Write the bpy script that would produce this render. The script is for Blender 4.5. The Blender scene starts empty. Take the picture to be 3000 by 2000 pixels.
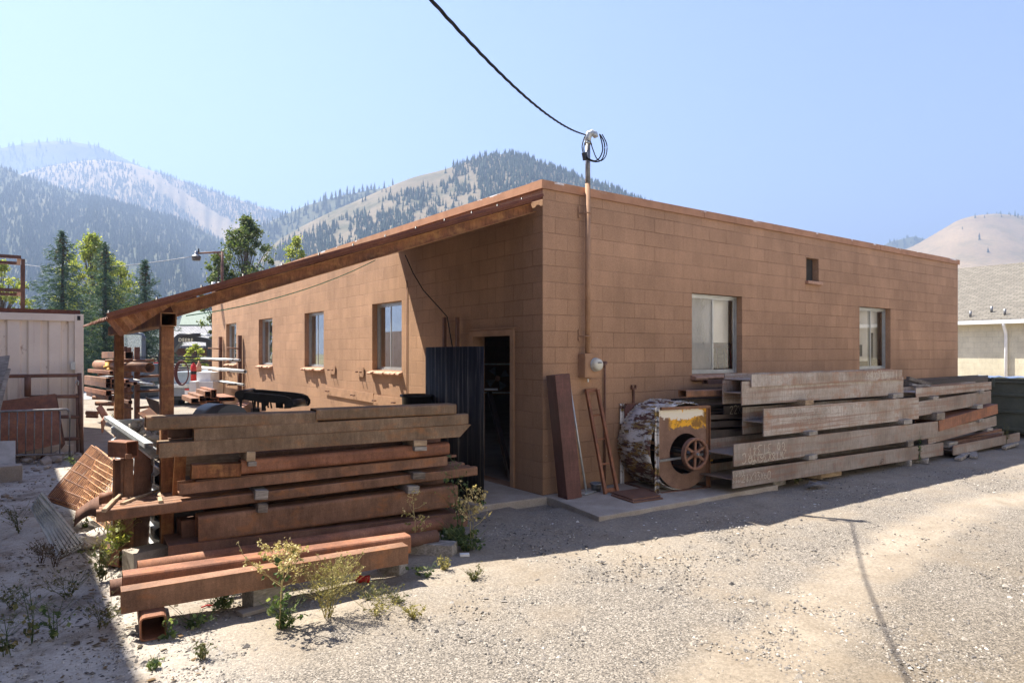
import bpy, bmesh, math, random
import numpy as np
from mathutils import Vector, Matrix
R_ = math.radians
SC = bpy.context.scene
COL = SC.collection
# ---------------------------------------------------------------- camera (world: origin at the building corner, x along the shaded wall, y along the sunlit wall)
CAM = Vector((-5.378, -6.671, 1.776)); FW = Vector((.592, .806, 0)); RT = Vector((.806, -.592, 0))
cd = bpy.data.cameras.new('camera'); cam = bpy.data.objects.new('camera', cd); COL.objects.link(cam)
cam.location = CAM; cam.rotation_euler = (R_(90), 0, -math.atan2(.592, .806))
cd.sensor_width = 36; cd.lens = 24; cd.shift_y = 35/3000; cd.clip_start = .05; cd.clip_end = 30000
SC.camera = cam
# ---------------------------------------------------------------- sky, sun, exposure
SUNV = Vector((-.300, .588, 1.0)).normalized()          # towards the sun
w = bpy.data.worlds.new('World'); SC.world = w; w.use_nodes = True
nt = w.node_tree; bg = nt.nodes['Background']
sky = nt.nodes.new('ShaderNodeTexSky'); sky.sky_type = 'NISHITA'; sky.sun_disc = False
sky.sun_elevation = math.asin(SUNV.z); sky.sun_rotation = math.atan2(SUNV.x, SUNV.y)
sky.altitude = 1700; sky.air_density = 1.0; sky.dust_density = .9; sky.ozone_density = 4
tint = nt.nodes.new('ShaderNodeMix'); tint.data_type = 'RGBA'; tint.blend_type = 'MULTIPLY'; tint.inputs[0].default_value = 1; tint.inputs[7].default_value = (1.04, .895, .965, 1)
nt.links.new(sky.outputs[0], tint.inputs[6]); nt.links.new(tint.outputs[2], bg.inputs[0]); bg.inputs[1].default_value = .078
sl = bpy.data.lights.new('sun', 'SUN'); sun = bpy.data.objects.new('sun', sl); COL.objects.link(sun)
sl.energy = 5.0; sl.angle = R_(.5); sl.color = (1, .93, .82)
sun.rotation_euler = SUNV.to_track_quat('Z', 'Y').to_euler(); sun.location = (-6, 12, 20)
SC.view_settings.view_transform = 'Standard'; SC.view_settings.look = 'None'; SC.view_settings.gamma = 1
SC.view_settings.exposure = 2.06
SC.cycles.volume_bounces = 0; SC.cycles.max_bounces = 8
SC.cycles.volume_step_rate = 1
SC.cycles.use_denoising = True
# ---------------------------------------------------------------- helpers
rnd = random.Random(7)
def tag(o, label=None, cat=None, group=None, kind=None):
    if label: o['label'] = label
    if cat: o['category'] = cat
    if group: o['group'] = group
    if kind: o['kind'] = kind
    return o
def thing(name, label, cat, loc=(0, 0, 0), group=None):
    o = bpy.data.objects.new(name, None); COL.objects.link(o); o.location = loc; o.empty_display_size = .1
    return tag(o, label, cat, group)
def wloc(o):
    v = Vector((0, 0, 0))
    while o: v += Vector(o.location); o = o.parent
    return v
def rayd(px, py):
    return FW + RT*((px-1500)/2000) + Vector((0, 0, (1035-py)/2000))
def at(px, py, d): return CAM + rayd(px, py)*d
def onx(px, py, x): d = rayd(px, py); return CAM + d*((x-CAM.x)/d.x)
def ony(px, py, y): d = rayd(px, py); return CAM + d*((y-CAM.y)/d.y)
def onz(px, py, z=-.06): d = rayd(px, py); return CAM + d*((z-CAM.z)/d.z)
def onp(px, py, p, e):            # vertical plane through p along e
    d = rayd(px, py); n = Vector((-e.y, e.x, 0)); return CAM + d*((p-CAM).dot(n)/d.dot(n))
def gz(x, y):
    return -.06 - .009*min(max(x-1.5, 0), 9)

class MB:
    def __init__(s): s.v = []; s.f = []; s.sm = []
    def add(s, vs, fs, smooth=False):
        o = len(s.v); s.v += [tuple(v) for v in vs]; s.f += [tuple(i+o for i in f) for f in fs]; s.sm += [smooth]*len(fs); return s
    def box(s, c, size, rz=0, M=None):
        hx, hy, hz = [a/2 for a in size]
        vs = [Vector((x, y, z)) for x in (-hx, hx) for y in (-hy, hy) for z in (-hz, hz)]
        m = M if M is not None else Matrix.Rotation(rz, 3, 'Z')
        vs = [m @ v + Vector(c) for v in vs]
        return s.add(vs, [(0, 1, 3, 2), (4, 6, 7, 5), (0, 4, 5, 1), (2, 3, 7, 6), (0, 2, 6, 4), (1, 5, 7, 3)])
    def bb(s, a, b):             # box from two corners
        a, b = Vector(a), Vector(b); return s.box((a+b)/2, [abs(q) for q in (b-a)])
    def ext(s, prof, p0, p1, hole=None, up=(0, 0, 1), smooth=False):
        p0, p1 = Vector(p0), Vector(p1); d = (p1-p0).normalized(); sd = Vector(up).cross(d).normalized(); u = d.cross(sd)
        n = len(prof)
        def ring(p, P): return [p + sd*b + u*z for b, z in P]
        A = ring(p0, prof) + ring(p1, prof); F = [(i, (i+1) % n, n+(i+1) % n, n+i) for i in range(n)]
        s.add(A, F, smooth)
        if hole:
            B = ring(p0, hole) + ring(p1, hole)
            s.add(B, [(i, n+i, n+(i+1) % n, (i+1) % n) for i in range(n)], smooth)
            for q in (0, n):
                s.add(A[q:q+n] + B[q:q+n], [(i, (i+1) % n, n+(i+1) % n, n+i) for i in range(n)])
        else:
            s.add(A[:n], [tuple(range(n))]); s.add(A[n:], [tuple(reversed(range(n)))])
        return s
    def tube(s, pts, r, n=8, caps=True, smooth=True):
        pts = [Vector(p) for p in pts]; k = len(pts)
        rs = r if isinstance(r, (list, tuple)) else [r]*k
        vs = []; ref = None
        for i, p in enumerate(pts):
            d = (pts[min(i+1, k-1)] - pts[max(i-1, 0)]).normalized()
            if ref is None: ref = Vector((0, 0, 1)) if abs(d.z) < .9 else Vector((1, 0, 0))
            a = d.cross(ref); 
            if a.length < 1e-4: a = d.cross(Vector((0, 1, .1)))
            a.normalize(); b = d.cross(a); ref = b.cross(d) if False else ref
            for j in range(n):
                t = 2*math.pi*j/n; vs.append(p + (a*math.cos(t) + b*math.sin(t))*rs[i])
        fs = [(i*n+j, i*n+(j+1) % n, (i+1)*n+(j+1) % n, (i+1)*n+j) for i in range(k-1) for j in range(n)]
        s.add(vs, fs, smooth)
        if caps: s.add(vs[:n], [tuple(range(n))]); s.add(vs[-n:], [tuple(range(n))])
        return s
    def pipe(s, p0, p1, ro, ri, n=20):
        c = [(math.cos(2*math.pi*i/n), math.sin(2*math.pi*i/n)) for i in range(n)]
        return s.ext([(a*ro, b*ro) for a, b in c], p0, p1, [(a*ri, b*ri) for a, b in c], smooth=True)
    def lathe(s, prof, c, M=None, n=24, smooth=True):
        M = M or Matrix.Identity(3); vs = []; k = len(prof)
        for r, z in prof:
            for j in range(n):
                t = 2*math.pi*j/n; vs.append(M @ Vector((r*math.cos(t), r*math.sin(t), z)) + Vector(c))
        return s.add(vs, [(i*n+j, i*n+(j+1) % n, (i+1)*n+(j+1) % n, (i+1)*n+j) for i in range(k-1) for j in range(n)], smooth)
    def build(s, name, m, parent=None, bevel=0, rec=True, origin=None):
        off = wloc(parent) if parent else Vector(origin or (0, 0, 0))
        me = bpy.data.meshes.new(name)
        me.from_pydata([(v[0]-off.x, v[1]-off.y, v[2]-off.z) for v in s.v], [], s.f)
        me.polygons.foreach_set('use_smooth', s.sm)
        if rec:
            b = bmesh.new(); b.from_mesh(me); bmesh.ops.remove_doubles(b, verts=b.verts, dist=1e-5)
            bmesh.ops.recalc_face_normals(b, faces=b.faces)
            if bevel:
                bmesh.ops.bevel(b, geom=[e for e in b.edges if len(e.link_faces) == 2 and e.calc_face_angle(0) > .6], offset=bevel, segments=2, profile=.6, affect='EDGES', clamp_overlap=True)
            b.to_mesh(me); b.free()
        me.materials.append(m)
        o = bpy.data.objects.new(name, me); COL.objects.link(o)
        if parent: o.parent = parent
        elif origin: o.location = origin
        return o
def npmesh(name, V, F, m, parent=None, smooth=False, origin=(0, 0, 0)):
    off = wloc(parent) if parent else Vector(origin)
    V = np.asarray(V, dtype=np.float32).reshape(-1, 3) - np.array(off, dtype=np.float32); F = np.asarray(F, dtype=np.int32); k = F.shape[1]
    me = bpy.data.meshes.new(name); me.vertices.add(len(V)); me.vertices.foreach_set('co', V.ravel())
    me.loops.add(F.size); me.loops.foreach_set('vertex_index', F.ravel())
    me.polygons.add(len(F)); me.polygons.foreach_set('loop_start', np.arange(len(F), dtype=np.int32)*k)
    try: me.polygons.foreach_set('loop_total', np.full(len(F), k, dtype=np.int32))
    except Exception: pass
    me.update(calc_edges=True); me.validate()
    me.polygons.foreach_set('use_smooth', np.full(len(F), smooth))
    me.materials.append(m)
    o = bpy.data.objects.new(name, me); COL.objects.link(o)
    if parent: o.parent = parent
    else: o.location = origin
    return o
def copy_tree(o, parent=None):
    c = o.copy(); COL.objects.link(c)
    if parent: c.parent = parent
    for ch in list(o.children): copy_tree(ch, c)
    return c
# section profiles, (back, up)
def rr(w, h, r, x=0, z=0, k=3):
    P = []
    for cx, cz, a0 in ((w-r, h-r, 0), (r, h-r, 90), (r, r, 180), (w-r, r, 270)):
        for i in range(k+1):
            a = R_(a0 + 90*i/k); P.append((x+cx+r*math.cos(a), z+cz+r*math.sin(a)))
    return P
def boxsec(w, h, t=.008, r=.015): return rr(w, h, r), rr(w-2*t, h-2*t, max(r-t, .002), t, t)
def hsec(w, h, tf=.016, tw=.012, zw=.5):     # flanges vertical, web horizontal
    zw *= h
    return [(0, 0), (tf, 0), (tf, zw-tw/2), (w-tf, zw-tw/2), (w-tf, 0), (w, 0), (w, h), (w-tf, h), (w-tf, zw+tw/2), (tf, zw+tw/2), (tf, h), (0, h)]
def isec(w, h, tf=.014, tw=.01):             # upright
    a, b = w/2-tw/2, w/2+tw/2
    return [(0, 0), (w, 0), (w, tf), (b, tf), (b, h-tf), (w, h-tf), (w, h), (0, h), (0, h-tf), (a, h-tf), (a, tf), (0, tf)]
def usec(w, h, t=.009): return [(0, 0), (w, 0), (w, h), (w-t, h), (w-t, t), (t, t), (t, h), (0, h)]          # opening up
def nsec(w, h, t=.009): return [(0, 0), (t, 0), (t, h-t), (w-t, h-t), (w-t, 0), (w, 0), (w, h), (0, h)]      # opening down
def csec(w, h, t=.009): return [(0, 0), (w, 0), (w, t), (t, t), (t, h-t), (w, h-t), (w, h), (0, h)]          # web in front
def bsec(w, h, t=.009): return [(0, 0), (w, 0), (w, h), (0, h), (0, h-t), (w-t, h-t), (w-t, t), (0, t)]      # opening in front
def lsec(w, h, t=.009): return [(0, 0), (w, 0), (w, t), (t, t), (t, h), (0, h)]
def rect(w, h): return [(0, 0), (w, 0), (w, h), (0, h)]
# ---------------------------------------------------------------- materials
def N(nt, t, ins=None, **kw):
    n = nt.nodes.new('ShaderNode'+t)
    for k, v in kw.items(): setattr(n, k, v)
    for k, v in (ins or {}).items():
        if hasattr(v, 'is_output'): nt.links.new(v, n.inputs[k])
        elif hasattr(v, 'outputs'): nt.links.new(v.outputs[0], n.inputs[k])
        else: n.inputs[k].default_value = v
    return n
def c4(c): return (c[0], c[1], c[2], 1)
def newmat(name, rough=.8, metal=0, spec=.3):
    m = bpy.data.materials.new(name); m.use_nodes = True; nt = m.node_tree
    b = nt.nodes['Principled BSDF']; b.inputs['Roughness'].default_value = rough; b.inputs['Metallic'].default_value = metal
    b.inputs['Specular IOR Level'].default_value = spec
    return m, nt, b
def ramp(nt, fac, stops, interp='LINEAR'):
    r = nt.nodes.new('ShaderNodeValToRGB'); r.color_ramp.interpolation = interp; e = r.color_ramp.elements
    while len(e) < len(stops): e.new(.5)
    for q, (p, c) in zip(e, stops):
        q.position = p; q.color = c4(c) if isinstance(c, (tuple, list)) else (c, c, c, 1)
    nt.links.new(fac.outputs[0] if hasattr(fac, 'outputs') else fac, r.inputs[0]); return r
def coords(nt, rand=True):
    tc = N(nt, 'TexCoord')
    if not rand: return tc.outputs['Object']
    oi = N(nt, 'ObjectInfo'); m = N(nt, 'VectorMath', {0: tc.outputs['Object']}, operation='ADD')
    k = N(nt, 'Math', {0: oi.outputs['Random'], 1: 57.3}, operation='MULTIPLY'); nt.links.new(k.outputs[0], m.inputs[1])
    return m.outputs[0]
def scl(nt, v, s): return N(nt, 'VectorMath', {0: v, 1: s}, operation='MULTIPLY').outputs[0]
def mix(nt, f, a, b, bt='MIX'):
    n = nt.nodes.new('ShaderNodeMix'); n.data_type = 'RGBA'; n.blend_type = bt
    for i, v in ((0, f), (6, a), (7, b)):
        if hasattr(v, 'outputs'): nt.links.new(v.outputs[0], n.inputs[i])
        elif hasattr(v, 'is_output'): nt.links.new(v, n.inputs[i])
        else: n.inputs[i].default_value = c4(v) if isinstance(v, (tuple, list)) else v
    return n.outputs[2]
def noise(nt, v, s, d=5, r=.6): return N(nt, 'TexNoise', {'Vector': v, 'Scale': s, 'Detail': d, 'Roughness': r})
def bump(nt, b, h, st, dist=.01):
    n = N(nt, 'Bump', {'Height': h, 'Strength': st, 'Distance': dist}); nt.links.new(n.outputs[0], b.inputs['Normal']); return n
def setc(nt, b, c): nt.links.new(c, b.inputs['Base Color'])

def rust(name, dark, mid, light, streak=.5, sc=3, orange=None, oamt=.5, rough=.72, band=.8, bands=0):
    m, nt, b = newmat(name, rough); v = coords(nt)
    a = noise(nt, v, sc, 8, .65); c = ramp(nt, a, [(.3, dark), (.5, mid), (.72, light)]).outputs[0]
    st = noise(nt, scl(nt, v, (30, 30, 5)), 1.2, 6, .75)
    lines = noise(nt, scl(nt, v, (.7, 2, 26)), 1.1, 4, .6)
    sr = ramp(nt, st, [(.35, .45), (.65, 1.25)])
    c = mix(nt, streak, c, mix(nt, 1, c, sr, 'MULTIPLY'))
    c = mix(nt, streak*band, c, mix(nt, 1, c, ramp(nt, lines, [(.36, .85), (.6, 1.08)]), 'MULTIPLY'))
    if bands:
        bl_ = noise(nt, scl(nt, v, (.35, 1, 17)), 1.0, 7, .62); bm_ = ramp(nt, bl_, [(.53, 0.0), (.60, bands)]); c = mix(nt, bm_, c, (.20, .10, .065))
        sp_ = noise(nt, scl(nt, v, (9, 9, 2.2)), 1.0, 8, .75); c = mix(nt, ramp(nt, sp_, [(.60, 0.0), (.68, bands)]), c, (.17, .09, .06))
    fn = noise(nt, v, 120, 3, .7); fr = ramp(nt, fn, [(.3, .72), (.7, 1.28)])
    c = mix(nt, .95, c, mix(nt, 1, c, fr, 'MULTIPLY'))
    if orange:
        o = noise(nt, scl(nt, v, (1, 1, 1.5)), sc*2.2, 9, .72); om = ramp(nt, o, [(.52, 0.0), (.68, oamt)])
        c = mix(nt, om, c, orange)
    if orange:      # bare rusty arrises
        bv = N(nt, 'Bevel', {'Radius': .009}); bv.samples = 4; ge = N(nt, 'NewGeometry'); dt = N(nt, 'VectorMath', {0: bv.outputs[0], 1: ge.outputs['Normal']}, operation='DOT_PRODUCT')
        em = N(nt, 'MapRange', {0: dt.outputs['Value'], 1: .995, 2: .90, 3: 0.0, 4: .7}); em2 = N(nt, 'Math', {0: em, 1: ramp(nt, noise(nt, v, 14, 5), [(.35, .15), (.6, 1.0)])}, operation='MULTIPLY'); c = mix(nt, em2, c, tuple(x*.95 for x in orange))
    setc(nt, b, c); bump(nt, b, fn, .35, .002)
    rg = ramp(nt, a, [(.3, rough-.15), (.7, rough+.1)]); nt.links.new(rg.outputs[0], b.inputs['Roughness'])
    return m
def plain(name, c, rough=.6, metal=0, var=.15, sc=6, c2=None, spec=.3, bp=0):
    m, nt, b = newmat(name, rough, metal, spec); v = coords(nt); a = noise(nt, v, sc, 6, .65)
    d = c2 or tuple(x*(1-var*2) for x in c); r = ramp(nt, a, [(.32, d), (.62, c)])
    setc(nt, b, r.outputs[0])
    if bp: bump(nt, b, noise(nt, v, sc*8, 4), bp, .003)
    return m
MT = {}
MT['rust'] = rust('rust_brown', (.11, .058, .036), (.21, .112, .068), (.32, .18, .115), .45, 2.5, (.38, .15, .05), .55)
MT['rust_dark'] = rust('rust_dark_brown', (.085, .045, .034), (.16, .085, .06), (.24, .135, .095), .4, 3, (.26, .10, .04), .4)
MT['rust_red'] = rust('rust_red', (.13, .056, .034), (.24, .105, .06), (.36, .18, .11), .4, 2.2, (.42, .15, .05), .5)
MT['rust_orange'] = rust('rust_orange', (.11, .045, .024), (.25, .10, .042), (.42, .20, .08), .7, 2.4, (.55, .29, .10), .55)
MT['rust_olive'] = rust('rust_olive', (.12, .078, .046), (.19, .128, .08), (.29, .205, .135), .5, 2.5, (.42, .16, .04), .35, band=.0)
MT['steel_grey'] = rust('mill_scale_grey', (.16, .12, .10), (.265, .222, .19), (.37, .328, .295), .45, 1.4, (.26, .11, .06), .5, .55, bands=.45)
MT['steel_pale'] = rust('mill_scale_pale', (.20, .125, .085), (.365, .318, .278), (.49, .44, .395), .5, 1.3, (.28, .12, .06), .75, .5, bands=.7)
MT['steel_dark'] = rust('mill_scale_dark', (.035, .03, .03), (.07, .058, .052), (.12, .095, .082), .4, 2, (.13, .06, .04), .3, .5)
MT['paint_red_brown'] = rust('primer_red_brown', (.085, .035, .028), (.12, .052, .042), (.165, .075, .06), .45, 3, None, 0, .6)
MT['awning_steel'] = rust('awning_brown', (.085, .028, .02), (.15, .055, .035), (.22, .09, .055), .3, 3, (.30, .12, .05), .3, .8)
MT['galv'] = plain('galvanised', (.56, .58, .56), .4, .35, .2, 9, (.32, .35, .36), .5)
MT['galv_dark'] = plain('galvanised_dull', (.24, .25, .26), .45, .5, .2, 12, (.13, .12, .12), .5)
MT['alu'] = plain('aluminium', (.46, .47, .46), .35, .5, .1, 8)
MT['black'] = plain('black_paint', (.018, .018, .02), .45, 0, .2, 10)
MT['black_rubber'] = plain('rubber', (.02, .02, .02), .8, 0, .2, 10)
MT['white'] = plain('white_paint', (.78, .78, .76), .5, 0, .08, 5)
MT['pvc'] = plain('pvc', (.62, .62, .58), .4, 0, .12, 5)
MT['red'] = plain('red_paint', (.55, .03, .03), .35, 0, .2, 12)
MT['yellow'] = plain('yellow_paint', (.75, .42, .03), .5, 0, .2, 12)
MT['dark'] = plain('interior_dark', (.05, .045, .04), .9)
MT['chalk'] = plain('chalk', (.62, .58, .48), .9, 0, .3, 60, (.35, .3, .24))
MT['chalk_dim'] = plain('chalk_dim', (.40, .37, .32), .9, 0, .3, 60, (.16, .13, .11))

def m_wood(name, a, bcol):
    m, nt, b = newmat(name, .85); v = coords(nt)
    g = noise(nt, scl(nt, v, (4, 40, 40)), 1.5, 6, .6); c = ramp(nt, g, [(.3, a), (.7, bcol)]).outputs[0]
    d = noise(nt, v, 9, 5); c = mix(nt, .6, c, mix(nt, 1, c, ramp(nt, d, [(.35, .5), (.6, 1.1)]), 'MULTIPLY'))
    setc(nt, b, c); bump(nt, b, g, .5, .004); return m
MT['wood_grey'] = m_wood('weathered_wood', (.17, .15, .13), (.42, .39, .35))
MT['wood_tan'] = m_wood('tan_wood', (.24, .16, .10), (.50, .38, .25))
MT['wood_dark'] = m_wood('old_wood', (.10, .08, .065), (.27, .23, .19))

def m_block(name, paint, var, mort_dark, mort_light, bw=.4126, bh=.2063, stain=True, axis='xy'):
    m, nt, b = newmat(name, .85, 0, .25); tc = N(nt, 'TexCoord').outputs['Object']
    sp = N(nt, 'SeparateXYZ', {0: tc}); u = N(nt, 'Math', {0: sp.outputs[0], 1: sp.outputs[1]}, operation='ADD')
    uv = N(nt, 'CombineXYZ', {0: u, 1: sp.outputs[2], 2: 0.0}).outputs[0]
    wob = noise(nt, tc, 3, 3); uv2 = N(nt, 'VectorMath', {0: uv, 1: N(nt, 'VectorMath', {0: wob.outputs['Color'], 1: (.006, .006, 0)}, operation='MULTIPLY').outputs[0]}, operation='ADD').outputs[0]
    br = N(nt, 'TexBrick', {'Vector': uv2, 'Color1': c4(paint), 'Color2': c4(tuple(x*(1-var) for x in paint)), 'Mortar': c4(paint), 'Scale': 1.0,
           'Mortar Size': .0058, 'Mortar Smooth': .35, 'Bias': 0.0, 'Brick Width': bw, 'Row Height': bh})
    br.offset = .5
    c = br.outputs['Color']
    mo = br.outputs['Fac']
    mn = noise(nt, tc, .9, 4); mc = ramp(nt, mn, [(.42, mort_dark), (.58, mort_light)])
    c = mix(nt, N(nt, 'Math', {0: mo, 1: .75}, operation='MULTIPLY'), c, mc)
    big = noise(nt, tc, .8, 6, .6); c = mix(nt, .75, c, mix(nt, 1, c, ramp(nt, big, [(.3, .70), (.7, 1.16)]), 'MULTIPLY'))
    med = noise(nt, scl(nt, tc, (1, 1, .35)), 5, 6, .7); c = mix(nt, .6, c, mix(nt, 1, c, ramp(nt, med, [(.3, .8), (.7, 1.12)]), 'MULTIPLY'))
    fine = noise(nt, tc, 90, 4, .8); c = mix(nt, .9, c, mix(nt, 1, c, ramp(nt, fine, [(.3, .62), (.7, 1.26)]), 'MULTIPLY'))
    fine2 = noise(nt, tc, 34, 4, .75); c = mix(nt, .6, c, mix(nt, 1, c, ramp(nt, fine2, [(.3, .78), (.7, 1.16)]), 'MULTIPLY'))
    if stain:      # grimy splash band with its own ragged edge, scuffs and chips
        gr = N(nt, 'Math', {0: sp.outputs[2], 1: N(nt, 'Math', {0: noise(nt, scl(nt, tc, (1, 1, .2)), 1.6, 6, .7).outputs[0], 1: 2.6}, operation='MULTIPLY').outputs[0]}, operation='SUBTRACT')
        gm = ramp(nt, N(nt, 'MapRange', {0: gr, 1: -1.5, 2: .6, 3: 1.0, 4: 0.0}), [(0, 0.0), (1, .42)])
        c = mix(nt, gm, c, tuple(x*.42 for x in paint))
        dr = noise(nt, scl(nt, tc, (1, 1, .10)), 2.4, 5, .65); drm = ramp(nt, dr, [(.56, 0.0), (.72, .38)]); c = mix(nt, drm, c, tuple(x*.55 for x in paint))
        ch = noise(nt, tc, 26, 2, .5); chm = ramp(nt, ch, [(.745, 0.0), (.765, .75)])
        c = mix(nt, chm, c, (.45, .38, .32))
    setc(nt, b, c)
    hgt = N(nt, 'Math', {0: N(nt, 'Math', {0: mo, 1: -1.0}, operation='MULTIPLY'), 1: N(nt, 'Math', {0: fine, 1: .22}, operation='MULTIPLY')}, operation='ADD')
    bump(nt, b, hgt, .8, .006)
    return m
MT['block'] = m_block('painted_block', (.47, .279, .165), .13, (.26, .145, .08), (.42, .255, .155), stain=True)
MT['trim'] = plain('painted_trim', (.40, .235, .137), .75, 0, .15, 5, bp=.3)
MT['sill'] = plain('painted_sill', (.50, .31, .21), .8, 0, .2, 9, (.30, .16, .10), bp=.5)
MT['cream_block'] = m_block('cream_block', (.66, .60, .44), .05, (.45, .42, .33), (.56, .52, .40), .4, .2, False)
MT['white_block'] = m_block('white_block', (.74, .70, .62), .05, (.5, .47, .4), (.6, .57, .5), .4, .2, False)
MT['brown_stucco'] = plain('brown_stucco', (.22, .11, .07), .9, 0, .15, 3)

def m_concrete():
    m, nt, b = newmat('concrete', .9); v = coords(nt, False)
    a = noise(nt, v, 2.2, 8, .65); f = noise(nt, v, 70, 4, .7)
    c = ramp(nt, a, [(.3, (.26, .22, .18)), (.7, (.42, .375, .32))]).outputs[0]
    c = mix(nt, .8, c, mix(nt, 1, c, ramp(nt, f, [(.3, .75), (.7, 1.2)]), 'MULTIPLY'))
    setc(nt, b, c); bump(nt, b, f, .4, .003); return m
MT['concrete'] = m_concrete()

def m_ground():
    m, nt, b = newmat('yard_ground', .95, 0, .1); tc = N(nt, 'TexCoord').outputs['Object']
    big = noise(nt, tc, .42, 6, .62); med = noise(nt, tc, 2.4, 7, .65); fine = noise(nt, tc, 42, 5, .75)
    vo = N(nt, 'TexVoronoi', {'Vector': tc, 'Scale': 115.0, 'Randomness': 1.0}); vo.feature = 'F1'
    vo2 = N(nt, 'TexVoronoi', {'Vector': tc, 'Scale': 110.0, 'Randomness': 1.0})
    dirt = ramp(nt, med, [(.3, (.21, .175, .135)), (.55, (.285, .245, .195)), (.75, (.34, .30, .245))]).outputs[0]
    stone = N(nt, 'HueSaturation', {'Saturation': .12, 'Color': vo.outputs['Color']})
    stc = mix(nt, 1, ramp(nt, N(nt, 'SeparateXYZ', {0: vo.outputs['Color']}).outputs[0], [(.0, (.05, .048, .046)), (.3, (.125, .113, .10)), (.7, (.225, .20, .17)), (.93, (.29, .262, .225)), (1, (.40, .37, .33))]).outputs[0], (1, 1, 1), 'MULTIPLY')
    sm = N(nt, 'Math', {0: N(nt, 'Math', {0: big, 1: N(nt, 'Math', {0: med, 1: .5}, operation='MULTIPLY').outputs[0]}, operation='ADD'), 1: .0}, operation='ADD')
    sp0 = N(nt, 'SeparateXYZ', {0: tc})
    # gravel lane towards the camera, dusty strip by the building, two packed wheel tracks
    lane = N(nt, 'MapRange', {0: N(nt, 'Math', {0: sp0.outputs[1], 1: N(nt, 'Math', {0: big, 1: 2.2}, operation='MULTIPLY').outputs[0]}, operation='ADD'), 1: -2.2, 2: -.6, 3: .16, 4: -.10})
    wv = N(nt, 'Math', {0: N(nt, 'Math', {0: sp0.outputs[0], 1: .42}, operation='MULTIPLY').outputs[0]}, operation='SINE')
    def track(y0):
        d_ = N(nt, 'Math', {0: N(nt, 'Math', {0: sp0.outputs[1], 1: N(nt, 'Math', {0: wv, 1: -.55}, operation='MULTIPLY').outputs[0]}, operation='ADD').outputs[0], 1: y0}, operation='SUBTRACT')
        return N(nt, 'MapRange', {0: N(nt, 'Math', {0: d_}, operation='ABSOLUTE'), 1: .12, 2: .42, 3: -.26, 4: 0.0})
    sm = N(nt, 'Math', {0: sm, 1: lane}, operation='ADD'); sm = N(nt, 'Math', {0: sm, 1: track(-3.9)}, operation='ADD'); sm = N(nt, 'Math', {0: sm, 1: track(-5.5)}, operation='ADD')
    gm = ramp(nt, sm, [(.66, 0.0), (.86, .9)])
    c = mix(nt, gm, dirt, stc)
    c = mix(nt, .9, c, mix(nt, 1, c, ramp(nt, fine, [(.28, .55), (.72, 1.32)]), 'MULTIPLY'))
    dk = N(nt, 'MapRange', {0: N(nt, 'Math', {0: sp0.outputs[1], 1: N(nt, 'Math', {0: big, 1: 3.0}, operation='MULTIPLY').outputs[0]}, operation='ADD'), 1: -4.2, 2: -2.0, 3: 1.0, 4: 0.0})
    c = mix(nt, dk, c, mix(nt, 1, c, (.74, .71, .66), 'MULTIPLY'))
    # pale dried clay in the left lot
    sp = N(nt, 'SeparateXYZ', {0: tc}); lm = N(nt, 'MapRange', {0: N(nt, 'Math', {0: sp.outputs[0], 1: N(nt, 'Math', {0: med, 1: 1.6}, operation='MULTIPLY').outputs[0]}, operation='ADD'), 1: -4.2, 2: -3.2, 3: 1.0, 4: 0.0})
    clay = ramp(nt, med, [(.34, (.25, .21, .17)), (.47, (.44, .40, .355)), (.68, (.60, .565, .515))]).outputs[0]
    clay = mix(nt, .8, clay, mix(nt, 1, clay, ramp(nt, fine, [(.3, .65), (.7, 1.2)]), 'MULTIPLY'))
    c = mix(nt, N(nt, 'Math', {0: lm, 1: .75}, operation='MULTIPLY'), c, clay)
    # far land: dry grass
    far = N(nt, 'MapRange', {0: N(nt, 'VectorMath', {0: tc}, operation='LENGTH').outputs['Value'], 1: 45.0, 2: 120.0}); gr = noise(nt, tc, .02, 6)
    c = mix(nt, far, c, ramp(nt, gr, [(.35, (.10, .12, .05)), (.65, (.30, .25, .15))]))
    setc(nt, b, c)
    h = N(nt, 'Math', {0: N(nt, 'Math', {0: vo.outputs['Distance'], 1: -.9}, operation='MULTIPLY'), 1: N(nt, 'Math', {0: fine, 1: 1.0}, operation='MULTIPLY')}, operation='ADD')
    bump(nt, b, h, .6, .006); return m
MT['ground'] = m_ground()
def m_island(name, stops, rough=.9, trans=0):
    m, nt, b = newmat(name, rough, 0, .2); g = N(nt, 'NewGeometry'); r = ramp(nt, g.outputs['Random Per Island'], stops)
    setc(nt, b, r.outputs[0])
    if trans:
        t = N(nt, 'BsdfTranslucent', {'Color': mix(nt, 1, r.outputs[0], (1.5, 1.6, .8), 'MULTIPLY')}); ms = N(nt, 'MixShader', {0: trans})
        nt.links.new(b.outputs[0], ms.inputs[1]); nt.links.new(t.outputs[0], ms.inputs[2]); nt.links.new(ms.outputs[0], nt.nodes['Material Output'].inputs[0])
    return m
MT['pebbles'] = m_island('pebbles', [(0, (.06, .058, .058)), (.25, (.16, .148, .138)), (.6, (.26, .235, .205)), (.9, (.35, .32, .28)), (1, (.55, .52, .47))])
MT['rocks'] = m_island('rocks', [(0, (.22, .19, .16)), (.6, (.36, .31, .26)), (1, (.46, .41, .35))])
MT['asphalt_rubble'] = m_island('asphalt_rubble', [(0, (.05, .05, .05)), (.6, (.10, .10, .10)), (1, (.16, .15, .15))])
MT['needles'] = m_island('needles', [(0, (.028, .055, .040)), (.6, (.065, .11, .078)), (1, (.13, .18, .13))], .7, .2)
MT['needles_brown'] = m_island('needles_brown', [(0, (.05, .04, .025)), (1, (.16, .10, .05))], .8, .1)
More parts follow.
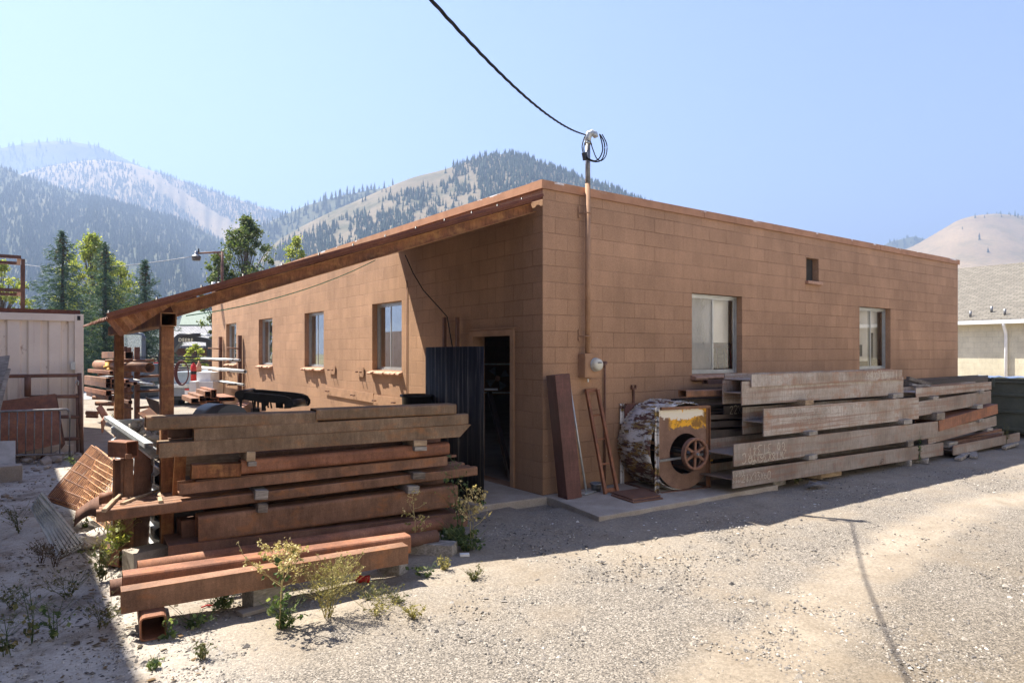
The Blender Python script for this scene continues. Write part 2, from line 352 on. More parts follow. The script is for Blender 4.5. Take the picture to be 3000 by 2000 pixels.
MT['leaves'] = m_island('leaves', [(0, (.035, .06, .022)), (.5, (.085, .115, .04)), (1, (.17, .18, .075))], .55, .35)
MT['leaves_yellow'] = m_island('leaves_yellow', [(0, (.12, .17, .04)), (.5, (.24, .27, .07)), (1, (.42, .40, .12))], .55, .4)
MT['weed_green'] = m_island('weed_green', [(0, (.045, .08, .035)), (.6, (.10, .14, .06)), (1, (.24, .27, .12))], .6, .35)
MT['weed_dry'] = m_island('weed_dry', [(0, (.30, .24, .11)), (.6, (.52, .43, .22)), (1, (.72, .63, .38))], .8, .2)
MT['weed_olive'] = m_island('weed_olive', [(0, (.16, .16, .06)), (.6, (.32, .28, .12)), (1, (.50, .42, .2))], .8, .25)
MT['weed_dull'] = m_island('weed_dull', [(0, (.07, .09, .04)), (.6, (.15, .15, .075)), (1, (.28, .22, .13))], .8, .25)
MT['forest'] = m_island('conifers', [(0, (.018, .034, .024)), (.6, (.035, .06, .038)), (1, (.06, .085, .05))], .9)
MT['bark'] = plain('bark', (.11, .085, .065), .9, 0, .3, 12)

def m_hill(name, soil, soil2, veg, vm=.5):
    m, nt, b = newmat(name, .95, 0, .05); v = N(nt, 'TexCoord').outputs['Object']
    a = noise(nt, v, .006, 8, .6); c = ramp(nt, a, [(.35, soil2), (.65, soil)]).outputs[0]
    g = noise(nt, v, .012, 9, .7); c = mix(nt, ramp(nt, g, [(.48, 0.0), (.62, vm)]), c, veg)
    f = noise(nt, v, .12, 5, .7); c = mix(nt, .7, c, mix(nt, 1, c, ramp(nt, f, [(.3, .7), (.7, 1.2)]), 'MULTIPLY'))
    setc(nt, b, c); return m
MT['hill_dry'] = m_hill('dry_hillside', (.205, .165, .11), (.14, .115, .075), (.055, .065, .038), .75)
MT['hill_bare'] = m_hill('bare_hillside', (.33, .24, .14), (.235, .175, .105), (.12, .11, .06), .5)
MT['hill_wood'] = m_hill('wooded_hillside', (.12, .11, .07), (.07, .08, .05), (.04, .055, .035), .8)

def m_glass(name, refl, dirt=None, da=.0, tint=(1, 1, 1)):
    m = bpy.data.materials.new(name); m.use_nodes = True; nt = m.node_tree; out = nt.nodes['Material Output']; nt.nodes.remove(nt.nodes['Principled BSDF'])
    fr = N(nt, 'Fresnel', {'IOR': 1.5}); k = N(nt, 'Math', {0: fr, 1: refl}, operation='MULTIPLY'); k.use_clamp = True
    tr = N(nt, 'BsdfTransparent', {'Color': c4(tint)}); gl = N(nt, 'BsdfGlossy', {'Roughness': .01}); ms = N(nt, 'MixShader', {0: k})
    nt.links.new(tr.outputs[0], ms.inputs[1]); nt.links.new(gl.outputs[0], ms.inputs[2]); last = ms
    if dirt:
        v = coords(nt); a = noise(nt, scl(nt, v, (3, 3, 1)), 2.5, 6, .7); df = N(nt, 'BsdfDiffuse', {'Color': c4(dirt)})
        m2 = N(nt, 'MixShader', {0: ramp(nt, a, [(.3, da*.6), (.7, da)])}); nt.links.new(ms.outputs[0], m2.inputs[1]); nt.links.new(df.outputs[0], m2.inputs[2]); last = m2
    nt.links.new(last.outputs[0], out.inputs[0]); return m
MT['glass'] = m_glass('window_glass', 2.2)
MT['glass_dirty'] = m_glass('dirty_glass', 1.8, (.42, .41, .36), .62)
MT['glass_grey'] = m_glass('grey_glass', .75, (.10, .115, .10), .30)
# ================================================================ GROUND, ROAD
def build_ground():
    def axis(c, a, b, step):
        fine = list(np.arange(a, b, step)); out = []
        d = step; x = b
        while x < 7000: x += d; d *= 1.22; out.append(x)
        lo = []; d = step; x = a
        while x > -7000: x -= d; d *= 1.22; lo.append(x)
        return np.array(lo[::-1] + fine + out)
    xs = axis(0, -8, 13, .062); ys = axis(0, -8, 10, .062)
    X, Y = np.meshgrid(xs, ys, indexing='ij'); rng = np.random.RandomState(3)
    Z = -.06 - .009*np.clip(X-1.5, 0, 9)
    near = (np.abs(X-2) < 12) & (np.abs(Y-1) < 11)
    w = np.zeros_like(Z)
    for k in range(26):
        f = 1.2*1.22**k if k < 14 else 8+rng.rand()*14; a = rng.rand()*6.28; p = rng.rand()*6.28
        w += (.005/(1+k*.25))*np.sin(f*(X*math.cos(a)+Y*math.sin(a))+p+1.3*np.sin(.9*f*(X*math.sin(a)-Y*math.cos(a))))
    Z += np.where(near, w + (rng.rand(*Z.shape)-.5)*.005, 0)
    keep = (X > -.5) & (Y > -.4) & (X < 14) & (Y < 18); Z = np.where(keep, -.1, Z)
    V = np.stack([X, Y, Z], -1).reshape(-1, 3); nx, ny = len(xs), len(ys)
    i = np.arange(nx-1)[:, None]*ny + np.arange(ny-1)[None, :]
    F = np.stack([i, i+ny, i+ny+1, i+1], -1).reshape(-1, 4)
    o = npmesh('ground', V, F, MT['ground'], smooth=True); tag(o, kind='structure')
build_ground()
m_road = plain('road_asphalt', (.27, .265, .26), .9, 0, .08, 2)
b = MB(); b.bb((-40, 25.2, -.2), (14, 33.5, -.045)); o = b.build('road', m_road); tag(o, kind='structure')

# ================================================================ HILLS (real distances, true size)
def hill(name, D, ridge, W, mat, pw=1.15, gul=.16, seed=1, back=None, cols=260, rows=50, uc=None):
    px = np.array([p[0] for p in ridge])*1.27551; py = np.array([p[1] for p in ridge])*1.27551
    u0, u1 = (px[0]-1500)/2000, (px[-1]-1500)/2000
    U = np.linspace(u0, u1, cols); H = (1035-np.interp(U*2000+1500, px, py))/2000*D + CAM.z
    H = np.convolve(np.pad(H, 3, 'edge'), np.ones(7)/7, 'valid')
    rng = np.random.RandomState(seed); S = np.concatenate([np.linspace(-1, 0, rows), np.linspace(0, 1, 14)[1:]])
    ph = rng.rand(12)*6.28
    def z(U, H, S):
        t = 1-np.abs(S); base = H*np.where(S < 0, t**pw, t**1.3)
        g = 0
        for k in range(6):
            f = (6*1.8**k); g = g + np.sin(U*f*3.1 + ph[k] + 1.5*np.sin(S*4+ph[k+6]))/(1+k*.8)
        return base + H*gul*g*t*np.abs(S)*np.where(S < 0, 1, 0) - 3
    Dd = D + S*np.where(S < 0, W, back or W)
    UU, SS = np.meshgrid(U, S, indexing='ij'); HH = np.repeat(H[:, None], len(S), 1); DD = np.repeat(Dd[None], cols, 0)
    ZZ = z(UU, HH, SS)
    X = CAM.x + DD*(FW.x+UU*RT.x); Y = CAM.y + DD*(FW.y+UU*RT.y)
    n = len(S); i = np.arange(cols-1)[:, None]*n + np.arange(n-1)[None, :]
    F = np.stack([i, i+1, i+n+1, i+n], -1).reshape(-1, 4)
    o = npmesh(name, np.stack([X, Y, ZZ], -1), F, mat, smooth=True); tag(o, kind='structure')
    def pos(u, s):
        h = np.interp(u, U, H); d = D + s*np.where(s < 0, W, back or W)
        return CAM.x + d*(FW.x+u*RT.x), CAM.y + d*(FW.y+u*RT.y), z(u, h, s), d
    pos.u = (u0, u1); return pos
def conifers(name, pts, hts, label, seed=0):
    rng = np.random.RandomState(seed); n = len(pts); P = np.asarray(pts); h = np.asarray(hts)[:, None, None]
    a = np.arange(5)*2*math.pi/5; r = .17*(.7+.6*rng.rand(n))[:, None, None]
    def cone(z0, z1, rs):
        ring = np.stack([np.cos(a)[None]*np.ones((n, 1)), np.sin(a)[None]*np.ones((n, 1)), np.zeros((n, 5))], -1)*r*rs*h
        ring = ring*(1+(rng.rand(n, 5, 1)-.5)*.7); ring[..., 2] += (z0*h)[..., 0]
        top = np.zeros((n, 1, 3)); top[..., 2] += (z1*h)[..., 0]
        return np.concatenate([ring, top], 1)
    V = np.concatenate([cone(.05, .62, 1.0), cone(.38, 1.0, .68)], 1) + P[:, None, :]
    t = [[i, (i+1) % 5, 5] for i in range(5)]; t = np.array(t + [[x+6 for x in q] for q in t])
    F = (t[None] + (np.arange(n)*12)[:, None, None]).reshape(-1, 3)
    o = npmesh(name, V.reshape(-1, 3), F, MT['forest'], smooth=False); tag(o, label, 'forest', kind='stuff')
def vnoise(x, y, s, seed):
    rng = np.random.RandomState(seed); g = rng.rand(64, 64); fx = (x/s) % 63; fy = (y/s) % 63
    i, j = fx.astype(int), fy.astype(int); a, b = fx-i, fy-j
    return (g[i, j]*(1-a)*(1-b)+g[i+1, j]*a*(1-b)+g[i, j+1]*(1-a)*b+g[i+1, j+1]*a*b)
def scatter(pos, n, dens, hgt, seed, s0=-1, s1=.25):
    rng = np.random.RandomState(seed); u = pos.u[0]+rng.rand(n)*(pos.u[1]-pos.u[0]); s = s0+(s1-s0)*rng.rand(n)
    x, y, z, d = pos(u, s); px = (u*2000+1500)/1.27551; py = (1035-(z-CAM.z)/d*2000)/1.27551
    k = rng.rand(n) < dens(px, py, s, x, y); hh = hgt*(.55+.8*rng.rand(n))
    return np.stack([x, y, z-.5], -1)[k], hh[k]
# displayed-pixel ridge lines
p1 = hill('mountain', 3600, [(-500, 420), (-150, 350), (0, 340), (70, 326), (150, 322), (230, 335), (300, 371), (400, 412), (500, 450), (640, 520), (900, 650)], 1100, MT['hill_wood'], seed=2)
p2 = hill('mountain_shoulder', 2500, [(-400, 480), (0, 425), (60, 392), (150, 372), (230, 364), (300, 374), (400, 407), (500, 441), (600, 474), (640, 486), (760, 540), (900, 640)], 1100, MT['hill_bare'], pw=1.0, seed=5)
p3 = hill('wooded_slope', 1550, [(-400, 300), (-100, 345), (0, 380), (45, 398), (120, 425), (220, 452), (330, 480), (420, 505), (500, 545), (560, 585), (640, 640), (740, 700)], 900, MT['hill_wood'], pw=.95, seed=8)
p5 = hill('ridge', 1500, [(520, 600), (590, 524), (640, 497), (700, 470), (780, 447), (860, 432), (950, 420), (1100, 470), (1300, 560)], 500, MT['hill_wood'], seed=12)
p4 = hill('dry_hill', 1050, [(560, 640), (610, 575), (640, 545), (700, 512), (760, 482), (830, 452), (880, 430), (950, 402), (1010, 388), (1060, 372), (1100, 357), (1150, 349), (1200, 354), (1240, 368), (1300, 392), (1400, 425), (1480, 460), (1560, 490), (1700, 540), (1900, 600), (2100, 680)], 560, MT['hill_dry'], pw=1.05, gul=.045, seed=21)
p7 = hill('far_ridge', 2600, [(1850, 640), (2010, 572), (2045, 553), (2100, 541), (2170, 560), (2350, 640)], 700, MT['hill_wood'], seed=31)
p6 = hill('bare_hill', 1900, [(1900, 640), (2040, 585), (2100, 562), (2150, 533), (2200, 503), (2240, 492), (2290, 488), (2352, 494), (2500, 520), (2900, 640)], 900, MT['hill_bare'], pw=1.1, gul=.006, seed=33)

def d1(px, py, s, x, y): return np.where((px > 60) & (px < 210) & (py > 330) & (s > -.2), .35, .95)
P, h = scatter(p1, 5200, d1, 26, 1, -.5); conifers('forest', P, h, 'hazy forest on the highest mountain', 1)
def d2(px, py, s, x, y):
    ski = np.abs(px-(285+(py-365)*1.42)) < 14+(py-360)*.16
    n = vnoise(px, py, 26, 4); left = (px < 285+(py-365)*1.42)
    stripes = (vnoise(px, py*.25, 9, 6) > .52)
    low = py > 430
    dn = np.where(left, np.where(low, .85, .45)*np.where(stripes, 1.3, .75), .97)
    return np.where(ski & (px < 560), .02, dn)*np.where(n > .86, .3, 1)
P, h = scatter(p2, 26000, d2, 15, 2, -.75); conifers('forest', P, h, 'forest striped with open ski runs on the mountain shoulder', 2)
def d3(px, py, s, x, y):
    n = vnoise(px, py, 22, 9)*.6+vnoise(px, py, 8, 10)*.4
    top = (py < 400+px*.2+30) 
    return np.where(n > .58, .35, .95)*np.where(top & (px < 140), .6, 1)
P, h = scatter(p3, 24000, d3, 11.5, 3, -.9); conifers('forest', P, h, 'dense dark forest on the near slope behind the spruces', 3)
P, h = scatter(p5, 2600, lambda px, py, s, x, y: np.where(px < 960, .95, 0), 17, 4, -.8); conifers('forest', P, h, 'forest along the low ridge behind the dry hill', 4)
def d4(px, py, s, x, y):
    n = vnoise(px, py, 34, 14)*.6+vnoise(px, py, 11, 15)*.4
    ridge_left = (px < 1060) & (py < 640-(px-560)*.48 + 18)
    right = (px > 1060+(py-350)*.55*np.where(py > 400, 1.0, 1))
    core = np.where(right, .95, np.where(n > .45, .85, .06))
    core = np.where((px < 1040) & (s > -.13), .02, core)
    return np.where(right & (n < .22), .3, core)
P, h = scatter(p4, 26000, d4, 9.5, 5, -.75); conifers('forest', P, h, 'forest covering the right flank of the dry hill', 5)
P, h = scatter(p7, 900, lambda px, py, s, x, y: .8+0*px, 18, 6, -.4); conifers('forest', P, h, 'forest on the far ridge past the building', 6)
def d6(px, py, s, x, y): return np.where((s > -.04) & (px > 2255), .75, .012)
P, h = scatter(p6, 2600, d6, 15, 7, -.5); conifers('forest', P, h, 'thin line of pines on the crest of the bare hill', 7)

# haze: the smoky air of the valley
def build_haze():
    b = MB(); b.bb((-6500, -60, -6), (6500, 6000, 820)); o = b.build('haze', MT['dark'])
    m = bpy.data.materials.new('haze_air'); m.use_nodes = True; nt = m.node_tree; nt.nodes.remove(nt.nodes['Principled BSDF'])
    v = N(nt, 'VolumePrincipled', {'Color': (.335, .45, .66, 1), 'Density': .00042, 'Anisotropy': .25}); nt.links.new(v.outputs[0], nt.nodes['Material Output'].inputs['Volume'])
    o.data.materials[0] = m; tag(o, 'pale blue smoky haze filling the valley', 'haze', kind='stuff')
build_haze()

# ================================================================ BLOCK BUILDING
H_W = 3.885; LX, LY, TH = 12.41, 17.44, .2
def wall_mesh(mb, axis, plane, inner, a0, a1, z0, z1, ops):
    ua = sorted({a0, a1, *[o[0] for o in ops], *[o[1] for o in ops]}); uz = sorted({z0, z1, *[o[2] for o in ops], *[o[3] for o in ops]})
    P = (lambda a, z, p: (a, p, z)) if axis == 'x' else (lambda a, z, p: (p, a, z))
    def hole(a, z): return any(o[0] < a < o[1] and o[2] < z < o[3] for o in ops)
    for i in range(len(ua)-1):
        for j in range(len(uz)-1):
            if hole((ua[i]+ua[i+1])/2, (uz[j]+uz[j+1])/2): continue
            for p in (plane, inner):
                mb.add([P(ua[i], uz[j], p), P(ua[i+1], uz[j], p), P(ua[i+1], uz[j+1], p), P(ua[i], uz[j+1], p)], [(0, 1, 2, 3)])
    for o in ops:
        for (q, r) in (((o[0], o[2]), (o[1], o[2])), ((o[1], o[2]), (o[1], o[3])), ((o[1], o[3]), (o[0], o[3])), ((o[0], o[3]), (o[0], o[2]))):
            mb.add([P(*q, plane), P(*r, plane), P(*r, inner), P(*q, inner)], [(0, 1, 2, 3)])
    mb.add([P(a0, z0, plane), P(a0, z1, plane), P(a0, z1, inner), P(a0, z0, inner)], [(0, 1, 2, 3)])
    mb.add([P(a1, z0, plane), P(a1, z1, plane), P(a1, z1, inner), P(a1, z0, inner)], [(0, 1, 2, 3)])
    mb.add([P(a0, z1, plane), P(a1, z1, plane), P(a1, z1, inner), P(a0, z1, inner)], [(0, 1, 2, 3)])
BL = thing('block_building', 'long flat roofed brown painted block building with open side door', 'building')
WR = [(2.878, 4.122, 1.46, 2.69), (7.872, 9.13, 1.46, 2.69)]
NI = (5.998, 6.41, 3.07, 3.48)
WLs = [(3.83, 5.01, 1.47, 2.68), (7.43, 8.61, 1.47, 2.68), (10.97, 12.16, 1.47, 2.68), (14.42, 15.6, 1.47, 2.68)]
DO = (.66, 1.60, .0, 2.03)
m = MB(); wall_mesh(m, 'x', 0, TH, 0, LX, -.12, H_W, WR+[NI]); m.build('wall', MT['block'], BL, rec=False)
m = MB(); wall_mesh(m, 'y', 0, TH, TH, LY, -.12, H_W, WLs+[DO]); m.build('wall', MT['block'], BL, rec=False)
m = MB(); m.bb((TH, LY-TH, -.12), (LX, LY, H_W)); m.build('wall', MT['block'], BL)
m = MB(); m.bb((LX-TH, TH, -.12), (LX, LY-TH, H_W)); m.build('wall', MT['block'], BL)
m = MB(); m.bb((NI[0]-.02, .12, NI[2]-.02), (NI[1]+.02, .16, NI[3]+.02)); m.build('vent_panel', MT['dark'], BL)
m = MB(); m.bb((TH+.003, TH+.003, 3.55), (LX-TH-.003, LY-TH-.003, 3.66)); m.build('roof', plain('roof_tar', (.12, .11, .1), .9), BL)
m = MB(); m.bb((TH+.003, TH+.003, -.1), (LX-TH-.003, LY-TH-.003, .0)); m.build('floor', MT['concrete'], BL)
# sheet coping with laps
m = MB(); rr_ = random.Random(2)
x = -.035
while x < LX+.03:
    e = min(x+2.4+rr_.random()*.8, LX+.035); j = rr_.uniform(-.004, .004)
    m.bb((x+.003, -.03+j, H_W-.045), (e, -.012+j, H_W+.062)); m.bb((x+.003, -.012+j, H_W+.05), (e, TH+.02, H_W+.064)); x = e
y = -.012
while y < LY+.02:
    e = min(y+2.4+rr_.random()*.8, LY+.03); j = rr_.uniform(-.004, .004)
    m.bb((-.03+j, y+.003, H_W-.045), (-.012+j, e, H_W+.06)); m.bb((-.012+j, max(y, TH+.02)+.003, H_W+.046), (TH+.02, e, H_W+.06)); y = e
def m_coping():
    m, nt, b = newmat('flaking_coping', .8); v = N(nt, 'TexCoord').outputs['Object']; a = noise(nt, v, 4, 5)
    c = ramp(nt, a, [(.3, (.33, .17, .095)), (.6, (.44, .235, .134))]).outputs[0]; sp = N(nt, 'SeparateXYZ', {0: v})
    f = noise(nt, scl(nt, v, (1, 1, 3)), 1.7, 8, .7); k = N(nt, 'Math', {0: N(nt, 'MapRange', {0: sp.outputs[2], 1: H_W+.03, 2: H_W+.045}), 1: ramp(nt, f, [(.56, 0.0), (.58, 1.0)])}, operation='MULTIPLY')
    setc(nt, b, mix(nt, k, c, (.75, .74, .72))); return m
m.build('coping', m_coping(), BL)
# windows
def window(P, a0, a1, z0, z1, gl, fr, slide=.5):
    """P(a, out, z) -> world; out is measured inwards from the wall face"""
    t = .035; d0, d1 = .10, .145
    def bar(m, aa, ab, za, zb, o0=d0, o1=d1): m.bb(P(aa, o0, za), P(ab, o1, zb))
    W = MB(); e = .003
    bar(W, a0+e, a0+t, z0+e, z1-e); bar(W, a1-t, a1-e, z0+e, z1-e); bar(W, a0+t, a1-t, z0+e, z0+t); bar(W, a0+t, a1-t, z1-t, z1-e)
    w = W.build('window', fr, BL)
    c = a0+(a1-a0)*slide
    s = MB(); q = .028
    for (A, B, o0) in ((a0+t, c+q, .104), (c-q+.004, a1-t, .125)):
        s.bb(P(A+.001, o0, z0+t+.001), P(A+q, o0+.018, z1-t-.001)); s.bb(P(B-q, o0, z0+t+.001), P(B-.001, o0+.018, z1-t-.001))
        s.bb(P(A+q, o0, z0+t+.001), P(B-q, o0+.018, z0+t+q)); s.bb(P(A+q, o0, z1-t-q), P(B-q, o0+.018, z1-t-.001))
    s.build('sash', fr, w)
    for k, (A, B, o0) in enumerate(((a0+t, c, .112), (c, a1-t, .133))):
        g = MB(); g.add([P(A, o0, z0+t), P(B, o0, z0+t), P(B, o0, z1-t), P(A, o0, z1-t)], [(0, 1, 2, 3)]); g.build('pane', gl[k], w, rec=False)
    return w
PR = lambda a, o, z: (a, o, z)
PL = lambda a, o, z: (o, a, z)
w1 = window(PR, *WR[0], (MT['glass_dirty'], MT['glass']), MT['alu'], .5)
w2 = window(PR, *WR[1], (MT['glass'], MT['glass']), MT['alu'], .5)
for q in WLs: window(PL, *q, (MT['glass_grey'], MT['glass_grey']), MT['alu'], .52)
# sills: thick sloping bullnose bricks, some broken
def sill(axis, a0, a1, z, seed, broken=True):
    rs = random.Random(seed); m = MB(); a = a0-.03
    while a < a1+.02:
        l = rs.uniform(.09, .16) if broken else .3
        e = min(a+l, a1+.03); dep = rs.uniform(.03, .10) if broken else .085
        prof = [(-.12, 0.0), (-.12, -.045), (.0, -.075), (dep, -.085+rs.uniform(0, .02)), (dep+.02, -.05), (dep+.01, -.028), (.0, -.005)]
        if axis == 'x': V = [[(q, -o, z+h) for o, h in prof] for q in (a+.003, e)]
        else: V = [[(-o, q, z+h) for o, h in prof] for q in (a+.003, e)]
        n = len(prof); m.add(V[0]+V[1], [(i, (i+1) % n, n+(i+1) % n, n+i) for i in range(n)]+[tuple(range(n)), tuple(range(2*n-1, n-1, -1))]); a = e
    m.build('window_sill', MT['sill'], BL, bevel=.006)
sill('x', WR[0][0], WR[0][1], 1.455, 1, False); sill('x', WR[1][0], WR[1][1], 1.455, 2, False)
for i, q in enumerate(WLs): sill('y', q[0], q[1], 1.465, 10+i, True)
m = MB(); m.bb((NI[0]-.03, -.06, NI[2]-.065), (NI[1]+.05, .05, NI[2]-.004)); m.build('vent_sill', MT['sill'], BL, bevel=.015)
# door frame
m = MB(); f = .07
m.bb((-.02, DO[0]-f, 0), (.10, DO[0]+.015, DO[3]+f)); m.bb((-.02, DO[1]-.015, 0), (.10, DO[1]+f, DO[3]+f)); m.bb((-.019, DO[0]+.015, DO[3]-.015), (.10, DO[1]-.015, DO[3]+f-.001))
m.build('door_frame', MT['trim'], BL, bevel=.006)
m = MB(); m.bb((-.03, DO[0]-.1, DO[3]+.075), (.0, DO[1]+.1, DO[3]+.095)); m.build('door_drip', MT['trim'], BL)
# concrete apron at the door and slab round the corner
m = MB(); m.add([(-1.0, -.02, 0), (-.003, -.10, 0), (-.003, 2.4, 0), (-1.0, 2.4, 0), (-1.0, -.02, -.14), (-.003, -.10, -.14), (-.003, 2.4, -.14), (-1.0, 2.4, -.14)],
                [(0, 1, 2, 3), (4, 5, 1, 0), (5, 6, 2, 1), (6, 7, 3, 2), (7, 4, 0, 3)])
o = m.build('door_step', MT['concrete'], BL, bevel=.012)
c0 = onz(1600, 1453, .0); c1 = onz(1755, 1513, .0); c2 = onz(1860, 1482, .0)
m = MB(); P = [Vector((.004, -.11, 0)), Vector((c1.x, c1.y, 0)), Vector((c1.x+3.2, c1.y-.12, 0)), Vector((c1.x+3.2, -.003, 0)), Vector((.004, -.003, 0))]
m.add(P+[p-Vector((0, 0, .14)) for p in P], [(0, 1, 2, 3, 4)]+[(i, 5+i, 5+(i+1) % 5, (i+1) % 5) for i in range(5)]); o = m.build('concrete_slab', MT['concrete'], None, bevel=.01); tag(o, kind='structure')
# ================================================================ LEAN-TO AWNING
Y0 = .10
AW = thing('lean_to_awning', 'rusty steel lean-to awning with corrugated roof on two posts beside the sunlit wall', 'awning', (-4.25, Y0, -.06))
PX1, PY1, PY2 = -4.25, .10, 3.45
for py, mt in ((PY1, MT['rust_orange']), (PY2, MT['rust_orange'])):
    o_, h_ = boxsec(.105, .105, .007, .01); m = MB(); m.ext(o_, (PX1-.052, py-.052, -.06), (PX1-.052, py-.052, 2.015), h_, up=(0, 1, 0)); m.build('post', mt, AW)
# eave beam on the posts (open square end faces the camera), along y
o_, h_ = boxsec(.13, .12, .008, .008)
m = MB(); m.ext(o_, (PX1+.065, PY1-.10, 2.017), (PX1+.065, 4.0, 2.017), h_); m.build('eave_beam', MT['rust_orange'], AW)
# rafters: near one and far one
def zr(x): return 3.64 + .352*(x+.15)       # underside of roof sheets along x (negative)
def rafter(y, mt, xb=-.03, xe=-4.17, h=.12):
    m = MB(); m.ext(csec(.06, h, .008), (xb, y, zr(xb)-h), (xe, y, zr(xe)-h), up=(0, 0, 1)); m.build('rafter', mt, AW)
for y, mt in ((.16, MT['rust_orange']), (2.0, MT['awning_steel']), (3.85, MT['rust_orange'])): rafter(y, mt)
m = MB(); m.ext(lsec(.05, .05), (-.06, .15, zr(-.06)+.002), (-.06, 4.0, zr(-.06)+.002)); m.build('ledger', MT['awning_steel'], AW)
# purlins on the rafters
for k, x in enumerate((-.7, -1.8, -2.9, -4.0)):
    m = MB(); m.ext(boxsec(.05, .04, .004, .004)[0], (x, .10, zr(x)+.002), (x, 4.0, zr(x)+.002)); m.build('purlin', MT['awning_steel'], AW)
# corrugated roof, ribs run down the slope; it reaches past the eave
m = MB(); xa, xb = -.03, -4.60; n = 150; ys = np.linspace(.02, 4.08, n); V = []
for x in (xa, xb):
    for t in (0, .003):
        for i, y in enumerate(ys):
            ph = (y*6.2) % 1; q = .026*max(0, min(1, 3*(abs(ph-.5)*2-.35)))
            V.append((x, y, zr(x)+.045+q+t + (0.0 if x > -1 else .004*math.sin(y*7))))
Fs = []
for i in range(n-1): Fs += [(i, i+1, 2*n+i+1, 2*n+i), (n+i, 3*n+i, 3*n+i+1, n+i+1), (i, n+i, n+i+1, i+1), (2*n+i, 2*n+i+1, 3*n+i+1, 3*n+i)]
Fs += [(0, 2*n, 3*n, n), (n-1, 2*n-1, 4*n-1, 3*n-1)]
m.add(V, Fs); m.build('roof', MT['awning_steel'], AW)
# edge trim lying over the near side of the sheets
m = MB(); m.ext([(0, 0), (.05, 0), (.05, .035), (.012, .035), (.012, -.03), (0, -.03)], (-.02, .0, zr(-.02)+.048), (-4.72, .0, zr(-4.72)+.048)); 
m.build('edge_trim', MT['awning_steel'], AW)
for k in range(13):     # roofing screws
    x = -4.7+.37*k; m = MB(); m.lathe([(0.0001, .022), (.009, .022), (.011, .0), (.018, -.002)], (x, .09, zr(x)+.085), n=8); m.build('screw', MT['black'], AW)
# bent offcut hanging at the eave corner
m = MB(); q = Vector((-4.76, .04, zr(-4.76)+.04)); rs = random.Random(4)
A_, B_, C_ = Vector((-4.73, .02, zr(-4.73)+.035)), Vector((-4.12, .05, zr(-4.12)+.03)), Vector((-4.62, .03, zr(-4.62)-.15)); n = 12; V = []
for i in range(n+1):
    t = i/n; o_ = Vector((0, .02*(i % 2), 0)); V += [A_.lerp(B_, t)+o_, C_.lerp(B_, t)+o_]
m.add(V, [(2*i, 2*i+1, 2*i+3, 2*i+2) for i in range(n)])
m.build('eave_flap', MT['rust_orange'], AW, rec=False)

# ================================================================ SERVICE MAST, METER, WIRE
MX, MY = .685, -.085
MA = thing('service_mast', 'tall electrical mast on the shaded wall, grey on top and painted brown below', 'mast', (MX, MY, 1.78))
m = MB(); m.tube([(MX, MY, 1.775), (MX, MY, 3.985)], .034, 14); m.build('painted_pipe', MT['trim'], MA)
m = MB(); m.tube([(MX, MY, 3.985), (MX, MY, 4.55)], .0325, 14); m.build('galvanised_pipe', MT['galv_dark'], MA)
m = MB(); m.tube([(MX, MY, 4.50), (MX, MY, 4.535)], .045, 14); m.tube([(MX, MY, 4.53), (MX, MY-.0, 4.585), (MX+.015, MY-.015, 4.63), (MX+.045, MY-.035, 4.65), (MX+.075, MY-.055, 4.63), (MX+.09, MY-.065, 4.59)], [.04, .045, .048, .046, .042, .03], 14); m.build('weatherhead', MT['galv'], MA)
for z in (3.6, 2.0):
    m = MB(); m.bb((MX-.10, -.02, z-.06), (MX-.05, -.002, z+.09)); m.tube([(MX-.09, -.02, z), (MX-.04, MY-.03, z), (MX+.02, MY-.045, z), (MX+.05, -.06, z), (MX+.06, -.004, z)], .008, 6); m.build('pipe_clamp', MT['trim'], MA)
def loopc(c, pts, r, name='wire_loop'):
    m = MB(); P = []
    for i in range(len(pts)-1):
        for k in range(6):
            t = k/6; p0, p1, p2, p3 = [Vector(pts[max(0, min(len(pts)-1, i+j))]) for j in (-1, 0, 1, 2)]
            P.append(.5*((2*p1)+(p2-p0)*t+(2*p0-5*p1+4*p2-p3)*t*t+(3*p1-p0-3*p2+p3)*t**3))
    P.append(Vector(pts[-1])); m.tube(P, r, 6); return m.build(name, MT['black_rubber'], c)
d = Vector((RT.x, RT.y, 0)); B0 = Vector((MX, MY-.09, 0))
def L(a, z, f=0): return B0 + d*a + Vector((0, -f, z))
loopc(MA, [L(.10, 4.60), L(.15, 4.5), L(.155, 4.38), L(.12, 4.28), L(.05, 4.25), L(-.04, 4.27), L(-.09, 4.31)], .0085)
loopc(MA, [L(.09, 4.61), L(.12, 4.5), L(.13, 4.4), L(.09, 4.30), L(.02, 4.26, .01), L(-.06, 4.29, .01), L(-.1, 4.33)], .0085)
loopc(MA, [L(.11, 4.60, .02), L(.17, 4.47, .02), L(.16, 4.33, .02), L(.1, 4.26, .02), L(.04, 4.29, .02), L(.0, 4.38, .02), L(-.04, 4.5, .02)], .007)
loopc(MA, [L(-.12, 4.36), L(-.135, 4.45), L(-.11, 4.55), L(-.09, 4.59)], .007); loopc(MA, [L(-.11, 4.36, .01), L(-.12, 4.43, .01), L(-.09, 4.52, .01), L(-.03, 4.50, .01), L(-.01, 4.42, .01)], .006)
m = MB(); m.box(L(-.10, 4.32), (.06, .04, .10), M=Matrix.Rotation(-.25, 3, 'Y')); m.build('splice_box', MT['black'], MA, bevel=.006)
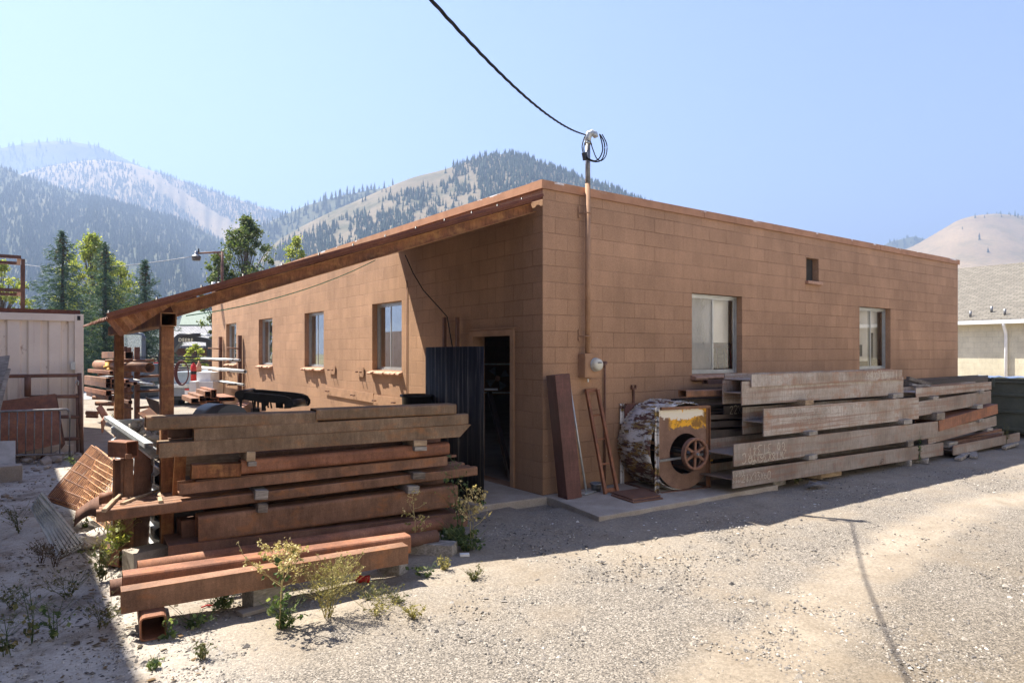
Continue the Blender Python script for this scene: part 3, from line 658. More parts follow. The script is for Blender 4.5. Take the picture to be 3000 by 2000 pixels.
# service drop
m = MB(); A = L(-.09, 4.60); pts = []
for i in range(160):
    s = i*.09; pts.append(Vector((A.x-.7716*s, A.y-.6361*s, A.z-.2775*s+.01625*s*s)))
for j in range(3):
    q = [p + Vector((.006*math.cos(i*.9+j*2.09), .006*math.sin(i*.9+j*2.09), .006*math.sin(i*.9+j*2.09+1))) for i, p in enumerate(pts)]
    m.tube(q, .0055, 5)
o = m.build('service_wire', MT['black_rubber'], None, origin=A, rec=False); tag(o, 'black twisted overhead wire running from the mast up over the yard', 'wire')
# meter
EM = thing('electric_meter', 'brown painted meter box with round glass meter below the mast', 'electric meter', (MX+.02, -.07, 1.47))
cx = MX+.035
m = MB(); m.bb((cx-.13, -.135, 1.465), (cx+.13, -.002, 1.772)); bx = m.build('meter_box', MT['trim'], EM, bevel=.006)
m = MB(); m.bb((cx-.115, -.1395, 1.485), (cx+.115, -.1352, 1.755)); m.build('cover', MT['trim'], bx)
Mx = Matrix.Rotation(R_(90), 3, 'X')
m = MB(); m.lathe([(.0885, 0), (.0885, .02), (.083, .02)], (cx+.045, -.14, 1.63), Mx, 28); m.build('meter_ring', MT['galv'], EM)
m = MB(); m.lathe([(.082, .0), (.082, .05), (.074, .075), (.05, .088), (.0001, .092)], (cx+.045, -.14, 1.63), Mx, 28); g = m.build('meter_glass', plain('meter_face', (.62, .60, .50), .15, 0, .06, 8, (.50, .49, .40), .6), EM)
m = MB(); m.bb((cx+.005, -.236, 1.645), (cx+.075, -.2325, 1.668)); m.build('meter_readout', MT['galv_dark'], EM)
m = MB(); m.bb((cx+.03, -.012, 1.40), (cx+.052, -.002, 1.44)); o = m.build('white_tag', MT['white'], EM)
# conduit below meter's right
m = MB(); x = 1.045; m.tube([(x, -.03, -.05), (x, -.03, 1.64), (x+.01, -.0, 1.66)], .014, 8); m.tube([(x-.02, -.03, 1.60), (x+.03, -.03, 1.66)], .02, 8)
o = m.build('ground_pipe', MT['rust_dark'], None, origin=(x, -.03, -.05)); tag(o, 'thin dark rusty pipe standing against the wall right of the meter', 'pipe')
# wall bracket
q = ony(1858, 1140, -.03); m = MB(); m.bb((q.x-.012, -.03, .7), (q.x+.012, -.004, q.z+.02)); m.bb((q.x-.045, -.035, q.z), (q.x+.045, -.008, q.z+.02)); m.bb((q.x-.045, -.035, q.z+.02), (q.x-.03, -.008, q.z+.06)); m.bb((q.x+.03, -.035, q.z+.02), (q.x+.045, -.008, q.z+.06))
o = m.build('wall_bracket', MT['rust_dark'], None, origin=(q.x, 0, .7)); tag(o, 'rusty forked bracket on the shaded wall above the fan housing', 'bracket')
# ================================================================ THINGS LEANING NEAR THE CORNER
gb = onz(1671, 1458, 0); tp = ony(1638, 1098, -.12); tp.y = -.14
def leanbox(name, mt, base, top, sec, label, cat, bevel=0):
    m = MB(); m.ext(sec[0], base, top, sec[1] if len(sec) > 1 else None, up=(RT.x, RT.y, 0) if False else (-.12, -.99, 0)); o = m.build(name, mt, None, origin=base); return tag(o, label, cat)
b_ = Vector((onz(1650, 1460, 0).x, onz(1650, 1460, 0).y, 0)); t_ = ony(1612, 1096, -.20)
o_, h_ = boxsec(.20, .20, .01, .008)
m = MB(); m.ext(rect(.22, .20), b_ + Vector((.24, .10, 0)), t_ + Vector((.235, .08, 0)), up=(-.1, -1, 0)); 
o = m.build('steel_post', MT['paint_red_brown'], None, origin=b_, bevel=.005); tag(o, 'reddish brown square steel post leaning on the wall beside the corner', 'steel post')
p0, p1 = onz(1718, 1443, .01), ony(1667, 1114, -.03)
m = MB(); m.tube([p0, p1], [.014, .013], 8); m.box(p0+Vector((.02, -.0, .004)), (.26, .10, .012), .25); o = m.build('thin_pole', MT['galv'], None, origin=p0); tag(o, 'thin grey pole with a flat foot plate leaning left of the ladder frame', 'pole')
FR = thing('ladder_frame', 'narrow rusty ladder-like frame leaning under the meter', 'frame', onz(1790, 1444, 0))
A0, A1 = onz(1774, 1446, .0), onz(1809, 1441, .0); T0, T1 = ony(1719, 1145, -.05), ony(1751, 1142, -.05)
def seg(m, a, b, w=.035, t=.05): m.ext(rect(w, t), a, b, up=(-.2, -1, 0))
m = MB(); seg(m, A0, T0); m.build('stile', MT['rust_red'], FR, bevel=.003)
m = MB(); seg(m, A1, T1); m.build('stile', MT['rust_red'], FR, bevel=.003)
for k, f in enumerate((.012, .27, .51, .745, .985)):
    a, b = A0.lerp(T0, f), A1.lerp(T1, f); m = MB(); m.ext(rect(.03, .045 if k in (0, 4) else .02), a+Vector((-.015, 0, 0)), b+Vector((-.01, 0, 0))); m.build('rung', MT['rust_red'], FR)
q = onz(1747, 1438, 0); m = MB(); m.lathe([(.0001, .01), (.06, .01), (.068, .08), (.085, .085), (.085, .11), (.075, .11), (.06, .02)], q, n=22); o = m.build('metal_bucket', MT['galv_dark'], None, origin=q); tag(o, 'small grey metal bucket on the slab behind the ladder frame', 'bucket')

# ================================================================ FAN HOUSING
ang = math.atan2(-.135, .83); FX = thing('fan_housing', 'rusty blower fan housing with spoked pulley and peeling white and yellow paint', 'fan housing', (1.26, -.755, -.03))
e = Vector((math.cos(ang), math.sin(ang), 0)); nn = Vector((-e.y, e.x, 0)); O = Vector((1.26, -.755, -.03))
def fp(a, dpt, z): return O + e*a + nn*dpt + Vector((0, 0, z))
Wd, Hh, Dp = .86, 1.12, .69; cxa, cza, RR = .44, .52, .46
def m_peel():
    m, nt, b = newmat('peeling_paint', .75); v = N(nt, 'TexCoord').outputs['Object']
    a = noise(nt, scl(nt, v, (1.0, .35, 1.0)), 6.5, 9, .70); r = MT['paint_red_brown']
    fine = noise(nt, v, 40, 5, .7)
    base = ramp(nt, fine, [(.3, (.10, .05, .04)), (.7, (.17, .09, .07))]).outputs[0]
    y = ramp(nt, a, [(.49, 0.0), (.505, .9), (.55, .9), (.575, 0.0)]); c = mix(nt, y, base, (.38, .27, .09))
    wv = noise(nt, scl(nt, v, (1.0, .3, 1.0)), 5.0, 10, .72); wm = ramp(nt, wv, [(.49, 0.0), (.515, 1.0)])
    c = mix(nt, wm, c, (.72, .70, .66)); c = mix(nt, .5, c, mix(nt, 1, c, ramp(nt, fine, [(.3, .5), (.7, 1.2)]), 'MULTIPLY'))
    setc(nt, b, c); bump(nt, b, wm, .9, .012); return m
MT['peel'] = m_peel()
def plate(y, mt, name, hole=True):
    # square top, rounded underside, with a round hole
    m = MB(); n = 64; out = []; inn = []
    for i in range(n):
        t = 2*math.pi*i/n; c, s = math.cos(t), math.sin(t)
        if s < -.02: r = RR+.02; x, z = cxa+c*min(r, 1e9), cza+s*r
        else:
            kx = ((Wd-cxa) if c > 0 else cxa)/max(abs(c), 1e-6); kz = (Hh-.01-cza)/max(s, 1e-6); k = min(kx, kz); x, z = cxa+c*k, cza+s*k
        x = max(0.005, min(Wd-.005, x)); out.append((x, max(.02, z))); inn.append((cxa+.03+c*.265, cza-.02+s*.265))
    V = [fp(x, y, z) for x, z in out]+[fp(x, y, z) for x, z in inn]+[fp(x, y+.006, z) for x, z in out]+[fp(x, y+.006, z) for x, z in inn]
    F = []
    for i in range(n):
        j = (i+1) % n; F += [(i, j, n+j, n+i), (2*n+i, 3*n+i, 3*n+j, 2*n+j), (i, 2*n+i, 2*n+j, j), (n+i, n+j, 3*n+j, 3*n+i)]
    m.add(V, F); return m.build(name, mt, FX)
def m_face():
    m, nt, b = newmat('fan_face_paint', .7); v = N(nt, 'TexCoord').outputs['Object']; sp = N(nt, 'SeparateXYZ', {0: v})
    a = noise(nt, v, 5, 7, .65); fine = noise(nt, v, 90, 4, .7); base = ramp(nt, a, [(.3, (.15, .085, .058)), (.7, (.27, .165, .115))]).outputs[0]
    base = mix(nt, .7, base, mix(nt, 1, base, ramp(nt, fine, [(.3, .7), (.7, 1.25)]), 'MULTIPLY'))
    zz = N(nt, 'Math', {0: sp.outputs[2], 1: N(nt, 'Math', {0: N(nt, 'Math', {0: noise(nt, v, 7, 5), 1: .5}, operation='SUBTRACT'), 1: .30}, operation='MULTIPLY')}, operation='ADD')
    xr = N(nt, 'MapRange', {0: sp.outputs[0], 1: .16, 2: .24})
    ym = N(nt, 'Math', {0: N(nt, 'MapRange', {0: zz, 1: .845, 2: .86}), 1: xr}, operation='MULTIPLY')
    c = mix(nt, ym, base, mix(nt, ramp(nt, a, [(.42, 0.0), (.5, 1.0)]), (.25, .13, .03), (.78, .40, .03)))
    wm = N(nt, 'Math', {0: N(nt, 'Math', {0: N(nt, 'MapRange', {0: zz, 1: .96, 2: .975}), 1: N(nt, 'MapRange', {0: zz, 1: 1.07, 2: 1.085, 3: 1.0, 4: 0.0})}, operation='MULTIPLY'), 1: N(nt, 'MapRange', {0: sp.outputs[0], 1: .74, 2: .78, 3: 1.0, 4: 0.0})}, operation='MULTIPLY')
    c = mix(nt, wm, c, (.74, .69, .58)); setc(nt, b, c); bump(nt, b, a, .5, .01); return m
plate(0, m_face(), 'front_plate'); plate(Dp, MT['paint_red_brown'], 'back_plate')
# scroll casing wraps between the plates, spiral growing to the outlet at the top
m = MB(); n = 60; V = []; rs = random.Random(8)
for i in range(n+1):
    t = R_(-75 - 235*i/n); r = .46 + .204*i/n
    for d_ in (0.012, .15, .3, .45, Dp-.006):
        rj = r + rs.uniform(-.004, .004); V.append(fp(cxa+rj*math.cos(t)*.98, d_, max(.012, cza+rj*math.sin(t))))
m.add(V, [(5*i+j, 5*i+j+1, 5*i+j+6, 5*i+j+5) for i in range(n) for j in range(4)], True); o = m.build('scroll_casing', MT['peel'], FX, rec=False)
o.modifiers.new('s', 'SOLIDIFY').thickness = .008
# curled flakes of white paint standing off the casing
m = MB(); rs = random.Random(12)
for i in range(420):
    t_ = rs.random(); t = R_(-95 - 205*t_); r = .46 + .204*((20+205*t_)/235) + .014; d0 = rs.choice((rs.uniform(.03, .2), rs.uniform(.03, Dp-.05), rs.uniform(Dp-.12, Dp-.03))); w_ = rs.uniform(.02, .10); h_ = rs.uniform(.006, .022)/.55; lift = rs.uniform(.004, .022)
    def cp(tt, dd, rr__): return fp(cxa+rr__*math.cos(tt)*.98, dd, max(.02, cza+rr__*math.sin(tt)))
    m.add([cp(t, d0, r), cp(t, min(Dp-.01, d0+w_), r+rs.uniform(0, .004)), cp(t-h_, min(Dp-.01, d0+w_*rs.uniform(.6, 1)), r+lift), cp(t-h_*rs.uniform(.7, 1), d0+w_*rs.uniform(0, .3), r+lift)], [(0, 1, 2, 3)])
o = m.build('peeling_paint', plain('paint_flakes', (.74, .72, .66), .7, 0, .2, 20, (.42, .37, .26)), FX, rec=False); o['kind'] = 'stuff'
# angle iron frame
def ang_iron(a, b, name='angle_iron', mt=None, s=.04): m = MB(); m.ext(lsec(s, s, .006), a, b, up=tuple(-nn) if abs((b-a).normalized().z) > .8 else (0, 0, 1)); m.build(name, mt or MT['rust_dark'], FX)
for y in (-.042, Dp+.008):
    ang_iron(fp(0, y+.04, 0), fp(0, y+.04, Hh), mt=MT['peel'] if y < 0 else MT['peel']); ang_iron(fp(Wd, y+.04, 0), fp(Wd, y+.04, Hh), mt=MT['rust'])
    m = MB(); m.ext(rect(.04, .035), fp(.042, y, Hh-.036), fp(Wd-.002, y, Hh-.036)); m.build('top_bar', MT['rust'], FX)
    m = MB(); m.ext(rect(.04, .04), fp(.042, y, 0), fp(Wd-.002, y, 0)); m.build('bottom_bar', MT['rust_dark'], FX)
for a in (.0, Wd-.04):
    m = MB(); m.ext(rect(.04, .04), fp(a+.04, -.0, 0.003), fp(a+.04, Dp, 0.003)); m.build('base_bar', MT['rust_dark'], FX)
# shaft, crossbar, pulley, wheel blades
pc = (cxa+.035, .52)
m = MB(); m.ext(rect(.012, .03), fp(.0, -.055, .43), fp(Wd, -.055, .47)); m.build('bearing_bar', MT['galv_dark'], FX)
m = MB(); m.tube([fp(pc[0], -.24, pc[1]), fp(pc[0], .5, pc[1])], .018, 10); m.build('shaft', MT['galv_dark'], FX)
Mp = Matrix((( e.x, 0, -nn.x), (e.y, 0, -nn.y), (0, 1, 0)))   # local z -> towards viewer
PU = MB(); PU.lathe([(.172, 0), (.205, .0), (.205, .012), (.190, .02), (.205, .028), (.205, .036), (.190, .044), (.205, .052), (.205, .062), (.172, .062), (.172, 0)], fp(pc[0], -.14, pc[1]), Mp, 48)
PU.lathe([(.018, -.01), (.045, -.01), (.045, .075), (.018, .075)], fp(pc[0], -.14, pc[1]), Mp, 20)
for k in range(6):
    t = R_(60*k+28); a = Vector((math.cos(t), math.sin(t))); c = fp(pc[0]+a[0]*.04, -.17, pc[1]+a[1]*.04); d_ = fp(pc[0]+a[0]*.178, -.17, pc[1]+a[1]*.178)
    PU.ext([(-.016, -.011), (.016, -.011), (.016, .011), (-.016, .011)], c, d_, up=tuple(nn))
PU.build('pulley_wheel', plain('pulley_rust', (.27, .14, .09), .75, 0, .2, 30), FX)
for k in range(20):
    t = R_(18*k); m = MB(); r0, r1 = .25, .36; t2 = t+.22
    m.add([fp(cxa+r0*math.cos(t), .05, cza+r0*math.sin(t)), fp(cxa+r1*math.cos(t2), .05, cza+r1*math.sin(t2)), fp(cxa+r1*math.cos(t2), Dp-.06, cza+r1*math.sin(t2)), fp(cxa+r0*math.cos(t), Dp-.06, cza+r0*math.sin(t))], [(0, 1, 2, 3)])
    m.build('blade', MT['steel_dark'], FX, rec=False)
# steel plates on the slab
def flat(name, pts, z, t, mt, label, cat='steel plate'):
    m = MB(); n = len(pts); P = [Vector((p.x, p.y, z)) for p in pts]; m.add(P+[p+Vector((0, 0, t)) for p in P], [tuple(range(n)), tuple(range(n, 2*n))]+[(i, (i+1) % n, n+(i+1) % n, n+i) for i in range(n)])
    o = m.build(name, mt, None, origin=P[0]); return tag(o, label, cat)
G = lambda x, y, z=0.0: onz(1550+x/2.852, 1000+y/2.852, z)
flat('steel_plate', [G(685, 1290), G(872, 1352), G(1120, 1318), G(960, 1250)], .004, .012, MT['rust_dark'], 'lower of two dark plates stacked in front of the fan housing')
flat('steel_plate', [G(680, 1275), G(866, 1338), G(1100, 1305), G(950, 1240)], .017, .014, MT['rust_dark'], 'topmost dark plate with bolt stubs in front of the fan housing')
m = MB(); P = [G(1090, 1330), G(1550, 1262), G(1500, 1225), G(1000, 1262)]
flat('steel_plate', P, -.046, .014, MT['steel_dark'], 'long thin plate on the gravel along the fan housing base')
# ================================================================ BUILDINGS AROUND
OB = thing('white_block_building', 'white block building across the yard, seen reflected in the windows', 'building', (20, -11, 0))
m = MB(); wall_mesh(m, 'x', -10.8, -11.1, -14, 60, -.2, 6.5, []); m.build('wall', MT['white_block'], OB, rec=False)
m = MB(); m.bb((-14, -20, -.2), (60, -11.11, 6.4)); m.build('wall', MT['white_block'], OB)
NB = thing('shingled_house', 'cream block building with tan shingle roof beyond the right end of the brown building', 'building', (24, 0, 0))
m = MB(); wall_mesh(m, 'y', 24, 24.3, -16, 16, -.3, 2.98, []); m.bb((24.31, -16, -.3), (38, 16, 2.97)); m.build('wall', MT['cream_block'], NB, rec=False)
def m_shingle(name, c, d):
    m, nt, b = newmat(name, .9); v = N(nt, 'TexCoord').outputs['Object']; sp = N(nt, 'SeparateXYZ', {0: v})
    uv = N(nt, 'CombineXYZ', {0: N(nt, 'Math', {0: sp.outputs[1], 1: 1.0}, operation='MULTIPLY'), 1: N(nt, 'Math', {0: sp.outputs[0], 1: 1.0}, operation='MULTIPLY')})
    br = N(nt, 'TexBrick', {'Vector': uv, 'Color1': c4(c), 'Color2': c4(d), 'Mortar': c4(tuple(x*.55 for x in d)), 'Scale': 1.0, 'Mortar Size': .012, 'Brick Width': .30, 'Row Height': .16, 'Bias': 0.0})
    a = noise(nt, v, 14, 5); col = mix(nt, .8, br.outputs[0], mix(nt, 1, br.outputs[0], ramp(nt, a, [(.3, .75), (.7, 1.2)]), 'MULTIPLY')); setc(nt, b, col)
    bump(nt, b, br.outputs['Fac'], -.5, .02); return m
msh = m_shingle('tan_shingles', (.18, .163, .135), (.13, .118, .098))
m = MB(); m.add([(23.76, -16.5, 2.96), (23.76, 16.5, 2.96), (31, 16.5, 5.75), (31, -16.5, 5.75), (23.76, -16.5, 3.04), (23.76, 16.5, 3.04), (31, 16.5, 5.83), (31, -16.5, 5.83)], [(0, 1, 2, 3), (4, 5, 6, 7), (0, 1, 5, 4), (1, 2, 6, 5), (2, 3, 7, 6), (3, 0, 4, 7)])
m.add([(31, -16.5, 5.75), (31, 16.5, 5.75), (38.5, 16.5, 2.96), (38.5, -16.5, 2.96)], [(0, 1, 2, 3)]); m.build('roof', msh, NB, rec=False)
m = MB(); m.bb((23.62, -16.5, 2.86), (23.75, 16.5, 3.0)); m.build('gutter', MT['white'], NB)
q = onx(2946, 1000, 23.9); m = MB(); m.tube([(23.68, q.y, 2.87), (23.70, q.y, 2.80), (23.90, q.y, 2.55), (23.93, q.y, 2.4), (23.93, q.y, -.3)], .055, 10); m.build('downspout', MT['white'], NB)
m = MB(); m.bb((23.77, -16, 2.90), (23.998, 16, 2.955)); m.build('soffit', MT['white'], NB)
for px, py in ((2843, 928), (2905, 914), (2944, 922)):
    t_ = rayd(px, py); k = None
    # meet the roof plane z = 3.04 + (x-23.45)*.3695
    a = .3854; k = (3.04+(CAM.x-23.76)*a-CAM.z)/(t_.z-t_.x*a); p = CAM+t_*k; m = MB(); m.tube([p, p+Vector((0, 0, .22))], .045, 8); m.build('vent_pipe', MT['galv_dark'], NB)
# dumpster
DU = thing('dumpster', 'dark green ribbed steel dumpster behind the stacked beams', 'dumpster', (13.05, -1.4, -.12))
MT['green'] = plain('dumpster_green', (.105, .112, .085), .6, 0, .2, 3, (.07, .078, .06), bp=.3)
x0, y0, y1, zt = 13.05, .55, -3.2, 1.17
m = MB(); m.bb((x0, y1, -.02), (x0+.03, y0, zt)); m.bb((x0+.031, y0-.03, -.02), (15.0, y0, zt)); m.bb((x0+.031, y1, -.02), (15.0, y1+.03, zt)); m.bb((14.97, y1+.031, -.02), (15.0, y0-.031, zt)); m.bb((x0+.031, y1+.031, -.02), (14.969, y0-.031, .02)); m.build('body', MT['green'], DU)
for z in (.02, .42, .80, 1.10):
    m = MB(); m.bb((x0-.05, y1, z), (x0-.002, y0+.01, z+.055)); m.build('rib', MT['green'], DU, bevel=.008)
m = MB(); m.bb((x0-.055, y1, zt+.002), (x0+.06, y0, zt+.03)); m.build('rim', MT['green'], DU)
for y in (-.55, -2.4):
    m = MB(); m.bb((x0-.08, y, 1.0), (x0-.052, y+.07, zt+.05)); m.build('lift_lug', MT['green'], DU, bevel=.01)
mb_ = plain('blue_tarp', (.12, .17, .28), .6, 0, .2, 10); m = MB(); rs = random.Random(3); V = []; n = 40
for i in range(n):
    y = y1+(y0-y1)*i/(n-1)
    for x in (x0+.02, x0+.5, x0+1.2): V.append((x, y, zt+.045+rs.uniform(-.012, .02)))
m.add(V, [(3*i+j, 3*i+j+1, 3*i+j+4, 3*i+j+3) for i in range(n-1) for j in (0, 1)], True); m.build('tarp', mb_, DU, rec=False)
# tall shed outside the frame on the left: its shadow covers the left of the yard
SH = thing('metal_shed', 'tall metal sided shed left of the yard, outside the frame', 'shed', (-8.4, 0, 0))
m = MB(); m.bb((-12, -9, -.2), (-6.97, 13.5, 7.2)); m.build('wall', plain('shed_siding', (.42, .40, .36), .6), SH)
# shipping container
CT = thing('shipping_container', 'pinkish white shipping container with rust stains at the left edge', 'container', (-5.5, 8.1, -.06))
def m_cont():
    m, nt, b = newmat('container_paint', .6); v = N(nt, 'TexCoord').outputs['Object']; a = noise(nt, v, 1.5, 6, .6)
    c = ramp(nt, a, [(.3, (.72, .61, .49)), (.7, (.86, .76, .63))]).outputs[0]; f = noise(nt, scl(nt, v, (1, 1, .5)), 9, 9, .75)
    c = mix(nt, ramp(nt, f, [(.60, 0.0), (.68, .8)]), c, (.28, .13, .06)); st = noise(nt, scl(nt, v, (14, 14, .5)), 1, 5); c = mix(nt, ramp(nt, st, [(.58, 0.0), (.75, .45)]), c, (.42, .27, .17)); setc(nt, b, c); return m
mc = m_cont(); MT['cont'] = mc
X1, X0, YC, ZT = -4.30, -6.74, 8.05, 2.49
m = MB(); 
xs = [X0+.12]; prof = []
step = .28; x = X0+.12; k = 0; pts2 = []
while x < X1-.16: pts2 += [(x, 0), (x+.17, 0), (x+.20, .045), (x+.27, .045), (x+.30, 0)]; x += .30
pts2 = [(min(a, X1-.14), b) for a, b in pts2]
V = [];
for a, bb_ in pts2: V += [(a, YC+.05+bb_, .12), (a, YC+.05+bb_, ZT-.12)]
m.add(V, [(2*i, 2*i+2, 2*i+3, 2*i+1) for i in range(len(pts2)-1)]); m.build('end_wall', mc, CT, rec=False)
m = MB(); m.bb((X1-.14, YC, -.04), (X1, YC+.16, ZT)); m.build('corner_post', mc, CT, bevel=.008)
m = MB(); m.bb((X0, YC, -.04), (X0+.14, YC+.16, ZT)); m.build('corner_post', mc, CT, bevel=.008)
m = MB(); m.bb((X0+.141, YC+.004, ZT-.13), (X1-.141, YC+.15, ZT-.002)); m.build('top_rail', mc, CT, bevel=.006)
m = MB(); m.bb((X0+.141, YC+.004, -.03), (X1-.141, YC+.15, .12)); m.build('bottom_rail', mc, CT, bevel=.006)
m = MB(); m.bb((X0, YC+.17, .02), (X1, 14.2, ZT-.01)); m.build('body', mc, CT)
m = MB(); m.bb((X1-.10, YC-.006, ZT-.11), (X1-.05, YC+.01, ZT-.03)); m.build('corner_casting', MT['black'], CT)
m = MB(); m.bb((X1-.2, YC-.05, 1.48), (X1-.13, YC-.002, 1.62)); m.build('door_latch', MT['galv'], CT)
# steel on the container roof
m = MB(); m.ext(csec(.08, .07), (X0-1, YC+.02, ZT+.002), (X1-.05, YC+.02, ZT+.002)); o = m.build('roof_channel', MT['awning_steel'], None, origin=(X1, YC, ZT)); tag(o, 'long dark red channel lying on the front edge of the container roof', 'steel channel')
RK = thing('steel_cage', 'open brown steel cage frame standing on the container roof', 'steel frame', (-5.2, 9, ZT))
zb = ZT+.075
y1_ = 9.0
def rod(a, b, r=.03, n='bar'): m = MB(); m.ext(rect(2*r, 2*r), a, b, up=(0, 1, 0) if abs((Vector(b)-Vector(a)).normalized().z) > .9 else (0, 0, 1)); m.build(n, MT['rust_dark'], RK)
xr = ony(62, 800, y1_).x; zt1 = at(0, 0, 1).z
ztop = ony(62, 758, y1_).z
m = MB(); m.bb((-8.2, y1_-.1, ZT+.002), (xr+.08, y1_+1.3, ZT+.09)); m.build('base', MT['rust'], RK)
for (x, y) in ((xr, y1_), (xr, y1_+1.1), (xr-2.2, y1_), (xr-2.2, y1_+1.1)): rod((x, y, ZT+.091), (x, y, ztop))
for z in (ztop, ztop-.62):
    rod((xr-2.2, y1_, z), (xr, y1_, z)); rod((xr-2.2, y1_+1.1, z), (xr, y1_+1.1, z)); rod((xr, y1_+.06, z), (xr, y1_+1.06, z))
rs = random.Random(6)
for k in range(7):
    q = ony(10+k*13, 905, YC+.3); m = MB(); m.box((q.x, YC+.3+rs.random()*.2, ZT+.03+.0), (.16, .5, .045), rs.uniform(-.3, .3)); o = m.build('wood_scrap', MT['wood_dark'], None, origin=(q.x, YC+.3, ZT)); tag(o, 'dark scrap of wood lying on the container roof edge', 'wood scrap', 'wood scraps on the container roof')
# gate leaning on the container
GT = thing('pipe_gate', 'rusty pipe gate leaning against the front of the container', 'gate', (-5.2, 7.8, -.06))
yg = 7.88
def gp(px, py): return ony(px/3.135, 1000+py/3.135, yg)
def pipe_(a, b, r, mt, par, n): m = MB(); m.tube([a, b], r, 10); m.build(n, mt, par)
r_ = gp(722, 300)
for (a, b) in (((-900, 330), (735, 310)),  ((270, 508), (730, 503)), ((520, 690), (740, 692)), ((560, 895), (745, 890))): pipe_(gp(*a), gp(*b), .032, MT['rust_dark'], GT, 'rail')
pipe_(gp(728, 290), gp(752, 1040), .036, MT['rust_dark'], GT, 'gate_post'); pipe_(gp(706, 480), gp(712, 1035), .022, MT['rust_dark'], GT, 'upright'); pipe_(gp(254, 320), gp(254, 505), .05, MT['rust_dark'], GT, 'upright')
pipe_(gp(200, 1055), gp(745, 1035), .045, MT['rust_dark'], GT, 'bottom_rail')
m = MB(); t = [gp(690, 385), gp(694, 362), gp(708, 355), gp(720, 365), gp(716, 400)]; m.tube([p-Vector((0, .05, 0)) for p in t], .012, 6); m.build('latch_hook', MT['galv'], GT)
# leaning rusty plate
def quadplate(name, pts, th, mt, label, cat, parent=None):
    m = MB(); n = (pts[1]-pts[0]).cross(pts[3]-pts[0]).normalized()*th; k = len(pts); m.add(pts+[p+n for p in pts], [tuple(range(k)), tuple(range(k, 2*k))]+[(i, (i+1) % k, k+(i+1) % k, k+i) for i in range(k)])
    o = m.build(name, mt, parent, origin=None if parent else pts[0]); return tag(o, label, cat) if label else o
def gq(px, py, y): return ony(px/3.135, 1000+py/3.135, y)
quadplate('rusty_sheet', [gq(-200, 1010, 7.35), gq(150, 1030, 7.35), gq(575, 935, 7.4), gq(508, 480, 7.8), gq(-200, 575, 7.8)], .006, MT['rust_red'], 'large reddish steel sheet leaning behind the crowd barrier', 'steel sheet')
quadplate('rusty_sheet', [gq(560, 990, 7.5), gq(600, 940, 7.5), gq(520, 485, 7.83), gq(470, 490, 7.83)], .006, MT['rust_dark'], 'dark narrow sheet peeking out right of the large reddish sheet', 'steel sheet')
# crowd barrier
CB = thing('crowd_barrier', 'grey galvanised crowd barrier with thin upright bars in front of the rusty sheet', 'barrier', (-5.6, 7.0, -.06))
yb = 7.05
def bq(px, py): return gq(px, py, yb)
m = MB(); top = [bq(-600, 690), bq(0, 643), bq(560, 624), bq(610, 622), bq(636, 640), bq(642, 670), bq(638, 1068)]; m.tube(top, .019, 10); m.build('frame', MT['galv_dark'], CB)
pipe_(bq(-600, 1060), bq(638, 1032), .015, MT['galv_dark'], CB, 'bottom_rail')
for k in range(13):
    x = 553-78.5*k; pipe_(bq(x, 640+max(0, (560-x))*.018), bq(x-4+(.0), 1040), .009, MT['galv_dark'], CB, 'bar')
# grey panels, blocks and planks at the left edge
quadplate('grey_board', [gq(-60, 1215, 5.9), gq(142, 1200, 5.9), gq(142, 915, 6.1), gq(-60, 922, 6.1)], .03, plain('grey_board', (.50, .50, .50), .8, 0, .15, 8), 'pale grey square board standing on edge at the left', 'board')
q = gq(60, 1290, 5.5); m = MB(); m.box(gq(50, 1215, 5.55), (.38, .22, .24), .1); o = m.build('concrete_block', MT['concrete'], None, origin=q, bevel=.01); tag(o, 'rough concrete block in front of the grey board', 'block')
quadplate('plank', [gq(-60, 660, 6.2), gq(5, 640, 6.2), gq(92, 135, 6.6), gq(-60, 150, 6.6)], .03, MT['wood_grey'], 'upper weathered grey plank leaning at the left edge', 'plank')
quadplate('plank', [gq(-60, 700, 6.1), gq(-10, 690, 6.1), gq(100, 255, 6.35), gq(62, 250, 6.35)], .03, MT['wood_grey'], 'lower weathered grey plank leaning at the left edge', 'plank')
# ================================================================ LEFT PILE OF RUSTY STEEL
PE = Vector((.9972, -.075, 0)); PP = Vector((-4.325, -.42, 0)); PB = Vector((.075, .9972, 0))
def pk(px, py, off=0): return onp(px, py, PP + PB*off, PE)
def depth(p): return (Vector(p)-CAM).dot(FW)
def pbeam(name, L, R, kind, w, mt, label, cat, off=0, group=None, t=.008, r=.02, miter=None):
    """L=(px,ytop,ybot) R=(px,ybot): front lower edge; w = depth to the back"""
    p0 = pk(L[0], L[2], off); p1 = pk(R[0], R[1], off); h = (L[2]-L[1])/2000*depth(p0)
    m = MB()
    if kind == 'box': o_, h_ = boxsec(w, h, t, r); m.ext(o_, p0, p1, h_)
    elif kind == 'pipe':
        R_o = h/2; m.pipe(p0+PB*R_o+Vector((0, 0, R_o)), p1+PB*R_o+Vector((0, 0, R_o)), R_o, R_o-.006, 24)
    else: m.ext({'u': usec, 'n': nsec, 'c': csec, 'b': bsec, 'l': lsec, 'solid': lambda a, b, t: rect(a, b)}[kind](w, h, t), p0, p1)
    if miter:
        V = [Vector(v) for v in m.v]; d = (p1-p0).normalized()
        for i, v in enumerate(V):
            if (v-p1).dot(d) > -.01: v -= d*miter*(1-min(1, (v.z-p1.z)/h)); m.v[i] = tuple(v)
    o = m.build(name, mt, None, origin=p0); tag(o, label, cat, group); return p0, p1, h, o
T = MT
pbeam('steel_tube', (428.5, 1221, 1261.5), (930, 1241.5), 'box', .20, T['rust_olive'], 'topmost brown tube of the left pile, its left half', 'steel tube')
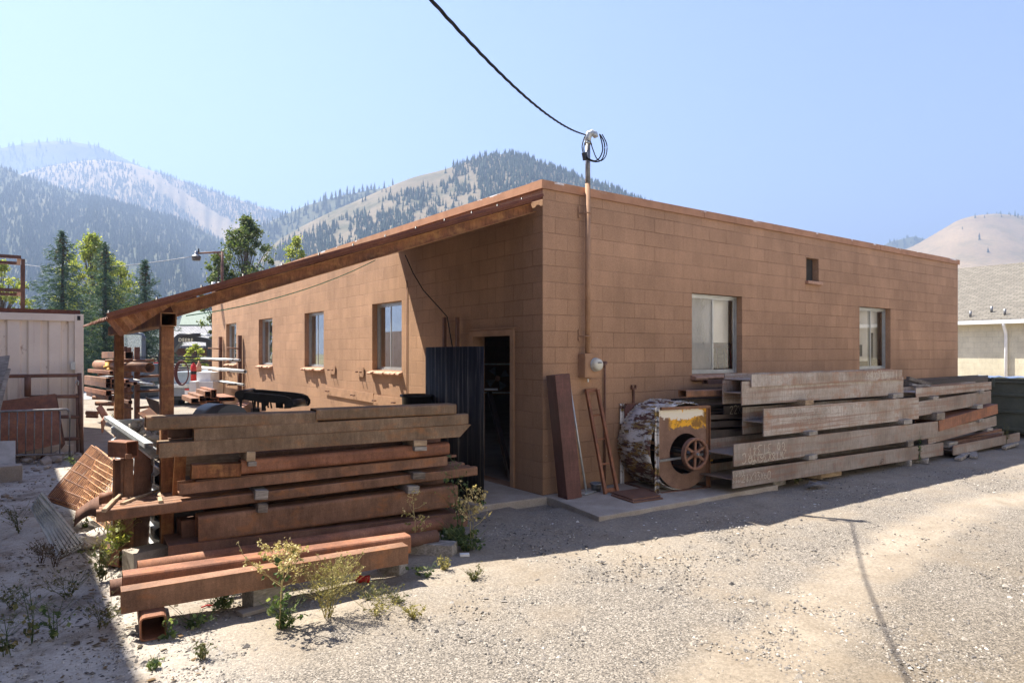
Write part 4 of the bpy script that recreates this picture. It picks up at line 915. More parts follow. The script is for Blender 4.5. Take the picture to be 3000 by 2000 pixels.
pbeam('steel_tube', (927, 1199, 1232.5), (1337, 1213), 'box', .21, T['rust_olive'], 'topmost brown tube of the left pile, its right half', 'steel tube', off=-.012)
pbeam('steel_channel', (495, 1253, 1288), (1300, 1233), 'b', .10, T['rust_dark'], 'channel with its open side showing just under the topmost tube of the left pile', 'steel channel', off=.11)
pbeam('steel_tube', (568.8, 1256, 1295.4), (1372, 1243.5), 'box', .10, T['rust_olive'], 'brown tube second from the top of the left pile, reaching toward the door', 'steel tube', off=-.005, r=.012)
pbeam('steel_channel', (466, 1299, 1342), (1380, 1277), 'n', .24, T['rust_olive'], 'brown channel with mitred right end, third from the top of the left pile', 'steel channel', off=-.02, miter=.13)
# back row behind the spacers
pbeam('steel_tube', (744, 1326, 1345), (1190, 1304), 'box', .12, T['rust_dark'], 'dark thin tube in the back row behind the upper spacer blocks', 'steel tube', off=.26)
pbeam('steel_tube', (561, 1362, 1403), (706, 1396), 'box', .11, T['rust_orange'], 'short orange tube with chalk scrawl at the left of the reddish tube', 'steel tube', off=.02, r=.012)
pbeam('steel_tube', (707.6, 1348, 1391), (1317.8, 1332), 'box', .14, T['rust_red'], 'long reddish rounded tube in the middle of the left pile', 'steel tube', r=.035)
pbeam('steel_tube', (720, 1350, 1378), (1314, 1318), 'box', .10, T['rust_dark'], 'tube hidden behind the long reddish rounded tube', 'steel tube', off=.16)
pbeam('steel_channel', (525.4, 1417, 1448.5), (1311, 1361.5), 'u', .15, T['rust'], 'open channel with its trough up under the reddish tube', 'steel channel')
pbeam('steel_angle', (575, 1406, 1414), (1337, 1338), 'solid', .05, T['rust_dark'], 'thin dark bar lying in the trough of the open channel', 'steel bar', off=.05)
for k in range(5):
    dx = (-1, 12, 20, 29, 38)[k]
    p0 = pk(283, 1531, 0); p1 = pk(1399, 1392, 0); h = 34/2000*depth(p0); o_, h_ = boxsec(.088, h, .006, .014); a = PB*(.096*k); s_ = PE*(.02*k*(1 if k < 3 else 2.4)); z_ = Vector((0, 0, .001*k))
    m = MB(); m.ext(o_, p0+a+s_+z_, p1+a-PE*(.03*(k % 3))+z_, h_); o = m.build('square_tube', T['rust'], None, origin=p0+a)
    tag(o, ['front tube of the flat row of five tubes sticking out left of the post', 'second tube from the front in the flat row of five', 'middle tube in the flat row of five', 'fourth tube from the front in the flat row of five', 'rearmost tube in the flat row of five, nearest the post'][k], 'square tube', 'row of five square tubes')
p0, p1, h, o = pbeam('box_beam', (581.5, 1513, 1591), (1341.7, 1484), 'box', .20, T['rust'], 'wide brown box beam above the bottom channel of the left pile', 'box beam', r=.028)
pbeam('box_beam', (531, 1525, 1584), (1300, 1478), 'box', .14, T['rust_dark'], 'narrow dark box beam just behind the wide box beam', 'box beam', off=.21)
pbeam('box_beam', (522, 1520, 1578), (1280, 1470), 'box', .10, T['rust_dark'], 'rearmost dark box beam behind the wide box beam', 'box beam', off=.36)
pbeam('steel_channel', (492, 1599, 1652.5), (1370, 1541), 'n', .42, T['rust_dark'], 'widest dark channel lying at the bottom of the left pile', 'steel channel', off=-.02, t=.014)
# inner fill behind so that nothing shows through
pbeam('osb_board', (536, 1334, 1394), (700, 1386), 'solid', .02, MT['wood_tan'], 'scrap of wafer board standing behind the tubes of the left pile', 'board', off=.40)
pbeam('steel_plate', (503, 1336, 1480), (538, 1478), 'solid', .01, T['rust_orange'], 'rusty plate standing behind the short orange tube', 'steel plate', off=.30)
pbeam('steel_tube', (600, 1370, 1440), (1290, 1380), 'box', .10, T['rust_dark'], 'dark tube deep in the pile behind the open channel', 'steel tube', off=.36)  # added dark tubes, here and below, keep the gaps between rows black
pbeam('steel_tube', (600, 1460, 1520), (1300, 1418), 'box', .10, T['rust_dark'], 'dark tube deep in the pile behind the row of five', 'steel tube', off=.50)
pbeam('steel_tube', (620, 1290, 1350), (1290, 1310), 'box', .10, T['rust_dark'], 'dark tube deep in the pile behind the mitred channel', 'steel tube', off=.42)
# spacers
def spacer(L, R_, yt, yb, off, label, dpt=.35, back=0, mt=None, n=1):
    p0 = pk(L, yb, off); p1 = pk(R_, yb-(R_-L)*.04, off); h = (yb-yt)/2000*depth(p0)
    m = MB(); m.ext(rect(dpt, h), p0, p1); o = m.build('wood_block', mt or MT['wood_grey'], None, origin=p0, bevel=.004); return tag(o, label, 'wood block', 'wood spacers in the left pile')
spacer(722, 748, 1324, 1351, -.05, 'pale upper spacer block at the left under the mitred channel', mt=MT['wood_tan'])
spacer(727, 752, 1353, 1366, -.05, 'thin lower spacer slat at the left under the mitred channel')
spacer(1213, 1251, 1290, 1307, -.05, 'pale upper spacer block at the right under the mitred channel', mt=MT['wood_tan'])
spacer(1215, 1251, 1309, 1321, -.05, 'thin lower spacer slat at the right under the mitred channel')
spacer(747, 785, 1437, 1464, -.06, 'pale split spacer block on the five tubes at the left')
spacer(1210, 1246, 1385, 1404, -.06, 'brown spacer block on the five tubes at the right', mt=MT['wood_dark'])
spacer(755, 784, 1477, 1502, -.06, 'spacer block on the wide box beam at the left', mt=MT['wood_dark'])
spacer(1195, 1228, 1424, 1446, -.06, 'spacer block on the wide box beam at the right')
for (a, b, c, lab) in ((308, 345, 'l', 'longest'), ):
    pass
def stick(a, b, w, lab): m = MB(); d = (b-a); m.ext(rr(w, w*.8, w*.2), a, a+d*.5+Vector((0, 0, .004))); m.ext(rr(w*.8, w*.7, w*.2), a+d*.5+Vector((0, 0, .004)), b); o = m.build('wood_stick', MT['wood_tan'], None, origin=a); tag(o, lab, 'wood stick', 'broken sticks on the row of tubes')
zt = p0.z
def onrow(px, py):   # on top of the tube row
    q = pk(283, 1497, 0); return onz(px, py, q.z+.0)
stick(onrow(312, 1500), onrow(368, 1443), .035, 'gnarled stick lying left across the five tubes'); stick(onrow(362, 1480), onrow(465, 1440), .03, 'longest gnarled stick lying across the five tubes'); stick(onrow(478, 1475), onrow(470, 1447), .035, 'short stub of wood on the five tubes by the post')
# ---------------- loose steel on the ground in front
F0 = PP - PB*.38
def fbeam(name, L, R, kind, w, mt, label, cat, z0=None, t=.008, r=.02, dy=0):
    """placed by depth: front lower edge through two points with known height above ground"""
    p0 = onz(L[0], L[2], z0[0]); p1 = onz(R[0], R[1], z0[1]); h = (L[2]-L[1])/2000*depth(p0); m = MB()
    if kind == 'box': o_, h_ = boxsec(w, h, t, r); m.ext(o_, p0, p1, h_)
    elif kind == 'pipe': q = h/2; m.pipe(p0+PB*q+Vector((0, 0, q)), p1+PB*q+Vector((0, 0, q)), q, q-.006, 24)
    else: m.ext({'u': usec, 'n': nsec, 'c': csec, 'l': lsec}[kind](w, h, t), p0, p1)
    o = m.build(name, mt, None, origin=p0); tag(o, label, cat); return p0, p1, h
a0, a1, hh = fbeam('steel_channel', (355, 1733, 1797.7), (1196, 1650), 'n', .125, T['rust'], 'front long channel resting on the square stub and blocks', 'steel channel', (.098, .098), t=.012)
PF = a0 + PB*.17
def fk(px, py, off=0): return onp(px, py, PF+PB*off, PE)
q0, q1 = fk(360, 1752), fk(1204, 1622)
m = MB(); o_, h_ = boxsec(.16, .15, .009, .025); m.ext(o_, q0, q1, h_); o = m.build('square_tube', T['rust_red'], None, origin=q0); tag(o, 'long square tube right behind the front channel', 'square tube')
q0, q1 = onz(474, 1672, -.0), onz(1180, 1553, .06); m = MB(); m.ext(nsec(.10, .05, .008), q0, q1); o = m.build('steel_channel', T['rust_red'], None, origin=q0); tag(o, 'thin flat channel lying between the pipes and the pile', 'steel channel')
for k, (px, py, r, lx, ly, lab) in enumerate(((1291, 1553, .063, 640, 1672, 'longer round pipe end beside the dry weed, rear one'), (1279, 1589, .06, 560, 1700, 'round pipe nearest the camera beside the wood block'))):
    b_ = onz(px, py, (.05, .03)[k]); a_ = b_ - PE*2.6 + PB*(-.02); m = MB(); c = Vector((0, 0, r)); m.pipe(a_+c, b_+c, r, r-.007, 28); o = m.build('round_pipe', T['rust_dark'] if k else T['rust_red'], None, origin=a_); tag(o, lab, 'pipe', 'round pipes beside the left pile')
# stub tube and blocks under the front channel
q = onz(409, 1881, -.055); o_, h_ = boxsec(.155, .152, .010, .03); d_ = Vector((.10, .99, 0)).normalized()
sd = Vector((0, 0, 1)).cross(d_); m = MB(); m.ext([(-a, b) for a, b in o_], q, q+d_*.62, [(-a, b) for a, b in h_]); o = m.build('tube_stub', T['rust_red'], None, origin=q); tag(o, 'short square tube stub with its open end facing the camera, under the front channel', 'tube stub')
def gblock(px, py, size, rz, mt, label, name='wood_block', cat='wood block', z=None):
    q = onz(px, py, gz(0, 0) if z is None else z); c = q + Vector((0, 0, size[2]/2)); m = MB(); m.box(c, size, rz); o = m.build(name, mt, None, origin=q, bevel=.006); return tag(o, label, cat)
gblock(770, 1768, (.24, .16, .15), .25, MT['wood_grey'], 'grey wood block under the middle of the front channel')
gblock(732, 1752, (.08, .12, .14), .1, MT['wood_tan'], 'narrow tan block beside the grey block under the front channel')
gblock(745, 1792, (.22, .10, .03), .2, MT['rocks'], 'flat stone in front of the middle block', 'flat_stone', 'stone')
gblock(1150, 1676, (.13, .22, .11), .5, MT['wood_grey'], 'small block under the right end of the front channel')
gblock(1268, 1622, (.17, .42, .11), .75, MT['wood_grey'], 'weathered timber end by the round pipes')
gblock(428, 1662, (.30, .22, .17), .3, MT['concrete'], 'concrete block left of the widest channel', 'concrete_block', 'block')
gblock(415, 1620, (.16, .12, .10), .9, MT['rocks'], 'chunk of stone behind the concrete block', 'stone', 'stone')
# can, packet
q = onz(1064, 1706, -.055); ax = Matrix.Rotation(R_(90), 3, 'Y') ; ax = Matrix.Rotation(R_(-35), 3, 'Z') @ ax
CN = thing('drink_can', 'crushed red drink can lying on the dirt before the front channel', 'can', q)
m = MB(); m.lathe([(.001, -.055), (.026, -.057), (.031, -.048), (.030, -.02), (.024, .0), (.028, .02), (.031, .045), (.027, .055), (.026, .058)], q+Vector((0, 0, .03)), ax, 20); m.build('can_body', MT['red'], CN)
m = MB(); m.lathe([(.026, .058), (.022, .0555), (.0001, .0555)], q+Vector((0, 0, .03)), ax, 20); m.build('lid', MT['galv'], CN)
m = MB(); m.lathe([(.0308, -.046), (.0303, -.03)], q+Vector((0, 0, .03)), ax, 20); m.build('white_band', MT['white'], CN)
q = onz(1361, 1628, -.05); m = MB(); m.box(q+Vector((0, 0, .012)), (.085, .055, .022), -.5); o = m.build('cigarette_packet', MT['white'], None, origin=q, bevel=.002); tag(o, 'small crumpled white packet on the ground below the green weed', 'packet')
q = onz(1315, 1575, -.05); m = MB(); m.box(q+Vector((0, 0, .02)), (.06, .05, .035), .5); o = m.build('paper_scrap', MT['white'], None, origin=q, bevel=.008); tag(o, 'white scrap of paper among the green leaves by the pipes', 'paper scrap')
q = onz(590, 1782, -.055); m = MB(); m.tube([q+Vector((x, .02*math.sin(x*40), .01)) for x in (0, .04, .08, .12, .16)], .006, 5); o = m.build('red_strap', MT['red'], None, origin=q); tag(o, 'short bit of red strap on the dirt under the front channel', 'strap')

# ---------------- welded stand assembly at the left of the pile
ST = thing('welded_bracket', 'tall rusty welded bracket of tubes and plates standing left of the awning post', 'steel bracket', (-5.0, -.2, -.06))
OO = lambda px, py, d: at(100+px/3.136, 1250+py/3.136, d)
D0 = 5.55
def obox(x0, y0, x1, y1, dd, th, mt, name, dx=0):   # box whose front face spans crop pixels, thickness th away from the camera
    a = OO(x0, y0, dd); b = OO(x1, y1, dd); m = MB(); up = Vector((0, 0, 1)); 
    P = [Vector((p.x, p.y, z)) for p in (a, b) for z in (a.z, b.z)]
    bk = Vector((.10, .995, 0))*th; V = P + [p+bk for p in P]; m.add(V, [(0, 1, 3, 2), (4, 6, 7, 5), (0, 4, 5, 1), (2, 3, 7, 6), (0, 2, 6, 4), (1, 5, 7, 3)]); return m.build(name, mt, ST, bevel=.003)
obox(740, 305, 808, 1105, 6.0, .10, T['rust_dark'], 'web_channel'); 
# flanges: upright channel whose sunlit edges show
for x0, x1, th in ((722, 742, .15), (795, 826, .17)): obox(x0, 300, x1, 1110, 5.97, th, T['rust'], 'flange')
obox(827, 295, 912, 1130, 5.95, .16, T['rust'], 'upright_tube')
def hollow(x0, y0, x1, y1, d, ln, mt, name):
    a = OO(x0, y1, d); b = OO(x1, y1, d); w = (b-a).length; h = (y1-y0)/3.136/2000*d; e_ = (b-a).normalized(); dd = Vector((-e_.y, e_.x, 0))
    o_, h_ = boxsec(w, h, .010, .018); m = MB(); V = MB(); V.ext([(-p, q) for p, q in o_], a, a+dd*ln, [(-p, q) for p, q in h_]); return V.build(name, mt, ST)
def hollow2(x0, y0, x1, y1, d, ln, mt, name):
    a = OO(x0, y1, d); w = .12; h = (y1-y0)/3.136/2000*d; dd = Vector((-.50, .866, 0)).normalized()
    o_, h_ = boxsec(w, h, .010, .012); V = MB(); V.ext([(-p, q) for p, q in o_], a, a+dd*ln, [(-p, q) for p, q in h_]); return V.build(name, mt, ST)
hollow2(843, 140, 930, 292, 5.85, .23, T['rust_red'], 'top_box'); hollow2(772, 1132, 862, 1292, 5.82, .24, T['rust_red'], 'foot_box')
a_, b_, c_, d_, e_ = OO(928, 200, 5.98), OO(1078, 320, 6.2), OO(1035, 1075, 6.2), OO(862, 1225, 5.98), OO(905, 230, 6)
m = MB(); P = [a_, b_, c_, d_]; n_ = Vector((.02, .03, 0)); m.add(P+[p+n_ for p in P], [(0, 1, 2, 3), (7, 6, 5, 4), (0, 4, 5, 1), (1, 5, 6, 2), (2, 6, 7, 3), (3, 7, 4, 0)]); m.build('side_plate', T['rust_dark'], ST)
m = MB(); c = OO(868, 270, 5.84); m.box(c, (.05, .02, .04), 0); m.build('nut_block', T['rust'], ST)
# ---------------- corrugated deck bin with rubble
BN = thing('corrugated_bin', 'pale galvanised corrugated sheet fence holding rubble, along the awning posts', 'corrugated fence', (-4.3, .1, -.06))
xw = -4.30; prof = []; zz = -.03; 
zs = []; z = -.03; k = 0
while z < .92: zs += [(0, z), (0, z+.07), (.055, z+.10), (.055, z+.13), (0, z+.16)]; z += .16
zs = [(a, min(b, .95)) for a, b in zs]; V = []; 
for a, b in zs: V += [(xw-.05+a, .12, b), (xw-.05+a, 3.35, b), (xw-.046+a, .12, b), (xw-.046+a, 3.35, b)]
m = MB(); m.add(V, [(4*i, 4*i+1, 4*i+5, 4*i+4) for i in range(len(zs)-1)]+[(4*i+2, 4*i+6, 4*i+7, 4*i+3) for i in range(len(zs)-1)]+[(4*i, 4*i+4, 4*i+6, 4*i+2) for i in range(len(zs)-1)])
m.build('side_sheet', MT['galv'], BN, rec=False)
m = MB(); m.ext(nsec(.07, .04, .004), (xw-.055, .12, .94), (xw-.055, 3.37, .94), up=(0, 0, 1)); m.build('top_edge', MT['galv'], BN)
m = MB(); m.bb((xw+.02, 3.30, -.06), (-3.2, 3.34, .93)); m.build('end_sheet', MT['galv'], BN)
m = MB(); m.bb((xw+.02, .22, -.06), (-3.2, 3.29, .74)); m.build('fill', plain('bin_fill', (.2, .17, .14), .95), BN)
def rocks(name, n, box, r, mt, label, seed, cat='rubble', zf=None):
    rs = np.random.RandomState(seed); V = []; F = []
    ico = bmesh.new(); bmesh.ops.create_icosphere(ico, subdivisions=1, radius=1); iv = np.array([v.co[:] for v in ico.verts]); iff = np.array([[v.index for v in f.verts] for f in ico.faces]); ico.free()
    for i in range(n):
        p = np.array([rs.uniform(box[0], box[1]), rs.uniform(box[2], box[3]), rs.uniform(box[4], box[5])]); s = rs.uniform(r[0], r[1])*np.array([1, rs.uniform(.6, 1), rs.uniform(.4, .8)])
        a = rs.rand()*6.28; q = iv*(1+(rs.rand(len(iv), 1)-.5)*.5)*s; q = np.stack([q[:, 0]*math.cos(a)-q[:, 1]*math.sin(a), q[:, 0]*math.sin(a)+q[:, 1]*math.cos(a), q[:, 2]], 1)
        if zf: p[2] = zf(p[0], p[1])+s[2]*.4
        V.append(q+p); F.append(iff+len(iv)*i)
    o = npmesh(name, np.concatenate(V), np.concatenate(F), mt); tag(o, label, cat, kind='stuff'); return o
rocks('rubble', 260, (xw+.08, -3.5, .5, 3.2, .72, .92), (.03, .085), MT['rocks'], 'broken tan stones heaped in the corrugated bin', 1)
rocks('rubble', 160, (-3.9, -3.2, .3, 2.6, .76, .96), (.03, .09), MT['asphalt_rubble'], 'black asphalt chunks heaped in the corrugated bin', 2)
rocks('stones', 150, (-7.5, -4.4, 7.0, 7.9, -.05, .0), (.03, .13), MT['rocks'], 'pale stones along the foot of the container', 3)
rocks('stones', 90, (-6.5, -4.6, 3.5, 7.0, -.06, -.04), (.015, .05), MT['rocks'], 'small stones scattered before the container', 4)

# ---------------- rusty mesh sheets and grating
MS = thing('mesh_stack', 'stack of rusty wire mesh sheets leaning against the corrugated bin', 'wire mesh', (-5.0, 1.5, -.06))
def mesh_sheet(c00, c10, c11, c01, nu, nv, r, mt, seed, wob=.015):
    rs = random.Random(seed); m = MB()
    def P(u, v, k=0): return c00.lerp(c10, u).lerp(c01.lerp(c11, u), v) + Vector((rs.uniform(-wob, wob), rs.uniform(-wob, wob), rs.uniform(-wob, wob)))
    for i in range(nu): u = i/(nu-1); m.tube([P(u, 0), P(u, .33), P(u, .66), P(u, 1)], r, 3, smooth=False)
    for j in range(nv): v = j/(nv-1); m.tube([P(0, v), P(.33, v), P(.66, v), P(1, v)], r*1.1, 3, smooth=False)
    return m.build('mesh_sheet', mt, MS, rec=False)
mr = plain('mesh_rust', (.68, .36, .17), .7, 0, .25, 12, (.26, .11, .055))
mr2 = plain('mesh_rust_dark', (.20, .09, .05), .7, 0, .25, 12, (.08, .04, .03))
for k in range(11):
    o4 = [(130, 640), (460, 745), (740, 330), (530, 165)]; d4_ = [7.2, 6.7, 7.15, 7.9]
    j = rnd.uniform(-14, 14); kk = k*6
    P4 = [OO(x+kk*(.9 if i > 1 else .3)+j, y+kk*.9+rnd.uniform(-10, 10), d_+.012*k) for i, ((x, y), d_) in enumerate(zip(o4, d4_))]
    for p in P4: p.z = max(p.z, -.04)
    mesh_sheet(P4[0], P4[1], P4[2], P4[3], 24, 7, .0036, mr if k % 3 else mr2, k, .003)
P4 = [OO(400, 740, 6.7), OO(690, 950, 6.35), OO(745, 400, 6.9), OO(560, 300, 7.2)]
mesh_sheet(P4[0], P4[1], P4[2], P4[3], 18, 10, .004, mr, 99, .005)
GR = thing('bar_grating', 'grey galvanised bar grating panels tilted on the ground before the wire mesh', 'grating', (-5.4, .3, -.06))
g0, g1, g2, g3 = OO(75, 600, 6.35), OO(455, 1065, 6.35), OO(255, 1150, 6.15), OO(10, 690, 6.4)
for k in range(2):
    m = MB(); sh = Vector((-.02, -.015, -.035))*k
    A, B_, C_, D_ = [p+sh for p in (g0, g1, g2, g3)]; nrm = (B_-A).cross(D_-A).normalized()
    for i in range(7):
        u = i/6; a = A.lerp(D_, u); b = B_.lerp(C_, u); t = (D_-A).normalized()*.0055
        m.add([a-t, a+t, b+t, b-t, a-t-nrm*.022, a+t-nrm*.022, b+t-nrm*.022, b-t-nrm*.022], [(0, 1, 2, 3), (4, 5, 6, 7), (0, 3, 7, 4), (1, 2, 6, 5), (0, 1, 5, 4), (2, 3, 7, 6)])
    for j in range(14):
        v = j/13; a = A.lerp(B_, v); b = D_.lerp(C_, v); t = (B_-A).normalized()*.0055
        m.add([a-t, a+t, b+t, b-t, a-t-nrm*.009, a+t-nrm*.009, b+t-nrm*.009, b-t-nrm*.009], [(0, 1, 2, 3), (4, 5, 6, 7), (0, 3, 7, 4), (1, 2, 6, 5), (0, 1, 5, 4), (2, 3, 7, 6)])
    m.build('grating_panel', MT['galv'], GR, rec=False)
# curved rusty hood between
m = MB(); V = []; n = 14
for i in range(n+1):
    t = i/n; top = OO(390+t*320, 770-150*math.sin(t*1.5)-20*t, 6.5-.1*t); bot = OO(370+t*250, 915-t*10-170*math.sin(t*2.6)*.55, 6.45-.1*t); V += [top, bot]
m.add(V, [(2*i, 2*i+2, 2*i+3, 2*i+1) for i in range(n)], True); o = m.build('curved_hood', T['rust_dark'], None, origin=V[0], rec=False); o.modifiers.new('s', 'SOLIDIFY').thickness = .008; tag(o, 'dark curved sheet metal hood between the mesh and the row of tubes', 'sheet metal')
a_, b_ = OO(600, 660, 6.25), OO(730, 650, 6.3); m = MB(); m.pipe(a_, b_, .055, .048, 20); o = m.build('round_pipe', T['rust_red'], None, origin=a_); tag(o, 'stub of smooth round pipe behind the left ends of the five tubes', 'pipe')
# crumpled sack
bmx = bmesh.new(); bmesh.ops.create_icosphere(bmx, subdivisions=3, radius=1); rs = np.random.RandomState(5); q = onz(280, 1598)
for v in bmx.verts:
    d_ = v.co.copy(); k = 1+.22*math.sin(d_.x*6+2*d_.y)+.16*math.sin(d_.y*11+d_.z*7)+.08*rs.rand(); v.co = Vector((d_.x*.16*k, d_.y*.11*k, max(-.06, d_.z*.09*k)))+Vector((0, 0, .06))
me = bpy.data.meshes.new('crumpled_sack'); bmx.to_mesh(me); bmx.free(); me.materials.append(plain('sack', (.62, .58, .52), .85, 0, .15, 14, (.40, .35, .29), bp=.5)); me.polygons.foreach_set('use_smooth', [True]*len(me.polygons))
o = bpy.data.objects.new('crumpled_sack', me); COL.objects.link(o); o.location = (q.x, q.y, -.06); tag(o, 'crumpled dirty white sack on the ground right of the grating', 'sack')

# ================================================================ DARK CORRUGATED PANEL BY THE DOOR, BIN, WALL THINGS
def m_panel():
    m, nt, b = newmat('dark_roofing', .62, 0, .18); v = N(nt, 'TexCoord').outputs['Object']
    s = noise(nt, scl(nt, v, (1, 12, .45)), 1.4, 7, .7); a = noise(nt, v, 22, 5, .7); c = ramp(nt, s, [(.34, (.012, .013, .018)), (.50, (.02, .021, .028)), (.57, (.07, .066, .062)), (.68, (.27, .24, .20))]).outputs[0]
    c = mix(nt, ramp(nt, a, [(.68, 0.0), (.73, .6)]), c, (.40, .38, .35)); setc(nt, b, c); return m
SP = thing('roofing_panels', 'stack of dark streaked corrugated roofing panels standing before the door', 'roofing panel', (-.93, .7, -.0))
mp = m_panel()
for k in range(3):
    m = MB(); V = []; n = 90; xx = -.93+.022*k; yo = .01+.03*k; 
    for z0_ in (0.0, 1.86-.01*k):
        for i in range(n): y = yo+1.40*i/(n-1); V.append((xx + .0022*math.sin(y*62) + .10*((y-.7)/.7)**2*(.5), y, z0_-.06*(1 if z0_ == 0 else 0)+.06*0))
    m.add(V, [(i, i+1, n+i+1, n+i) for i in range(n-1)], True); o = m.build('panel', mp, SP, rec=False); o.modifiers.new('s', 'SOLIDIFY').thickness = .004
for px in (1311, 1349):
    q = onx(px, 929, -.03); m = MB(); m.ext(csec(.04, .05, .005), (-.045, q.y, 1.2), (-.045, q.y, q.z), up=(-1, 0, 0)); o = m.build('strut_channel', T['rust_dark'], None, origin=(-.04, q.y, 1.2)); tag(o, ('left' if px < 1330 else 'right') + ' one of two slotted steel channels on the wall above the roofing panels', 'steel channel')
P = [onx(1187, 748, -.06), onx(1210, 800, -.05), onx(1240, 850, -.04), onx(1290, 905, -.05), onx(1310, 928, -.06), onx(1318, 975, -.05), onx(1326, 1020, -.04)]
m = MB(); m.tube(P, .009, 5); o = m.build('wall_cable', MT['black_rubber'], None, origin=P[0]); tag(o, 'dark cable sagging down the wall from the awning to the door', 'cable')
m = MB(); q = onx(1192, 800, -.012); m.tube([(-.012, q.y, .1), (-.012, q.y, 3.0)], .007, 5); o = m.build('wall_wire', T['rust_dark'], None, origin=(-.01, q.y, .1)); tag(o, 'thin vertical wire down the sunlit wall right of the nearest window', 'wire')
q = at(1222, 1180, 9.0); m = MB(); zt_ = CAM.z+(1035-1155)/2000*9.0; m.lathe([(.16, -.05), (.20, zt_-.03), (.225, zt_-.03), (.225, zt_), (.20, zt_), (.19, zt_-.04), (.15, -.02)], (q.x, q.y, 0), n=28)
o = m.build('waste_bin', MT['black'], None, origin=(q.x, q.y, -.05)); tag(o, 'black round rubbish bin at the left edge of the roofing panels', 'bin')
# bolted plates on the wall
def wplate(px0, py0, px1, py1, h, lab):
    a, b = onx(px0, py0, -.012), onx(px1, py1, -.012); m = MB(); V = [a, b, b-Vector((0, 0, h)), a-Vector((0, 0, h))]; m.add(V+[p+Vector((-.014, 0, 0)) for p in V], [(0, 1, 2, 3), (4, 5, 6, 7), (0, 1, 5, 4), (1, 2, 6, 5), (2, 3, 7, 6), (3, 0, 4, 7)])
    T_ = thing('wall_plate', lab, 'wall plate', a); m.build('plate', MT['trim'], T_)
    n = 4 if (a-b).length > .6 else 2
    for k in range(n):
        t = (.2+.6*k/(n-1)) if n == 2 else (.06, .11, .62, .67)[k]; p = a.lerp(b, t)-Vector((.03, 0, h*.5)); m = MB(); m.tube([p, p+Vector((-.05, 0, 0))], .014, 6); m.build('bolt', T['rust_dark'], T_)
wplate(955, 1132, 1095, 1152, .17, 'long bolted plank plate on the sunlit wall, higher one'); wplate(1096, 1158, 1199, 1168, .17, 'long bolted plank plate on the sunlit wall, lower one by the bin')
wplate(966, 1071, 983, 1072, .17, 'small two bolt plate on the sunlit wall, farther one'); wplate(1049, 1075, 1067, 1076, .18, 'small two bolt plate on the sunlit wall, nearer the first window')
# green string line
m = MB(); a, b = onx(1090, 767, -.1), at(560, 940, 7.2); P = [a.lerp(b, i/14)+Vector((0, 0, -.22*4*(i/14)*(1-i/14))) for i in range(15)]
a, b = at(1100, 762, 9.0), at(545, 925, 6.6); P = [a.lerp(b, i/14)+Vector((0, 0, -.10*4*(i/14)*(1-i/14))) for i in range(15)]
m.tube(P, .005, 4); o = m.build('green_string', plain('green_string', (.18, .55, .38), .6), None, origin=a); tag(o, 'thin green string strung under the awning', 'string')

# ================================================================ RIGHT STACK OF H BEAMS
def hb(name, yp, L, xR, w, kind, mt, label, cat='steel beam', tilt=0, zw=.5, tf=.016, tw=.012, group=None):
    """L=(px, ytop, ybot) left end of the front flange on plane y=yp; xR=(px, ybot) its right end"""
    p0 = ony(L[0], L[2], yp); p1 = ony(xR[0], xR[1], yp); h = (L[2]-L[1])/2000*depth(p0)
    sec = hsec(w, h, tf, tw, zw) if kind == 'h' else (csec(w, h, .012) if kind == 'c' else (nsec(w, h, .012) if kind == 'n' else None)); m = MB()
    if kind == 'box': o_, h_ = boxsec(w, h, .008, .02); m.ext(o_, p0, p1, h_)
    else: m.ext(sec, p0, p1)
    o = m.build(name, mt, None, origin=p0); tag(o, label, cat, group); return p0, p1, h, o
B1 = hb('steel_beam', -1.386, (2146.7, 1379, 1430.6), (2763.5, 1332), .55, 'h', MT['steel_grey'], 'bottom front wide flange beam of the right stack with small chalk marks')
B2 = hb('steel_beam', -1.386, (2150, 1301.3, 1366.3), (2764.8, 1277), .55, 'h', MT['steel_grey'], 'second beam from the bottom of the right stack with upside down chalk writing')
B3 = hb('steel_beam', -1.33, (2237.5, 1197.5, 1278.3), (2691.8, 1226), .335, 'h', MT['steel_pale'], 'pale deep beam third from the bottom of the right stack')
B4 = hb('steel_beam', -1.20, (2173.5, 1117, 1186.5), (2646.7, 1155), .31, 'h', MT['steel_pale'], 'pale beam just under the top beam of the right stack')
B5 = hb('steel_beam', -1.225, (2202, 1096.4, 1133.7), (2643, 1112), .44, 'h', MT['steel_pale'], 'rust striped top beam of the right stack below the windows', zw=.55)
hb('box_tube', -.75, (2011, 1143, 1164), (2190, 1158), .14, 'box', MT['rust'], 'brown hollow tube sticking out left above the fan housing', 'steel tube')
hb('steel_channel', -.42, (2074, 1112, 1125), (2300, 1120), .10, 'n', MT['rust_dark'], 'small channel end peeking out under the window sill', 'steel channel')
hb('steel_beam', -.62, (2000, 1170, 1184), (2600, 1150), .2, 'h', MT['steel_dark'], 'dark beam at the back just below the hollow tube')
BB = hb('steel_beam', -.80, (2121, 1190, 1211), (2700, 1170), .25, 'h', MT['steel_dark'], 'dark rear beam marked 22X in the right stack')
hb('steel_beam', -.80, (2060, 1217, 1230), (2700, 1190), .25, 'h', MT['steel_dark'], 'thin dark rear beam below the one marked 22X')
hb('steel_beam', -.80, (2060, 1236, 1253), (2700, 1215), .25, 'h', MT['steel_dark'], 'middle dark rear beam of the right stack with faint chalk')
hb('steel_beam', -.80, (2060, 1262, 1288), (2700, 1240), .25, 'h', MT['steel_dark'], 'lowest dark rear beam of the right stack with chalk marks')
hb('steel_beam', -.55, (2090, 1290, 1330), (2700, 1260), .25, 'h', MT['steel_dark'], 'hidden dark beam deep behind the second beam')
